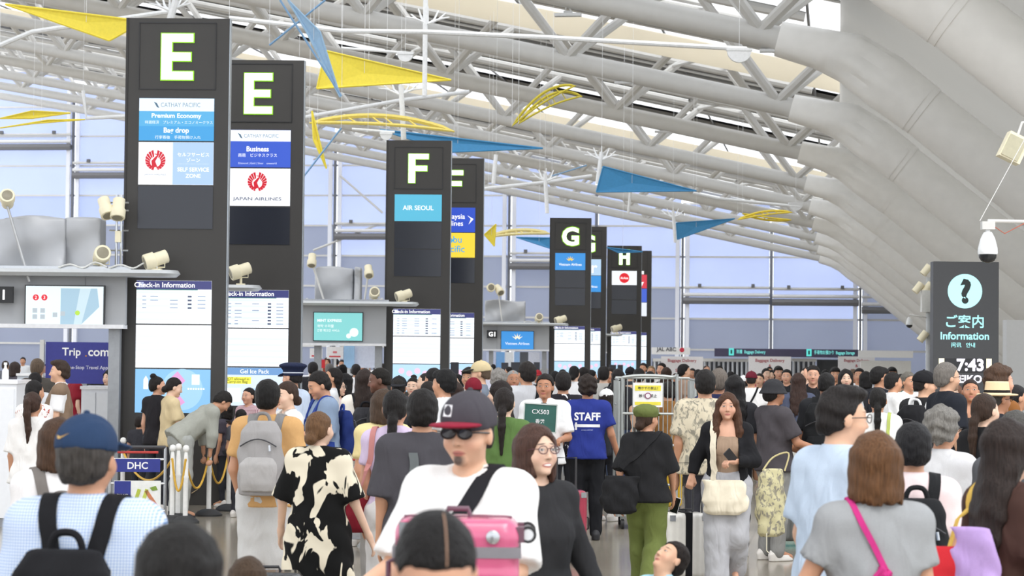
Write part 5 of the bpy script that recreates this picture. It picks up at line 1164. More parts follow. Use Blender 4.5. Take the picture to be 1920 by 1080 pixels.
# ---- distant crowd
C_ = [  # px, py, s, yaw, sex, hair, hair colour, top colour, label, hat
 (11, 677, 78, 20, 'm', 'short', '#3b2f29', '#6a6c75', 'distant brown haired head at the far left edge', None),
 (29, 679, 105, 40, 'f', 'bob', '#3a2f2c', '#55525a', 'dark haired person bowed at the far left counter', None),
 (43, 670, 62, 180, 'm', 'short', '#201d1d', '#dfe2e6', 'tiny distant head in white under the left canopy', None),
 (71, 673, 138, 10, 'm', 'grey', '#6b5b4d', '#5f5a55', 'brown grey haired person behind the black bun', None),
 (66, 699, 152, 350, 'f', 'short', '#1f1c1d', '#d9dade', 'black haired person between the ponytail and the counter', None),
 (86, 683, 72, 190, 'm', 'short', '#201d1c', '#8fa4c8', 'tiny distant head left of the vest wearing clerk', None),
 (136, 679, 92, 30, 'm', 'short', '#1d1b1c', '#3a3b41', 'distant dark head right of the vest wearing clerk', None),
 (142, 687, 122, 60, 'f', 'grey', '#6a6a6a', '#8d2230', 'grey haired person in a red jacket behind the counter', None),
 (177, 676, 112, 60, 'm', 'crop', '#2a2624', '#2b2c31', 'person in cream cap and black top behind the counter', ('cap', '#eadfc4')),
 (190, 689, 112, 200, 'f', 'bob', '#1f1c1c', '#26262a', 'dark haired person in black below the cream cap', None),
 (587, 679, 110, 0, 'm', 'short', '#232022', '#2d2d31', 'dark haired person just right of the second E tower', None),
 (613, 671, 70, 180, 'f', 'bob', '#4a332a', '#8a4a3a', 'distant person with reddish hair under the small white notice', None),
 (618, 682, 90, 10, 'm', 'grey', '#7a7674', '#b9bcc4', 'distant grey haired person left of the lavender panel', None),
 (631, 673, 58, 0, 'm', 'short', '#1f1d1e', '#40434c', 'tiny dark head under the wide white notice', None),
 (641, 675, 66, 190, 'm', 'short', '#1d1b1c', '#e6e7ea', 'tiny person in white under the pale blue panel', None),
 (643, 684, 92, 30, 'f', 'bob', '#1d1b1c', '#dfe0e4', 'black bobbed person in white below the pale blue panel', None),
 (654, 678, 62, 0, 'm', 'short', '#211f1f', '#33353b', 'tiny dark head left of the lavender panel centre', None),
 (668, 683, 102, 10, 'm', 'short', '#262223', '#e9e9ec', 'person with dark hair and white shirt below the lavender panel', None),
 (678, 680, 70, 170, 'f', 'bob', '#2a2324', '#c9a9a0', 'small distant person in a dusty pink top', None),
 (691, 678, 66, 200, 'm', 'short', '#1c1a1b', '#45474f', 'tiny dark haired person facing the camera by the F tower', None),
 (707, 678, 66, 180, 'f', 'bob', '#1c1a1b', '#f0eef0', 'tiny person in white blouse left of the F tower', None),
 (717, 682, 80, 250, 'm', 'short', '#2a2422', '#b98a6a', 'small person turned left against the F tower', None),
 (797, 699, 160, 280, 'm', 'crop', '#2a2523', '#7c7f88', 'person with receding hair in profile under the F screen', None),
 (917, 688, 92, 200, 'f', 'grey', '#c9c6c2', '#dfdff0', 'white haired distant person right of the khaki cap', None),
 (925, 683, 60, 0, 'm', 'short', '#222022', '#e4d25a', 'tiny person in yellow by the G1 counter', None),
 (953, 688, 75, 300, 'm', 'short', '#252122', '#6b6d77', 'small dark head under the middle kiosk monitor', None),
 (1008, 693, 92, 190, 'm', 'crop', '#2a2423', '#d9dade', 'distant person in red cap left of the G tower', ('cap', '#b0303a')),
 (1040, 696, 105, 340, 'm', 'short', '#1c1a1b', '#f0f0f2', 'black haired person in white right of the airline agent', None),
 (1055, 693, 95, 0, 'm', 'short', '#1c1a1b', '#d6d8de', 'black head right under the G screen', None),
 (1077, 686, 120, 15, 'f', 'bun', '#1a1819', '#f2f2f4', 'person with black bun and white top before the G screen', None),
 (1095, 689, 112, 30, 'f', 'long', '#1f1b1b', '#2b2b2f', 'long haired person in black before the G tower', None),
 (1110, 694, 108, 60, 'm', 'short', '#1d1b1c', '#3a3c44', 'dark haired person above the staff member', None),
 (1132, 687, 128, 10, 'm', 'short', '#1f1c1c', '#b9b7b3', 'person in grey shirt with black cross strap before the H tower', None),
 (1143, 690, 110, 180, 'f', 'long', '#2a2220', '#c9b7aa', 'person with loose dark hair beside the grey shirt', None),
 (1159, 692, 128, 0, 'f', 'long', '#211d1d', '#2e2e33', 'long black hair just behind the cage trolley top', None),
 (1182, 687, 105, 10, 'm', 'crop', '#1c1a1b', '#3d3f47', 'person in black cap over the cage trolley', ('cap', '#232327')),
 (1198, 691, 125, 0, 'm', 'short', '#1d1b1b', '#c6a48c', 'person with cropped black hair over the cage notice', None),
 (1206, 681, 82, 200, 'm', 'short', '#2a2525', '#55585f', 'distant head right of the H tower', None),
 (1221, 686, 92, 190, 'f', 'bun', '#8a7458', '#d0c6b8', 'distant light haired person over the cage trolley', None),
 (1219, 696, 118, 10, 'f', 'bun', '#1d1a1b', '#b59a88', 'black haired person right above the cage notice', None),
 (1240, 681, 92, 215, 'm', 'short', '#1d1b1b', '#e8e6e4', 'person with black hair left of the first baggage board', None),
 (1250, 689, 105, 20, 'f', 'long', '#3a2a22', '#26262a', 'person with brown hair in black under the first baggage board', None),
 (1266, 700, 75, 190, 'f', 'bun', '#201d1d', '#c08a7a', 'small dark haired person between the cage posts', None),
 (1284, 683, 112, 80, 'm', 'short', '#1a1819', '#a98e7c', 'person in profile facing right under the first baggage board', None),
 (1298, 691, 82, 200, 'm', 'short', '#1d1b1c', '#cfd8dc', 'small person facing the camera right of the cage top', None),
 (1309, 693, 92, 10, 'm', 'short', '#222021', '#3d5a52', 'small dark head right of the cage trolley', None),
 (1325, 685, 82, 170, 'm', 'crop', '#3a302c', '#44464d', 'distant head before the slatted screen, nearest the cage', None),
 (1349, 686, 82, 180, 'm', 'short', '#1c1a1b', '#f2f2f2', 'distant black hair above the grey haired navy T-shirt', None),
 (1370, 696, 90, 0, 'f', 'bun', '#232021', '#30323a', 'dark head beside the slatted screen', None),
 (1394, 703, 112, 350, 'f', 'crop', '#2a2625', '#9ac4d8', 'person in white cap left of the maroon cap', ('cap', '#f4f4f4')),
 (1424, 700, 110, 200, 'f', 'bun', '#2a2321', '#f0f0f2', 'person in white facing the camera right of the maroon cap', None),
 (1437, 691, 92, 160, 'm', 'short', '#1c1a1b', '#b9505a', 'person in rosy top under the middle baggage board', None),
 (1447, 694, 84, 190, 'f', 'bob', '#1c1a1b', '#3c3e46', 'dark bobbed person under the middle baggage board', None),
 (1460, 687, 100, 175, 'm', 'fringe', '#1a1819', '#2c2d33', 'person with thick fringe over the bucket hat', None),
 (1475, 693, 112, 195, 'm', 'short', '#1b191a', '#27282c', 'person in black facing the camera right of the bucket hat', None),
 (1443, 688, 70, 180, 'm', 'short', '#1b191a', '#dddfe4', 'tiny head beside the middle baggage board text', None),
 (1512, 689, 118, 250, 'm', 'short', '#201d1d', '#4b4d55', 'person turned left beside the raised arm', None),
 (1548, 693, 100, 20, 'f', 'bun', '#1c1a1b', '#2e3036', 'dark head behind the large black backpack', None),
 (1566, 689, 112, 185, 'm', 'fringe', '#1a1819', '#25262a', 'person in black T-shirt right of the large black backpack', None),
 (1601, 693, 105, 170, 'f', 'bob', '#6a5646', '#d9d2c8', 'light haired person right of the grey T-shirt', None),
 (1611, 691, 112, 200, 'm', 'short', '#1b191a', '#e9eaec', 'person in white under the last baggage board', None),
 (1624, 697, 122, 30, 'f', 'bob', '#171617', '#2c2c30', 'black bobbed person under the last baggage board', None),
 (1664, 700, 112, 100, 'f', 'bun', '#33291f', '#c9b3ab', 'person in dusty pink between the black and white T-shirts', None),
 (1673, 689, 105, 180, 'm', 'fringe', '#1a1819', '#6f7380', 'black haired person before the white hoarding', None),
 (1690, 702, 112, 190, 'm', 'short', '#1c1a1b', '#2e7a72', 'person in teal top left of the grey haired white T-shirt', None),
 (1792, 722, 150, 200, 'f', 'bob', '#6a4a3a', '#7a3a3a', 'small face between the navy polo and the bare shoulders', None),
]
for (px, py, s, yw, sex, hr, hcl, tc, lab, ht) in C_:
    # keep statures plausible: the distance follows from the crown's height below the horizon
    hz = HORIZ + (px-960)*ROLL
    add(lab, px, py, s, yw, lab, sex, 'stand' if (px + py) % 2 else 'stand2', hr, hcl, 'abcbf'[px % 5], (tc, .7), fit=.03, bottom=PANTS(['#2c2d33', '#44474f', '#6b6a68', '#3a4660'][px % 4], .01), hat=ht[0] if ht else None, hatc=(ht[1],) if ht else None, res='low', group='distant crowd in front of the gates and counters')
# let neighbours stand clear of each other: shift along the line of sight only
for it in range(80):
    moved = False
    for i in range(len(SPEC)):
        for j in range(i+1, len(SPEC)):
            A, B = SPEC[i][1], SPEC[j][1]; da, db = FPX/A[2], FPX/B[2]
            if abs(da-db) > .5: continue
            dx = (A[0]-960)*da/FPX - (B[0]-960)*db/FPX; dist = math.hypot(dx, da-db)
            need = .48
            if dist < need:
                mv = .3*(need-dist) + .01; sg = 1 if da >= db else -1
                A[2] = FPX/(da + sg*mv); B[2] = FPX/(db - sg*mv); moved = True
    if not moved: break
for key, a, k in SPEC:
    if k.get('res') is None: k['res'] = 'low' if a[2] < 132 else ('mid' if a[2] < 288 else 'hi')
    P_[key] = person(*a, **k)
# ================================================================== WORN AND CARRIED THINGS
from mathutils.bvhtree import BVHTree
def shirt_of(o):
    return [c for c in o.children if c.name.startswith(('shirt', 'cardigan'))]
def bvh_of(o, which=0):
    me = shirt_of(o)[which].data; key = ('bvh', me.name)
    if key not in CACHE: CACHE[key] = BVHTree.FromPolygons([v.co for v in me.vertices], [tuple(p.vertices) for p in me.polygons])
    return CACHE[key]
def catmull(pts, n=6, closed=False):
    P = [Vector(p) for p in pts]; out = []; m = len(P)
    for i in range(m if closed else m-1):
        g = (lambda k: P[k % m]) if closed else (lambda k: P[max(0, min(m-1, k))])
        a, b, c, d = g(i-1), g(i), g(i+1), g(i+2)
        for q in range(n):
            t = q/n; out.append(.5*((2*b) + (c-a)*t + (2*a-5*b+4*c-d)*t*t + (3*b-a-3*c+d)*t**3))
    out.append(P[0].copy() if closed else P[-1]); return out
def ribbon(pts, nrm, w, t):
    vs, fs = [], []; n = len(pts)
    for i, p in enumerate(pts):
        tg = (pts[min(i+1, n-1)] - pts[max(i-1, 0)]).normalized(); nn = nrm[i]; s = tg.cross(nn).normalized(); nn = s.cross(tg).normalized()
        vs += [p + s*w/2 + nn*t/2, p + s*w/2 - nn*t/2, p - s*w/2 - nn*t/2, p - s*w/2 + nn*t/2]
    for i in range(n-1):
        for k in range(4): fs.append((i*4+k, i*4+(k+1) % 4, (i+1)*4+(k+1) % 4, (i+1)*4+k))
    fs += [(3, 2, 1, 0), tuple((n-1)*4+k for k in range(4))]
    return MB().add(vs, fs)
def snapped(o, pts, off=.007, closed=False, n=6, extra=None):
    b = bvh_of(o); P, N = [], []
    for p in catmull(pts, n, closed):
        q, nr, _, dist = b.find_nearest(p)
        P.append(q + nr*off); N.append(nr)
    for _ in range(3):
        P = [P[i] if i in (0, len(P)-1) else (P[i-1]+P[i]*2+P[i+1])/4 for i in range(len(P))]
    return P, N
def worn(name, o, label, cat, group=None):
    e = empty(name); e.location = o.location; e.rotation_euler = o.rotation_euler; e.scale = o.scale; tag(e, label, cat, group); return e
def pack_mesh(w, d, h, seed=0):
    key = ('pack', w, d, h)
    if key in CACHE: return CACHE[key]
    S = SDF((-w/2-.04, -d-.08, -.03), (w/2+.04, .05, h+.08), .013)
    S.prof([0, .05, h*.5, h*.85, h], [w*.46, w*.5, w*.5, w*.44, w*.30], [d*.46, d*.5, d*.5, d*.42, d*.25], [-d*.5, -d*.5, -d*.5, -d*.46, -d*.40], wr=.005, k=.03, ex=3.0)
    a = S.mesh()[0]
    S = SDF((-w/2, -d-.08, -.02), (w/2, -d*.5, h*.62), .013); S.prof([.03, .08, h*.42, h*.52], [w*.36, w*.40, w*.40, w*.30], [.03, .045, .045, .02], [-d*.98, -d, -d*.98, -d*.94], wr=.003, k=.02, ex=3.0)
    CACHE[key] = (a, S.mesh()[0]); return CACHE[key]
def backpack(o, label, col, strapc=None, pocket=None, w=.30, d=.15, h=.44, z0=.96, handle=True, front=True):
    e = worn('backpack', o, label, 'backpack', 'backpacks worn in the crowd'); m = fabric(col); ms = fabric(strapc or col)
    b = bvh_of(o); q = b.ray_cast(Vector((0, -1, z0+h*.5)), Vector((0, 1, 0)))[0]; yb = q.y + .0 if q else -.13
    A, Pk = pack_mesh(w, d, h); T = Matrix.Translation((0, yb, z0))
    link('pack_body', A, m, e, T); link('front_pocket', Pk, fabric(pocket or col), e, T)
    zt = z0 + h
    for sg in (-1, 1):
        pts = [(sg*.07, yb-.01, zt-.05), (sg*.085, yb*.9, 1.36), (sg*.10, -.05, 1.47), (sg*.105, .05, 1.46), (sg*.115, .16, 1.33), (sg*.13, .17, 1.18), (sg*.17, .05, 1.05), (sg*.17, -.05, 1.02)]
        P, N = snapped(o, pts); ribbon(P, N, .055, .012).build('shoulder_strap', ms, e, True)
    if handle: MB().tube(catmull([(-.05, yb-.03, zt-.05), (-.047, yb-.035, zt+.01), (-.025, yb-.04, zt+.045), (.025, yb-.04, zt+.045), (.047, yb-.035, zt+.01), (.05, yb-.03, zt-.05)], 4), .012, 8).build('grab_handle', ms, e, True)
    zp = [( -w*.40 + w*.8*k/10, yb - d*.97 - .012*math.sin(math.pi*k/10), z0+h*.66 + .05*math.sin(math.pi*k/10)) for k in range(11)]
    MB().tube(zp, .005, 6).build('zip', mat('#3a3a3e', .4), e)
    MB().tube([(.08, yb-d-.012, z0+h*.68), (.085, yb-d-.018, z0+h*.60)], .008, 6).build('zip_puller', CHROME, e)
    return e
def sling(o, label, side, col, w=.035, hip=.98, name='shoulder_strap', e=None, cat='strap', bag=None):
    e = e or worn('sling_bag' if bag else 'sling_strap', o, label, cat)
    pts = [(side*.10, -.01, 1.46), (side*.05, .14, 1.33), (-side*.06, .15, 1.15), (-side*.16, .06, hip), (-side*.16, -.06, hip), (-side*.05, -.15, 1.15), (side*.06, -.14, 1.34)]
    P, N = snapped(o, pts, .008, True); ribbon(P, N, w, .007).build(name, fabric(col), e, True)
    return e
def pouch_mesh(w, d, h, sag=.03, key2=0):
    key = ('pouch', w, d, h, sag)
    if key in CACHE: return CACHE[key]
    S = SDF((-w/2-.05, -d/2-.05, -.05), (w/2+.05, d/2+.05, h+.05), .012)
    S.prof([0, sag, h*.4, h*.85, h], [w*.30, w*.44, w*.5, w*.44, w*.40], [d*.25, d*.45, d*.5, d*.3, d*.12], wr=.008, k=.02, ex=2.6); CACHE[key] = S.mesh()[0]; return CACHE[key]
def shoulder_bag(o, label, col, side, z0, size, strap_pts, y=0.0, x=None, rot=0.0, strapw=.03, strapc=None, cat='bag', snap_=True, pm=None):
    e = worn('shoulder_bag', o, label, cat); w, d, h = size; x = side*.26 if x is None else x
    link('bag_body', pouch_mesh(w, d, h), pm or fabric(col), e, Matrix.Translation((x, y, z0)) @ Matrix.Rotation(rot, 4, 'Z'))
    if strap_pts:
        P = catmull(strap_pts, 6); N = [Vector((p.x, p.y, .2)).normalized() for p in P]
        if snap_: 
            b = bvh_of(o)
            for i, p in enumerate(P):
                q, nr, _, dist = b.find_nearest(p)
                if dist < .06: P[i] = q + nr*.008; N[i] = nr
        ribbon(P, N, strapw, .007).build('strap', fabric(strapc or col), e, True)
    return e
# extra garments: cardigan, vest
def garment(o, sex, pose, res, sleeve, hem, fit, neck, col, name='cardigan'):
    return link(name, shirt_mesh(sex, pose, res, sleeve, hem, fit, 1, neck), fabric(col), o)
garment(P_['longhair'], 'f', 'pull_r', 'hi', 1.9, .78, .035, 'open', '#1d1d20')
garment(P_['greygal'], 'f', 'stand', 'mid', 1.6, .80, .04, 'open', '#eeece8')
garment(P_['clerk'], 'm', 'hold', 'mid', 0, .88, .06, 'vest', '#8a7461', 'vest')
def shirt_letters(o, s, x, z, w, m, h=None, back=True, bold=.01, name='lettering', off=.004):
    me, tw, th = text_mesh(s, bold); me = me.copy(); k = w/tw; kz = (h/th) if h else k; b = bvh_of(o); sg = -1 if back else 1
    for v in me.vertices:
        X = x + v.co.x*k*(1 if back else -1); Z = z + v.co.y*kz; q, nr, _, _ = b.ray_cast(Vector((X, sg*1.0, Z)), Vector((0, -sg, 0)))
        v.co = (q + nr*off) if q else Vector((X, sg*.14, Z))
    return link(name, me, m, shirt_of(o)[0])
def shirt_patch(o, x0, x1, z0, z1, m, back=True, off=.003, name='print_patch', n=8):
    b = bvh_of(o); sg = -1 if back else 1; vs, fs = [], []
    for i in range(n+1):
        for j in range(n+1):
            X, Z = x0+(x1-x0)*i/n, z0+(z1-z0)*j/n; q, nr, _, _ = b.ray_cast(Vector((X, sg, Z)), Vector((0, -sg, 0))); vs.append((q+nr*off) if q else Vector((X, sg*.14, Z)))
    for i in range(n):
        for j in range(n): a = i*(n+1)+j; f = (a, a+n+1, a+n+2, a+1); fs.append(f if back else f[::-1])
    return MB().add(vs, fs).build(name, m, shirt_of(o)[0], True)
WP = mat('#f2f2f4', .7, var=.01)
st = P_['staff']
shirt_letters(st, 'STAFF', .0, 1.285, .27, WP, .085, True, .03); shirt_patch(st, -.13, .13, 1.175, 1.205, WP); shirt_letters(st, 'i', -.115, 1.185, .022, WP, .08, True, .05); shirt_letters(st, 'KANSAI AIRPORT', .0, 1.145, .12, mat('#b9c4e6', .7))
for k in range(2): shirt_patch(P_['white'], -.015-.095*k, .065-.095*k, 1.225, 1.305, mat('#5d5f63', .7, var=.2, scale=30), False)
shirt_letters(P_['mshirt'], 'M', .12, 1.30, .07, WP, .07, True, .03)
shirt_patch(P_['greywhite'], -.05, .04, 1.18, 1.28, mat('#e08a3a', .7), False)
# gold tick on the navy cap, white patch on the grey cap, emblem on the black cap
def on_hat(o, poly, m, z, y, x=0.0, name='cap_emblem', off=.003, yaw=0.0):
    hat = [c for c in o.children if c.name.startswith('hat')][0]; b = BVHTree.FromPolygons([v.co for v in hat.data.vertices], [tuple(p.vertices) for p in hat.data.polygons]); vs = []
    R = Matrix.Rotation(yaw, 3, 'Z')
    for px, pz in poly:
        o_ = R @ Vector((x+px, y*3, z+pz)); d_ = R @ Vector((0, -1 if y > 0 else 1, 0)); q, nr, _, _ = b.ray_cast(o_, d_); vs.append((q+nr*off) if q else o_*.3)
    n = len(vs); c = sum(vs, Vector())/n; vs.append(c); f = [(i, (i+1) % n, n) for i in range(n)]
    if y < 0: f = [t for t in f]
    return MB().add(vs, f).build(name, m, hat)
on_hat(P_['cap'], [(-.026, .004), (-.022, -.006), (-.012, -.006), (.022, .012), (-.010, .001), (-.018, .0)], mat('#c9a460', .5), .072, -.12, -.028)
on_hat(P_['white'], [(-.018, -.018), (.018, -.018), (.018, .02), (-.018, .02)], mat('#e8e8ea', .6), .085, .12, .035)
on_hat(P_['yellowcap'], [(-.02, .012), (-.012, -.012), (0, .0), (.012, -.012), (.02, .012), (0, .006)], mat('#e2b93a', .6), .07, .12)
# backpacks
backpack(P_['cap'], 'black backpack on the blue checked shirt', '#1d1d20', w=.34, d=.16, h=.42, z0=.90)
backpack(P_['orange'], 'light grey backpack with black trim on the orange T-shirt', '#a7a4a3', '#8a8887', '#b5b2b0', w=.31, d=.17, h=.50, z0=.93)
backpack(P_['pinktee'], 'black backpack on the pale pink T-shirt', '#222325', w=.30, d=.15, h=.46, z0=.90)
backpack(P_['blackpack'], 'large black backpack before the baggage boards', '#1f2022', w=.36, d=.22, h=.62, z0=.80)
backpack(P_['redpack'], 'red and black backpack under the black cap', '#202023', '#e6e6e6', '#b3222f', w=.33, d=.2, h=.52, z0=.88)
backpack(P_['longbrown'], 'red and dark grey backpack beside the lilac T-shirt', '#3a3a3e', '#222226', '#a82438', w=.30, d=.18, h=.44, z0=.90)
backpack(P_['phoneman'], 'navy blue backpack with an orange edge on the slate T-shirt', '#24346e', '#2e4590', '#d98a3a', w=.28, d=.14, h=.42, z0=.92)
backpack(P_['strapback'], 'pale backpack with grey straps beside the navy cap', '#d8d6d3', '#7c7672', w=.28, d=.13, h=.40, z0=.90)
backpack(P_['whitecap'], 'dark backpack with an orange stripe behind the staff member', '#33353b', '#26262a', '#4a4d55', w=.33, d=.2, h=.5, z0=.85)
# straps and bags
sling(P_['white'], 'broad black strap across the white T-shirt', -1, '#26262a', .06)
sling(P_['graytall'], 'black cross strap over the pale grey shirt', 1, '#1d1f22', .04)
sling(P_['maroon'], 'black cross strap over the white T-shirt, maroon cap wearer', 1, '#1d1d20', .03)
sling(P_['greytee'], 'bright pink twisted cord across the grey T-shirt', -1, '#c2357e', .022)
e = [o for o in bpy.data.objects if o.name == 'sling_strap.003'][0]
kp = bvh_of(P_['greytee']).ray_cast(Vector((-.005, -1, 1.20)), Vector((0, 1, 0)))[0]
kn = MB(); [kn.tube([kp + Vector((.03*math.cos(a), -.012, .03*math.sin(a))), kp + Vector((-.01*math.cos(a+1), -.02, -.02*math.sin(a+1)))], [.012, .014], 6) for a in (0.3, 1.8, 3.6, 5.2)]; kn.build('knot', fabric('#c2357e'), e, True)
sling([o for k, o in P_.items() if k.startswith('person in grey shirt with black cross')][0], 'thin black cross strap on a distant grey shirt', 1, '#1c1c1f', .03)
shoulder_bag(P_['olive'], 'slouchy black shoulder bag on the olive trousered walker', '#232325', -1, .74, (.34, .14, .34), [(-.26, -.10, 1.05), (-.20, -.14, 1.15), (-.05, -.16, 1.28), (.08, -.12, 1.42), (.12, 0, 1.47), (.08, .12, 1.38), (-.05, .17, 1.2), (-.22, .14, 1.05), (-.27, .06, 1.03)], y=-.19, x=-.20, strapw=.045)
shoulder_bag(P_['longhair'], 'cream canvas bag hanging in front of the grey sweatpants', '#e6dcc6', 1, .66, (.40, .14, .30), [(.12, .16, .94), (.14, .17, 1.1), (.13, .12, 1.30), (.11, .0, 1.46), (.09, -.11, 1.36)], y=.19, x=.02, strapw=.055)
shoulder_bag(P_['lilac'], 'dark red tote bag with striped straps on the lilac T-shirt', '#7e1f2c', -1, .78, (.34, .12, .32), [(-.20, -.12, 1.07), (-.15, -.13, 1.25), (-.13, -.06, 1.45), (-.13, .08, 1.36), (-.2, .1, 1.07)], y=.0, x=-.22, strapw=.035, strapc='#c98a86', rot=.6)
shoulder_bag(P_['charcoal'], 'dark grey satchel with a broad strap on the charcoal shirt', '#55585a', 1, .70, (.34, .12, .30), [(-.06, -.17, 1.37), (-.055, -.18, 1.25), (-.05, -.19, 1.12), (-.03, -.2, .98)], y=-.22, x=.06, strapw=.05, strapc='#6a6f70')
sb = [o for o in bpy.data.objects if o.name.startswith('shoulder_bag')][-1]
MB().tube([(-.045, -.20, 1.02), (-.03, -.212, .99), (-.015, -.20, 1.02), (-.03, -.205, 1.0), (-.03, -.205, .95)], .006, 6).build('metal_clip', CHROME, sb)
shoulder_bag(P_['greenbag'], 'lime green shoulder bag on the white top', '#b3c06a', 1, .98, (.30, .12, .24), [(.10, -.14, 1.2), (.10, -.12, 1.36), (.11, 0, 1.47), (.11, .1, 1.36)], y=-.17, x=.03, strapw=.03)
e = shoulder_bag(P_['browntee'], 'red and lilac patchwork bag with clear pocket at the right', '#c22b33', -1, .70, (.40, .2, .52), [(-.10, -.22, 1.18), (-.12, -.12, 1.38), (-.11, 0, 1.48), (-.1, .1, 1.36)], y=-.30, x=-.02, strapw=.03, strapc='#d8b45a', rot=.9)
link('side_panel', pouch_mesh(.2, .1, .34), fabric('#b79ad0'), e, Matrix.Translation((.09, -.24, .96)) @ Matrix.Rotation(.5, 4, 'Z')); MB().box((.10, -.36, 1.02), (.03, .15, .14)).build('clear_pocket', mat('#d6d6da', .15, var=.15, scale=40, bump=.6), e); MB().tube([(.08, -.17, 1.2), (.10, -.16, 1.0), (.09, -.14, .8)], .014, 8).build('piping', fabric('#3a66b0'), e)
ho = P_['browntee']; e = worn('paper_windmill', ho, 'small rainbow paper decorations hanging from the patchwork bag', 'decoration')
for k, c in enumerate(('#e3b93c', '#c23a44', '#8ad04a', '#4a7ad8', '#8d6ad0')):
    MB().box((.19, .02+.045*(k % 3), 1.02-.07*k), (.006, .09, .035), Matrix.Rotation(.6*k, 3, 'X')).build('paper_vane', mat(c, .6), e)
MB().tube([(.10, -.12, 1.05), (.18, .02, .95), (.18, .08, .72)], .003, 5).build('string', fabric('#6a7a3a'), e)
# sand coloured map print bag hanging behind the blue polo
p = at(1446, 960, FPX/205); e = empty('tote_bag', (p.x, FPX/205, 0)); tag(e, 'sand coloured printed tote hanging left of the pale blue polo', 'bag')
link('bag_body', pouch_mesh(.30, .14, .62), fabric('#cbc49c', kind='aloha'), e, Matrix.Translation((0, 0, .30)) @ Matrix.Rotation(.4, 4, 'Z'))
MB().tube(catmull([(-.08, 0, .9), (0.02, .05, 1.02), (.16, .04, 1.06), (.12, 0, .9)], 5), .008, 6).build('handle', fabric('#cbbf90'), e, True); MB().tube([(-.05, -.08, .34), (-.05, -.09, .18), (-.03, -.09, .16)], .005, 5).build('drawstring', fabric('#e8e2cc'), e)
# phones
def phone(o, loc, rot, label, col='#2a2a2e'):
    e = worn('mobile_phone', o, label, 'phone'); M_ = Matrix.Translation(loc) @ Euler(rot).to_matrix().to_4x4()
    b = MB().box((0, 0, 0), (.074, .009, .150)).build('case', mat(col, .3), e); b.matrix_local = M_; s_ = MB().box((0, -.0055, 0), (.068, .001, .142)).build('glass', mat('#14161c', .1), b); return e
phone(P_['phoneman'], (.01, .355, 1.20), (-.9, 0, 0), 'phone in an orange case held by the slate T-shirt wearer', '#c9602e'); phone(P_['longhair'], (-.02, .31, 1.17), (-.6, .8, .2), 'phone held in front of the cream bag wearer'); phone(P_['beigegirl'], (.01, .355, 1.20), (-.9, 0, 0), 'phone held by the beige top wearer'); phone(P_['plaid'], (.01, .355, 1.20), (-.9, 0, 0), 'phone held by the red checked shirt wearer'); phone(P_['bareneck'], (.01, .355, 1.20), (-.9, 0, 0), 'phone held by the bare shouldered person'); phone(P_['olive'], (.215, .29, .80), (.2, .3, 0), 'phone in the hand of the olive trousered walker', '#d8d8da')
# black tie and green flight board of the agent
ag = P_['agent']; tb = bvh_of(ag); pts = [Vector((0, 1, z)) for z in (1.42, 1.38, 1.3, 1.2, 1.12)]; PP = [tb.ray_cast(q, Vector((0, -1, 0))) for q in pts]; PP = [r for r in PP if r[0] is not None]
if len(PP) > 1: ribbon([r[0]+r[1]*.006 for r in PP], [r[1] for r in PP], .06, .006).build('tie', fabric('#16181c'), ag)
e = worn('flight_board', ag, 'green board reading CX503 held by the airline agent', 'sign')
a, b = at(981, 757, FPX/190-.5), at(1042, 810, FPX/190-.5); e.location = ((a.x+b.x)/2, FPX/190-.5, b.z); e.rotation_euler = (0, 0.05, 0); e.scale = (1, 1, 1); w, h = b.x-a.x, a.z-b.z
MB().box((0, 0, h/2), (w, .012, h)).build('board', mat('#2f6158', .5), e); fr = MB(); [fr.box((x, -.004, h/2), (.012, .02, h)) for x in (-w/2, w/2)]; [fr.box((0, -.004, z), (w, .02, .012)) for z in (0, h)]; fr.build('frame', mat('#cfd6d2', .4), e)
MB().tube([(0, .012, h*.3), (0, .014, -.14)], .012, 8).build('handle', mat('#cfd6d2', .4), e); letter('CX503', e, 0, h*.72, w*.52, None, -.009, WP, .01); letter('香港', e, 0, h*.38, w*.28, None, -.009, WP, .01)
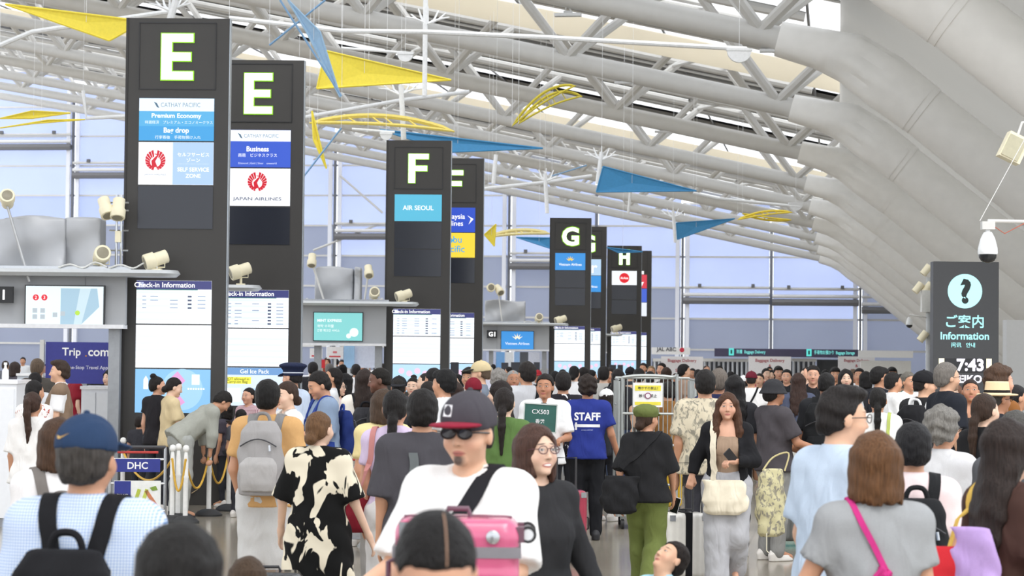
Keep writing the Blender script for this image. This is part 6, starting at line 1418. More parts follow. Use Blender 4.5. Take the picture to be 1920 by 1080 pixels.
# ================================================================== LUGGAGE
def case_mesh(w, d, h):
    key = ('case', w, d, h)
    if key in CACHE: return CACHE[key]
    S = SDF((-w/2-.03, -d/2-.03, -.03), (w/2+.03, d/2+.03, h+.03), .011)
    X, Y, Z = np.meshgrid(S.xs, S.ys, S.zs, indexing='ij', sparse=True); r = .045
    q = [np.abs(X)-w/2+r, np.abs(Y)-d/2+r, np.abs(Z-h/2)-h/2+r]
    S.V = (np.sqrt(sum(np.maximum(k, 0)**2 for k in q)) + np.minimum(np.maximum(np.maximum(q[0], q[1]), q[2]), 0) - r + .003*np.cos(X*2*math.pi/.06)*(np.abs(Y) > d/2-.03)).astype(np.float32)
    CACHE[key] = S.mesh()[0]; return CACHE[key]
def suitcase(loc, rz, size, col, label, handle=0.0, rx=0.0, ry=0.0, strap=None, trim='#2a2a2d', axis='x'):
    w, d, h = size; e = empty('suitcase', loc, rz); e.rotation_euler = (rx, ry, rz); tag(e, label, 'suitcase', 'suitcases')
    z0 = .055; link('shell', case_mesh(w, d, h), mat(col, .25, var=.03, coat=.4), e, Matrix.Translation((0, 0, z0)))
    sm = MB(); sm.box((0, 0, z0+h/2), (w+.006, .012, h-.05)); sm.build('zip_seam', mat(trim, .5), e)
    for sx in (-1, 1):
        for sy in (-1, 1):
            wx, wy = sx*(w/2-.05), sy*(d/2-.05); k1, k2 = (Vector((.012, 0, 0)), Vector((.014, 0, 0))) if axis == 'x' else (Vector((0, .012, 0)), Vector((0, .015, 0))); c0 = Vector((wx, wy, .028))
            b = MB().tube([c0-k1, c0+k1], .028, 16).build('wheel', mat('#2a2a2c', .5), e, True)
            MB().tube([c0-k2, c0+k2], .018, 12).build('hub', mat('#d9dbde', .3), b, True)
            MB().box((sx*(w/2-.05), sy*(d/2-.05), .055), (.05, .05, .03)).build('wheel_mount', mat(trim, .4), e)
    MB().tube([(-.07, 0, z0+h), (-.06, 0, z0+h+.025), (.06, 0, z0+h+.025), (.07, 0, z0+h)], .009, 8).build('carry_handle', mat(trim, .4), e, True)
    MB().tube([(w/2, 0, z0+h*.4), (w/2+.025, 0, z0+h*.42), (w/2+.025, 0, z0+h*.58), (w/2, 0, z0+h*.6)], .009, 8).build('side_handle', mat(trim, .4), e, True)
    for sx in (-1, 1): MB().box((sx*(w/2-.035), -d/2-.001, z0+h-.04), (.05, .006, .05)).build('corner_guard', CHROME, e)
    if handle: MB().tube([(-.09, .05, z0+h), (-.09, .05, z0+h+handle), (.09, .05, z0+h+handle), (.09, .05, z0+h)], .011, 8).build('pull_handle', mat('#3a3a3d', .35), e, True)
    if strap: MB().box((0, 0, z0+h/2), (.06, d+.012, h+.012)).build('luggage_strap', fabric(strap), e)
    return e
def ground(px, s): return at(px, 700, FPX/s).x, FPX/s
def dflt(x): return x
# pink case lying on its side on a trolley in front of the white T-shirt
def luggage_trolley(loc, rz, label, panel=None, load=0.0):
    e = empty('luggage_trolley', loc, rz); tag(e, label, 'trolley', 'luggage trolleys'); T = CHROME
    for sx in (-1, 1):
        MB().tube(catmull([(sx*.24, .52, .14), (sx*.26, .1, .16), (sx*.27, -.22, .2), (sx*.27, -.30, .5), (sx*.27, -.33, .98)], 4), .016, 8).build('side_frame', T, e, True)
        w_ = MB().tube([(sx*.25-.02, -.18, .09), (sx*.25+.02, -.18, .09)], .09, 16).build('wheel', mat('#2c2c2e', .6), e, True); MB().tube([(sx*.25-.024, -.18, .09), (sx*.25+.024, -.18, .09)], .04, 10).build('hub', T, w_, True)
    MB().tube([(-.02, .46, .07), (.02, .46, .07)], .07, 14).build('wheel', mat('#2c2c2e', .6), e, True)
    MB().tube([(-.27, -.33, .98), (.27, -.33, .98)], .017, 8).build('push_handle', mat('#3a3a3e', .5), e, True); MB().tube([(-.2, -.35, .93), (.2, -.35, .93)], .012, 8).build('brake_bar', mat('#b9352f', .5), e, True)
    for z in (.35, .62, .86): MB().tube([(-.27, -.315, z), (.27, -.315, z)], .012, 8).build('cross_bar', T, e, True)
    for y in (-.1, .1, .3, .48): MB().tube([(-.25, y, .17), (.25, y, .17)], .012, 8).build('deck_bar', T, e, True)
    MB().tube([(-.24, .52, .14), (-.2, .55, .28), (.2, .55, .28), (.24, .52, .14)], .013, 8).build('front_stop', T, e, True)
    MB().box((0, .05, .185), (.44, .6, .02)).build('deck', mat('#9b9da0', .4, metal=.4), e)
    if panel: panel(e)
    return e
def dhc(e):
    b = MB().box((0, -.345, .80), (.44, .012, .13)).build('advert_panel', mat('#2a3488', .4), e); letter('DHC', b, 0, .80, .20, None, -.353, WP, .02)
    b = MB().box((0, -.345, .50), (.46, .012, .30)).build('advert_panel', mat('#e9eae6', .4), e); MB().box((-.145, -.353, .50), (.16, .004, .29)).build('print_block', mat('#2a3488', .4), b); letter('DHC', b, -.145, .50, .11, None, -.357, WP, .02)
    for k, c in enumerate(('#b6c24a', '#c4cf5c', '#c9805a')): MB().box((-.01+.075*k, -.353, .47), (.035, .004, .2), Matrix.Rotation(.3-.45*(k == 2)*2, 3, 'Y')).build('print_shape', mat(c, .5), b)
    MB().prism([(.12, .58), (.18, .6), (.2, .56), (.15, .55)], -.356, -.354).build('print_shape', mat('#7d9a3a', .5), b)
x, d = ground(265, 186); luggage_trolley((x, d, 0), .1, 'luggage trolley with navy and white advert panels beside the stanchions', dhc)
def blue(e):
    MB().box((0, -.345, .78), (.44, .012, .16)).build('advert_panel', mat('#3547b0', .4), e); b = MB().box((0, -.345, .48), (.46, .012, .28)).build('advert_panel', mat('#2f3f9c', .4), e); letter('H', b, .16, .48, None, .06, -.353, WP, .02)
x, d = ground(668, 195); luggage_trolley((x, d, 0), -.2, 'luggage trolley with blue panels behind the lilac T-shirt', blue)
x, d = ground(690, 215); suitcase((x+.25, d+.9, 0), .3, (.42, .26, .62), '#dfe0e0', 'pale suitcase behind the lilac T-shirt', strap='#caa94a')
# pink trolley load
d0 = FPX/575; q = at(956, 1080, d0); tx = q.x
luggage_trolley((tx, d0+.02, 0), math.pi, 'luggage trolley carrying the pink suitcase')
suitcase((tx, d0, .2), 0, (.46, .30, .70), '#4a4d55', 'dark suitcase standing under the pink one on the trolley')
top = at(956, 966, d0).z; L_ = 1.08-0.0
e = suitcase((tx-.30, d0, top-.22), 0, (.42, .28, .40), '#cc5f84', 'pink suitcase on its side with wheels to the right', trim='#6a4a58', axis='y'); e.rotation_euler = (0, -math.pi/2, 0); e.location = (at(1006, 966, d0).x, d0, top-.215)
MB().box((.105, 0, .055+.2), (.035, .292, .412)).build('grey_band', mat('#8d8a8f', .3, metal=.4), e); MB().lathe([(.022, 0), (.022, .008), (.012, .012)], 14, (.155, -.142, .14), Matrix.Rotation(math.pi/2, 3, 'X')).build('lock_stud', CHROME, e, True)
# white suitcase pulled by the long haired walker, others
x, d = ground(1284, 218); suitcase((x, d-.1, 0), .25, (.36, .24, .55), '#e9e6df', 'white suitcase with a black strap and raised handle', handle=.42, strap='#1c1c1f')
x, d = ground(508, 318); suitcase((x, d, 0), .1, (.40, .26, .60), '#2d2e31', 'black suitcase beside the floral robe', handle=.0)
x, d = ground(1484, 182); suitcase((x, d, 0), .2, (.42, .28, .66), '#6d6f6c', 'grey suitcase in front of the bucket hat wearer')
x, d = ground(1468, 168); e = suitcase((x, d, 0), -.2, (.40, .26, .70), '#5f9a94', 'teal suitcase behind the grey suitcase', strap='#f0f0f0')
x, d = ground(1065, 200); suitcase((x, d, 0), .1, (.36, .24, .62), '#a8324a', 'dark red suitcase behind the glasses wearer', handle=.3)
x, d = ground(1072, 330); suitcase((x, d+.3, 0), .1, (.38, .24, .56), '#c98a8f', 'dusty rose suitcase at the right of the black jacket')
x, d = ground(1262, 172)
# ================================================================== STANCHIONS
SW = mat('#f2f2ef', .35); SBK = mat('#2b2c2e', .6); ROPE = mat('#d9ab3f', .6, var=.1)
posts = []
for k, (px, yb, lab) in enumerate(((229, 962, 'white stanchion post beside the advert panelled trolley'), (322, 985, 'white stanchion post, leftmost of the roped row'), (333, 981, 'white stanchion post tight beside the leftmost one'), (347, 986, 'tall white stanchion post right of the touching pair'), (391, 972, 'white stanchion post in the middle of the rope'), (428, 962, 'white stanchion post next to the orange T-shirt'))):
    sp = (yb-662)/CAMH; d = FPX/sp; x = at(px, yb, d).x; e = empty('stanchion', (x, d, 0)); tag(e, lab, 'stanchion', 'white stanchion posts'); posts.append((x, d))
    MB().lathe([(.16, 0), (.16, .02), (.13, .05), (.08, .075), (.03, .085)], 20).build('base', SBK, e, True)
    MB().lathe([(.028, .08), (.028, .50), (.034, .52), (.028, .54), (.028, .70), (.02, .78), (.016, .80)], 14).build('post', SW, e, True)
    MB().lathe([(.004, .79), (.03, .81), (.038, .838), (.03, .866), (.008, .878)], 14).build('ball_cap', SW, e, True)
for a, b, lab in ((0, 1, 'yellow rope from the trolley side post to the pair'), (3, 4, 'yellow rope sagging between the tall and the middle post'), (4, 5, 'yellow rope between the middle post and the orange T-shirt'), (1, 3, 'short yellow rope hanging at the pair of posts')):
    (x0, y0), (x1, y1) = posts[a], posts[b]; sag = .36 if a else .3
    pts = [(x0+(x1-x0)*t, y0+(y1-y0)*t - .03, .72 - sag*4*t*(1-t)) for t in [k/14 for k in range(15)]]
    o = MB().tube(pts, .013, 8).build('barrier_rope', ROPE, None, True); tag(o, lab, 'rope', 'yellow barrier ropes')
# cardboard boxes on the floor
for k, (px, yb, w, h, c, lab) in enumerate(((375, 945, .5, .42, '#a98d6c', 'brown cardboard box behind the stanchions, leftmost'), (412, 940, .42, .36, '#b0946f', 'brown cardboard box next to the orange T-shirt'), (393, 955, .34, .16, '#c2ab86', 'low open cardboard box behind the middle stanchion'))):
    sp = (yb-662)/CAMH; d = FPX/sp + (.9 if k < 2 else .5); x = at(px, yb, d).x; e = empty('cardboard_box', (x, d, 0), .3*k-.2); tag(e, lab, 'box', 'cardboard boxes')
    MB().box((0, 0, h/2), (w, .36, h)).build('carton', mat(c, .8, var=.08), e); MB().box((0, 0, h+.001), (.06, .36, .003)).build('tape', mat('#d8c9a4', .4), e)
    for sx in (-1, 1): MB().box((sx*(w/2+.05), 0, h+.03), (.14, .35, .006), Matrix.Rotation(sx*.6, 3, 'Y')).build('flap', mat(c, .8, var=.08), e)
    MB().box((.06, -.182, h*.5), (.08, .003, h*.5)).build('shipping_label', mat('#e9e6e0', .6), e)
# ================================================================== CAGE TROLLEY
dc = FPX/168; a, b = at(1160, 706, dc), at(1303, 706, dc); e = empty('cage_trolley', ((a.x+b.x)/2, dc, 0)); tag(e, 'grey steel roll cage trolley with a yellow and white notice', 'trolley'); W2, HT, DD = (b.x-a.x)/2, a.z, .75
GV = mat('#a9adab', .4, metal=.5, var=.05)
for sx in (-1, 1):
    for y in (0, DD): MB().tube([(sx*W2, y, .14), (sx*W2, y, HT-.05)], .022, 8).build('corner_post', GV, e, True)
    for z in (.25, .62, 1.0, 1.38, HT-.03): MB().tube([(sx*W2, 0, z), (sx*W2, DD, z)], .012, 8).build('side_rail', GV, e, True)
    for k in range(6): MB().tube([(sx*W2, .06+k*.125, .2), (sx*W2, .06+k*.125, HT-.04)], .006, 6).build('side_bar', GV, e)
    for y in (.08, DD-.08):
        w_ = MB().tube([(sx*(W2-.06)-.018, y, .06), (sx*(W2-.06)+.018, y, .06)], .06, 14).build('castor', mat('#2c2c2e', .6), e, True); MB().box((sx*(W2-.06), y, .125), (.05, .06, .05)).build('fork', GV, w_)
gate = MB().tube(catmull([(-W2+.04, 0, .9), (-W2+.04, 0, HT-.12), (-W2+.1, 0, HT), (W2-.26, 0, HT), (W2-.2, 0, HT-.1), (W2-.2, 0, .3)], 5), .018, 8).build('front_gate', GV, e, True)
for z in (.5, .94, 1.29): MB().tube([(-W2+.04, 0, z), (W2-.2, 0, z)], .014, 8).build('gate_rail', GV, gate, True)
for k in range(7): MB().tube([(-W2+.1+k*.1, 0.01, .3), (-W2+.1+k*.1, .01, HT-.02)], .006, 6).build('gate_bar', GV, gate)
for z in (.6, HT-.02): MB().tube([(-W2, DD, z), (W2, DD, z)], .014, 8).build('back_rail', GV, e, True)
for k in range(8): MB().tube([(-W2+.1+k*.1, DD, .2), (-W2+.1+k*.1, DD, HT-.02)], .006, 6).build('back_bar', GV, e)
MB().box((0, DD/2, .16), (2*W2, DD, .03)).build('deck', GV, e)
nb = MB().box((-.10, -.03, 1.50), (.33, .006, .27)).build('notice', mat('#f4f3f0', .5), e)
for z in (1.575, 1.425 - .02): MB().box((-.10, -.035, z), (.29, .003, .06 if z > 1.5 else .035)).build('notice_band', mat('#efe14a', .5), nb)
letter('動かすの禁止！', nb, -.10, 1.575, .22, None, -.038, mat('#3a3a3a', .6), .01); letter('触ら　禁止', nb, -.10, 1.49, .2, None, -.038, mat('#3a3a3a', .6), .01)
disc(MB(), -.10, 1.49, .035, -.042, 20).build('notice_disc', mat('#8d4a6a', .6), nb); disc(MB(), -.10, 1.49, .025, -.045, 20).build('notice_disc', mat('#efe9ec', .6), nb)
cx = e.location.x
suitcase((cx+.12, dc+.38, .18), .1, (.38, .26, .56), '#d3a92c', 'yellow suitcase inside the roll cage trolley')
suitcase((cx-.25, dc+.40, .18), -.1, (.30, .24, .50), '#3a4d8a', 'blue suitcase inside the roll cage trolley')
# ================================================================== CANOPY SPOTLIGHTS AND EQUIPMENT
CRM = mat('#efe6c8', .45, var=.03); SLV = mat('#b4b6ba', .42, metal=.35, var=.06, scale=3, bump=.2)
def spotlight(px, py, d, yaw, pitch, label, scale=1.0, zbase=None, mount=True):
    c = at(px, py, d); e = empty('spotlight', (c.x, d, zbase if zbase is not None else c.z-.18)); tag(e, label, 'spotlight', 'cream spotlights'); h = c.z - e.location.z
    M_ = Matrix.Translation((0, 0, h)) @ Euler((pitch, 0, yaw)).to_matrix().to_4x4() @ Matrix.Scale(scale, 4)
    b = MB().lathe([(.07, -.14), (.085, -.13), (.085, .02), (.105, .03), (.105, .15), (.098, .16)], 20).build('housing', CRM, e, True); b.matrix_local = M_
    MB().lathe([(.092, .150), (.088, .158), (.05, .164)], 20).build('lens', mat('#8d8672', .3), b, True)
    if mount:
        MB().tube([(0, 0, 0), (0, 0, max(.02, h-.09*scale))], .018, 8).build('stem', CRM, e); MB().box((0, 0, .01), (.12, .12, .02)).build('foot', CRM, e)
        MB().tube([(-.1*scale, 0, h), (-.1*scale, 0, h-.1*scale), (.1*scale, 0, h-.1*scale), (.1*scale, 0, h)], .009, 6).build('yoke', CRM, e)
    return e
zE = isl['E'][1]
spotlight(294, 486, 27.8, -1.2, 1.9, 'cream spotlight at the canopy tip before the tallest E tower', 1.0, zE)
spotlight(452, 507, 31.8, -1.2, 1.9, 'cream spotlight at the canopy tip before the second E tower', 1.0, isl['E2'][1])
spotlight(758, 553, 44.5, -1.2, 1.9, 'cream spotlight at the canopy tip before the F tower', 1.05, isl['F'][1])
spotlight(1052, 599, 70.2, -1.2, 1.9, 'cream spotlight at the canopy tip before the G tower', 1.2, isl['G'][1])
spotlight(1157, 615, 84.9, -1.2, 1.9, 'cream spotlight at the canopy tip before the H tower', 1.3, isl['H'][1])
spotlight(190, 481, 27.9, .3, 1.3, 'cream spotlight facing the camera on the left canopy', 1.0, zE)
spotlight(14, 375, 27.8, .2, 1.2, 'cream spotlight on a long leaning arm at the left edge', .9, None, False)
MB().tube([(0, 0, .1), (.28, .05, -.83)], .018, 8).build('arm', mat('#b9babb', .3, metal=.5), [o for o in bpy.data.objects if o.name.startswith('spotlight') and o.get('label', '').startswith('cream spotlight on a long')][0])
mp = at(222, 505, 28.0); ms = empty('lamp_mast', (mp.x, 28.0, zE)); tag(ms, 'chrome lamp mast left of the tallest E tower', 'mast'); top = at(222, 365, 28.0).z - zE
for dx in (-.03, .03): MB().tube([(dx, 0, 0), (dx, 0, top)], .016, 8).build('mast_pole', CHROME, ms, True)
for z in (.25, .5, .75, top-.1): MB().tube([(-.12, 0, z), (.12, 0, z)], .012, 6).build('cross_arm', CHROME, ms, True)
MB().box((0, -.05, .42), (.07, .06, .14)).build('junction_box', CRM, ms)
spotlight(198, 388, 27.9, .6, 2.5, 'upper cream spotlight tilted left on the lamp mast', .9, None, False); spotlight(222, 390, 27.85, 0, 2.7, 'upper cream spotlight pointing down on the lamp mast', .9, None, False)
spotlight(585, 487, 44.8, 0, 2.6, 'cream spotlight on a thin arm beside the second E tower', .9, None, False); spotlight(691, 508, 44.8, .2, 2.4, 'silver capped spotlight left of the F tower', .9, None, False)
spotlight(702, 551, 44.6, .1, 1.3, 'cream spotlight facing the camera on the F canopy', 1.0, isl['F'][1]); spotlight(920, 540, 70.3, .1, 1.5, 'high cream spotlight right of the second F tower', 1.3, None, False); spotlight(935, 543, 70.3, .5, 2.2, 'tilted cream spotlight right of the second F tower', 1.2, None, False); spotlight(1010, 597, 70.2, .1, 1.3, 'cream spotlight facing the camera on the G canopy', 1.2, isl['G'][1])
for (x0, x1, z1, d, lab) in ((587, 590, 500, 44.8, 'thin lamp arm beside the second E tower'), (690, 683, 515, 44.8, 'thin lamp arm left of the F tower'), (934, 942, 545, 70.3, 'lamp arm standing on the G canopy')):
    zc0 = isl['F'][1] if d < 60 else isl['G'][1]; a, b = at(x0, z1, d), at(x1 + (18 if x0 < 600 else 0), 570, d)
    o = MB().tube([(a.x, d, a.z), (b.x, d, zc0)], .02, 8).build('lamp_stand', STEEL2, None, True); tag(o, lab, 'lamp arm')
def sheet(x0, x1, y0, y1, d, label, seed=1):
    a, b = at(x0, y0, d), at(x1, y1, d); w, h = b.x-a.x, a.z-b.z; S = SDF((-w/2-.05, -.25, -.02), (w/2+.05, .35, h+.08), .035)
    X, Y, Z = np.meshgrid(S.xs, S.ys, S.zs, indexing='ij', sparse=True); r = random.Random(seed); p = [r.random()*6 for _ in range(4)]
    top = h*.94 + .03*np.sin(X*5+p[0]); fr = .18 + .035*np.sin(X*7+p[1]+Z*4) + .025*np.sin(Z*9-X*4+p[2])
    S.V = np.maximum(np.maximum(np.abs(X)-w/2, np.maximum(-Y-fr, Y-.25)), np.maximum(Z-top, -Z)).astype(np.float32)*.7
    o = link('dust_sheet', S.mesh()[0], SLV); o.location = ((a.x+b.x)/2, d+.2, b.z); tag(o, label, 'dust sheet', 'silver dust sheets'); return o
sheet(-40, 120, 400, 506, 28.0, 'broad silver dust sheet at the left edge of the canopy'); sheet(121, 186, 404, 506, 28.1, 'narrower silver dust sheet beside the lamp mast', 4)
sheet(590, 662, 497, 568, 44.9, 'silver dust sheet on the F canopy', 7); sheet(664, 676, 497, 568, 44.8, 'folded silver sheet strip left of the F tower', 9); sheet(909, 985, 560, 607, 70.5, 'grey sheet on the G canopy', 11)
for k, (px, py, d) in enumerate(((155, 500, 27.75), (250, 508, 27.75), (1000, 604, 70.1))):
    a = at(px, py, d); zc0 = isl['E' if d < 30 else 'G'][1]; o = MB().tube(catmull([(a.x-.3, d, zc0+.02), (a.x-.15, d-.03, zc0+.06), (a.x, d, zc0+.02), (a.x+.15, d+.02, zc0+.09), (a.x+.3, d, zc0+.03)], 5), .012, 6).build('loose_cable', mat('#d8d8d4', .5), None, True); tag(o, ['grey cable loop below the leaning spotlight arm', 'grey cable loop by the canopy tip spotlight', 'grey cable loop on the G canopy'][k], 'cable')
# ================================================================== CAMERAS, PENDANT LAMPS, RIGHT POLE
def dome_camera(px, py, d, label, scale=1.0, arm=0):
    c = at(px, py, d); e = empty('dome_camera', c); tag(e, label, 'camera'); W3 = mat('#eceeef', .35)
    o = MB().lathe([(.05, .22), (.06, .20), (.09, .14), (.12, .02), (.125, -.04), (.12, -.06)], 24).build('housing', W3, e, True); o.scale = (scale,)*3
    o = MB().lathe([(.112, -.06), (.108, -.10), (.08, -.145), (.03, -.168)], 24).build('dome', mat('#26282c', .08), e, True); o.scale = (scale,)*3
    if arm:
        b = MB().box((0, 0, .30), (.16, .12, .10)).build('bracket', STEEL2, e); MB().tube([(0, 0, .2), (0, 0, .3)], .03, 8).build('neck', W3, e)
        MB().tube([(0, 0, .36), (.5, .1, .36), (1.6, .4, .42)], .022, 8).build('arm', STEEL2, e, True); MB().tube([(.05, -.05, .3), (.2, -.05, .2), (.45, 0, .33), (1.5, .3, .4)], .006, 6).build('cable', mat('#b0543a', .6), e)
        MB().tube([(-.1, 0, .36), (1.0, .6, 2.2)], .005, 5).build('stay_wire', STEEL2, e)
    return e
dome_camera(1852, 468, 28.0, 'white dome security camera above the information sign', 1.0, 1)
dome_camera(1705, 606, 60.0, 'small white dome camera left of the pole', .75)
a = at(1742, 700, 36.0); e = empty('service_pole', (a.x, 36.0, 0)); tag(e, 'pale service pole with lamps left of the information sign', 'pole'); tz = at(1742, 520, 36.0).z
MB().tube([(0, 0, 0), (0, 0, tz)], .055, 12).build('pole', mat('#b9bcbe', .4), e, True)
for (px, py, yw) in ((1735, 508, .8), (1720, 541, .5), (1738, 541, -.3), (1729, 632, 1.2)):
    p = at(px, py, 36.0); q = MB().tube([(p.x-a.x-.06, -.1, p.z-.06), (p.x-a.x+.05, -.1, p.z+.08)], .06, 12).build('lamp_head', CRM, e, True); MB().tube([(p.x-a.x, -.05, p.z), (0, 0, p.z)], .012, 6).build('lamp_arm', STEEL2, e)
p = at(1736, 565, 36.0); MB().box((p.x-a.x, -.08, p.z), (.18, .16, .35)).build('control_box', mat('#d9d9d4', .5), e)
p = at(1704, 590, 36.0); MB().tube([(p.x-a.x, -.05, p.z), (0, 0, p.z-.05)], .014, 6).build('camera_arm', STEEL2, e)
p = at(1900, 278, 30.0); e = empty('floodlight', p); tag(e, 'cream floodlight at the right edge on the inclined leg', 'floodlight')
MB().box((0, 0, 0), (.30, .24, .36), Matrix.Rotation(.45, 3, 'Y')).build('housing', CRM, e); MB().box((-.02, -.13, 0), (.24, .02, .3), Matrix.Rotation(.45, 3, 'Y')).build('lens', mat('#b9b49a', .3), e); MB().tube([(.05, 0, .15), (.12, .02, .35), (.4, .1, .4)], .018, 8).build('bracket', STEEL2, e)
for k, (px, py, dtruss, lab) in enumerate(((1065, 28, 0, 'pendant bar lamp near the top centre'), (1450, 95, 0, 'pendant bar lamp left of the highest roof knee'), (1172, 155, 1, 'pendant bar lamp under the second truss'), (1484, 211, 1, 'pendant bar lamp left of the second roof knee'), (1246, 247, 2, 'pendant bar lamp under the third truss'), (1300, 308, 3, 'pendant bar lamp under the fourth truss'), (1504, 290, 2, 'pendant bar lamp left of the third roof knee'), (1525, 345, 3, 'pendant bar lamp left of the fourth roof knee'))):
    aT = A1 + BAY*dtruss; w_, z_ = on_a(px, py, aT); zt = zc(-w_) - .25; e = empty('pendant_lamp', H(w_, aT, z_), -HA); tag(e, lab, 'lamp', 'pendant bar lamps')
    MB().box((0, 0, 0), (.62 if dtruss < 2 else .7, .2, .07)).build('lamp_bar', mat('#d2d3d3', .4), e); MB().box((0, 0, .06), (.2, .14, .06)).build('gear_box', mat('#bdbebd', .4), e)
    for dx in (-.06, .06): MB().tube([(dx, 0, .08), (dx*.3, 0, max(.3, zt-z_))], .018, 6).build('hanger', STEEL2, e)
# ================================================================== HANGING MOBILES (plain coloured sails on white masts)
YEL = mat('#f0dc4a', .6, var=.05); BLU = mat('#3f8fc4', .55, var=.05); MW = mat('#eef0f2', .4)
def wire(e):
    p = e.location; w_, a_, _ = hall(p)
    zt = zc(max(-w_, 0)) + 1.5
    if zt > p.z + .2: MB().tube([(0, 0, 0), (0, 0, zt - p.z)], .004, 4).build('hanging_wire', MW, e)
    return e
def sail(pts, d, m, label, dd=0.0, bulge=.06):
    P = [at(x, y, d + dd*i) for i, (x, y) in enumerate(pts)]; c = sum(P, Vector())/len(P); e = empty('mobile_sail', c); tag(e, label, 'mobile', 'hanging sail mobiles')
    n = len(P); L = [p-c for p in P]; vs = [p for p in L] + [Vector((0, .03, 0))] + [p + Vector((0, .05, 0)) for p in L] + [Vector((0, .08, 0))]
    fs = [(i, (i+1) % n, n) for i in range(n)] + [((i+1) % n + n+1, i+n+1, 2*n+1) for i in range(n)] + [(i, i+n+1, (i+1) % n + n+1, (i+1) % n) for i in range(n)]
    MB().add(vs, fs).build('sail_cloth', m, e)
    for i in range(n): MB().tube([L[i], L[(i+1) % n]], .022, 6).build('edge_rod', m, e)
    return wire(e)
def mast(pts, d, label, r=.05, tuft=None, balls=True):
    P = [at(x, y, d) for x, y in pts]; e = empty('mobile_mast', P[0]); tag(e, label, 'mobile', 'white masts of the mobiles')
    MB().tube([p-P[0] for p in P], r, 8).build('mast', MW, e, True)
    wire(e)
    if tuft:
        for t in tuft:
            c = at(t[0], t[1], d) - P[0]
            for k in range(7):
                a = math.pi*(.05 + .15*k); MB().tube([c, c + Vector((math.cos(a)*t[2]*.6, .1*(k % 3), .25*t[2])), c + Vector((math.cos(a)*t[2], .2*(k % 3), math.sin(a)*t[2]*.6+.1))], [.03, .025, .015], 6).build('prong', MW, e)
    return e
def scoop(px, py, d, r, label):
    c = at(px, py, d); e = empty('mobile_weight', c); tag(e, label, 'mobile', 'white half round counterweights')
    pr = [(r*math.cos(a), r*math.sin(a)) for a in [math.pi + math.pi*k/14 for k in range(15)]]; MB().prism(pr, -.05, .05).build('half_disc', MW, e); MB().box((0, 0, .02), (r*2.15, .12, .05)).build('rim', MW, e); return wire(e)
sail([(610, 95), (846, 150), (594, 166)], 48, YEL, 'large yellow triangular sail right of the second E tower')
sail([(10, 8), (270, 40), (205, 76)], 40, YEL, 'yellow sail at the top left behind the tallest E tower')
sail([(712, 243), (1018, 278), (845, 285)], 52, BLU, 'long blue sail above the F towers'); sail([(1131, 312), (1306, 358), (1118, 360)], 62, BLU, 'blue triangular sail right of the F towers'); sail([(1268, 418), (1378, 410), (1270, 449)], 80, BLU, 'small blue sail above the end wall'); sail([(968, 445), (1032, 446), (1032, 466)], 75, BLU, 'narrow blue sail left of the G tower'); sail([(1138, 464), (1205, 472), (1160, 474)], 72, BLU, 'tiny blue sail across the H tower')
sail([(540, 0), (600, 60), (638, 182), (575, 60)], 42, mat('#9fc3e2', .5), 'slim pale blue blade right of the tallest E tower')
sail([(0, 222), (60, 208), (132, 212), (60, 222)], 60, YEL, 'thin curved yellow blade at the left above the end wall'); sail([(0, 240), (90, 225), (160, 224), (60, 232)], 62.5, YEL, 'second thin yellow blade at the left edge')
sail([(585, 208), (612, 316), (588, 262)], 48.2, YEL, 'narrow yellow blade hanging beside the second E tower'); sail([(908, 440), (930, 420), (927, 462)], 70.6, YEL, 'small yellow fin right of the second F tower')
def bow(p0, p1, up, d, m, label, r=.03):
    a, b = at(*p0, d), at(*p1, d); e = empty('mobile_bow', a); tag(e, label, 'mobile', 'curved bows of the mobiles'); k = up*d/FPX
    f = lambda s: [(b-a)*t + Vector((0, .15*s, k*4*t*(1-t)*s)) for t in [q/12 for q in range(13)]]
    MB().tube(f(1.0), [r*.3] + [r]*11 + [r*.3], 6).build('bow', m, e, True); MB().tube(f(.25), [r*.3] + [r*.7]*11 + [r*.3], 6).build('bow', m, e, True)
    for t in (3, 5, 6, 8): MB().tube([f(1.0)[t], f(.25)[t+1]], r*.35, 5).build('tie_rod', m, e)
    return wire(e)
bow((580, 230), (852, 246), 22, 50, mat('#ecd872', .6), 'pale yellow bow over the F tower', .06); bow((915, 444), (1031, 438), 10, 72, mat('#efe0a0', .6), 'pale yellow bow left of the G tower', .07)
bow((960, 236), (1080, 160), 26, 50, mat('#c9b93a', .6), 'olive yellow bow under the third truss, upper', .035); bow((972, 232), (1092, 180), 30, 50, mat('#c9b93a', .6), 'olive yellow bow under the third truss, lower', .035)
bow((1383, 412), (1486, 398), 9, 86.6, mat('#e8cf3f', .6), 'yellow bow above the end wall, upper', .05); bow((1392, 400), (1484, 412), -6, 88, mat('#e8cf3f', .6), 'yellow bow above the end wall, lower', .05)
mast([(798, 0), (796, 180)], 46, 'tall double white mast above the F tower', .05, [(802, 45, .45)]); mast([(430, 34), (640, 58), (802, 60), (1020, 70), (1400, 92)], 44.6, 'long white boom crossing the roof from the E tower', .05); mast([(752, 160), (757, 262)], 50.6, 'white mast standing on the F tower', .06, [(750, 178, .5)]); mast([(560, 222), (752, 188), (880, 172)], 54.5, 'white boom across the F mast', .05)
mast([(1128, 285), (1120, 345)], 64, 'white mast beside the blue triangular sail', .06, [(1128, 300, .5)]); mast([(930, 290), (925, 345)], 66, 'short white mast right of the second F tower', .06); mast([(1022, 325), (1026, 400)], 68, 'white mast above the G tower', .06, [(1024, 340, .5)]); mast([(850, 360), (1024, 342), (1110, 330)], 70, 'white boom left of the G mast', .06)
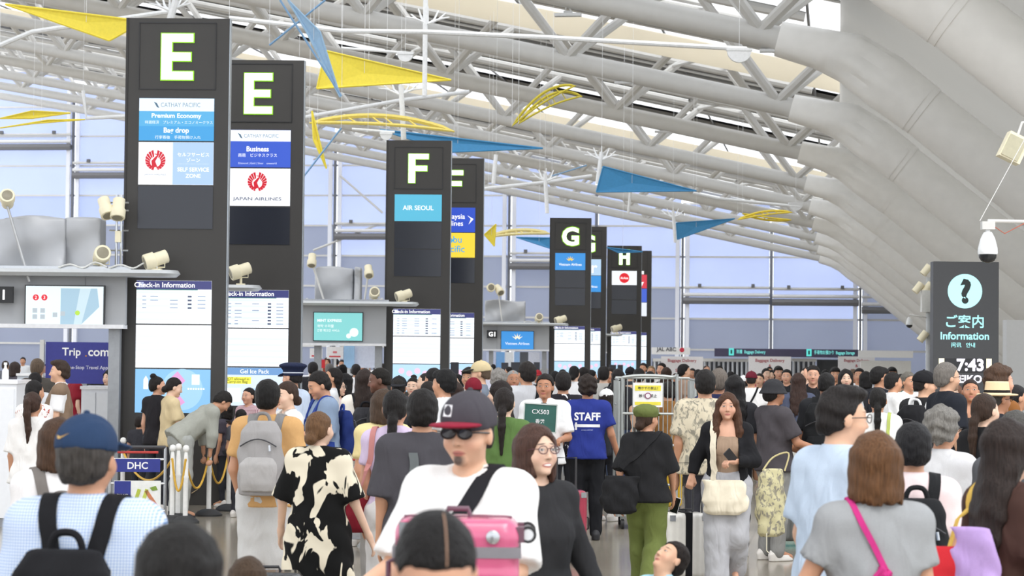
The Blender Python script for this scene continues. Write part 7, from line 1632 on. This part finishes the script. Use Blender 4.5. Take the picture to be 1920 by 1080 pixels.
mast([(1182, 360), (1178, 400)], 80, 'short white mast between the G and H towers', .05); mast([(1262, 395), (1266, 455)], 85, 'white mast by the small blue sail', .06, [(1262, 408, .5)]); mast([(1300, 362), (1345, 372), (1500, 388)], 83.4, 'white boom at the right over the end wall', .06)
mast([(0, 85), (60, 60), (330, 20)], 44, 'white boom at the top left corner', .05); mast([(330, 0), (318, 40)], 42.6, 'white stub mast at the top of the tallest E tower', .07, [(318, 20, .4)]); mast([(156, 170), (162, 222), (300, 214)], 58, 'white bracket mast left of the tallest E tower', .05); mast([(640, 90), (770, 100)], 46.6, 'white boom over the yellow sail', .03); mast([(690, 245), (660, 242), (740, 248)], 49.4, 'short white boom left of the F tower', .03)
scoop(1386, 95, 44.6, .24, 'white half round weight at the right end of the long boom'); scoop(760, 102, 46.6, .16, 'white half round weight above the yellow sail'); scoop(1492, 382, 83.4, .26, 'white half round weight over the end wall'); scoop(724, 252, 49.4, .13, 'white half round weight left of the F tower')
for (x0, y0, x1, y1, d, lab) in ((525, 0, 640, 180, 40.4, 'thin blue cane crossing behind the second E tower'), (505, 85, 610, 0, 43.4, 'thin blue cane leaning the other way'), (1035, 330, 1100, 310, 62, 'thin blue cane beside the blue triangular sail'), (640, 240, 570, 330, 48, 'thin blue cane left of the F tower')):
    a, b = at(x0, y0, d), at(x1, y1, d); o = MB().tube([a, b], .022, 6).build('mobile_cane', mat('#7fa6cc', .5), None, True); tag(o, lab, 'mobile', 'thin blue canes')
    w_, a_, _ = hall(a); MB().tube([a, (a.x, a.y, max(a.z+.3, zc(max(-w_, 0))+1.5))], .004, 4).build('hanging_wire', MW, o)

hp = [c for c in P_['part'].children if c.name.startswith('hair')][0]; hb = BVHTree.FromPolygons([v.co for v in hp.data.vertices], [tuple(p.vertices) for p in hp.data.polygons]); pp, nn = [], []
for k in range(9):
    y = .085 - .016*k; q, nr, _, _ = hb.ray_cast(Vector((-.012, y, .3)), Vector((0, 0, -1)))
    if q: pp.append(q + nr*.001); nn.append(nr)
if len(pp) > 2: ribbon(pp, nn, .0035, .002).build('parting', mat('#8a6a55', .6), hp)
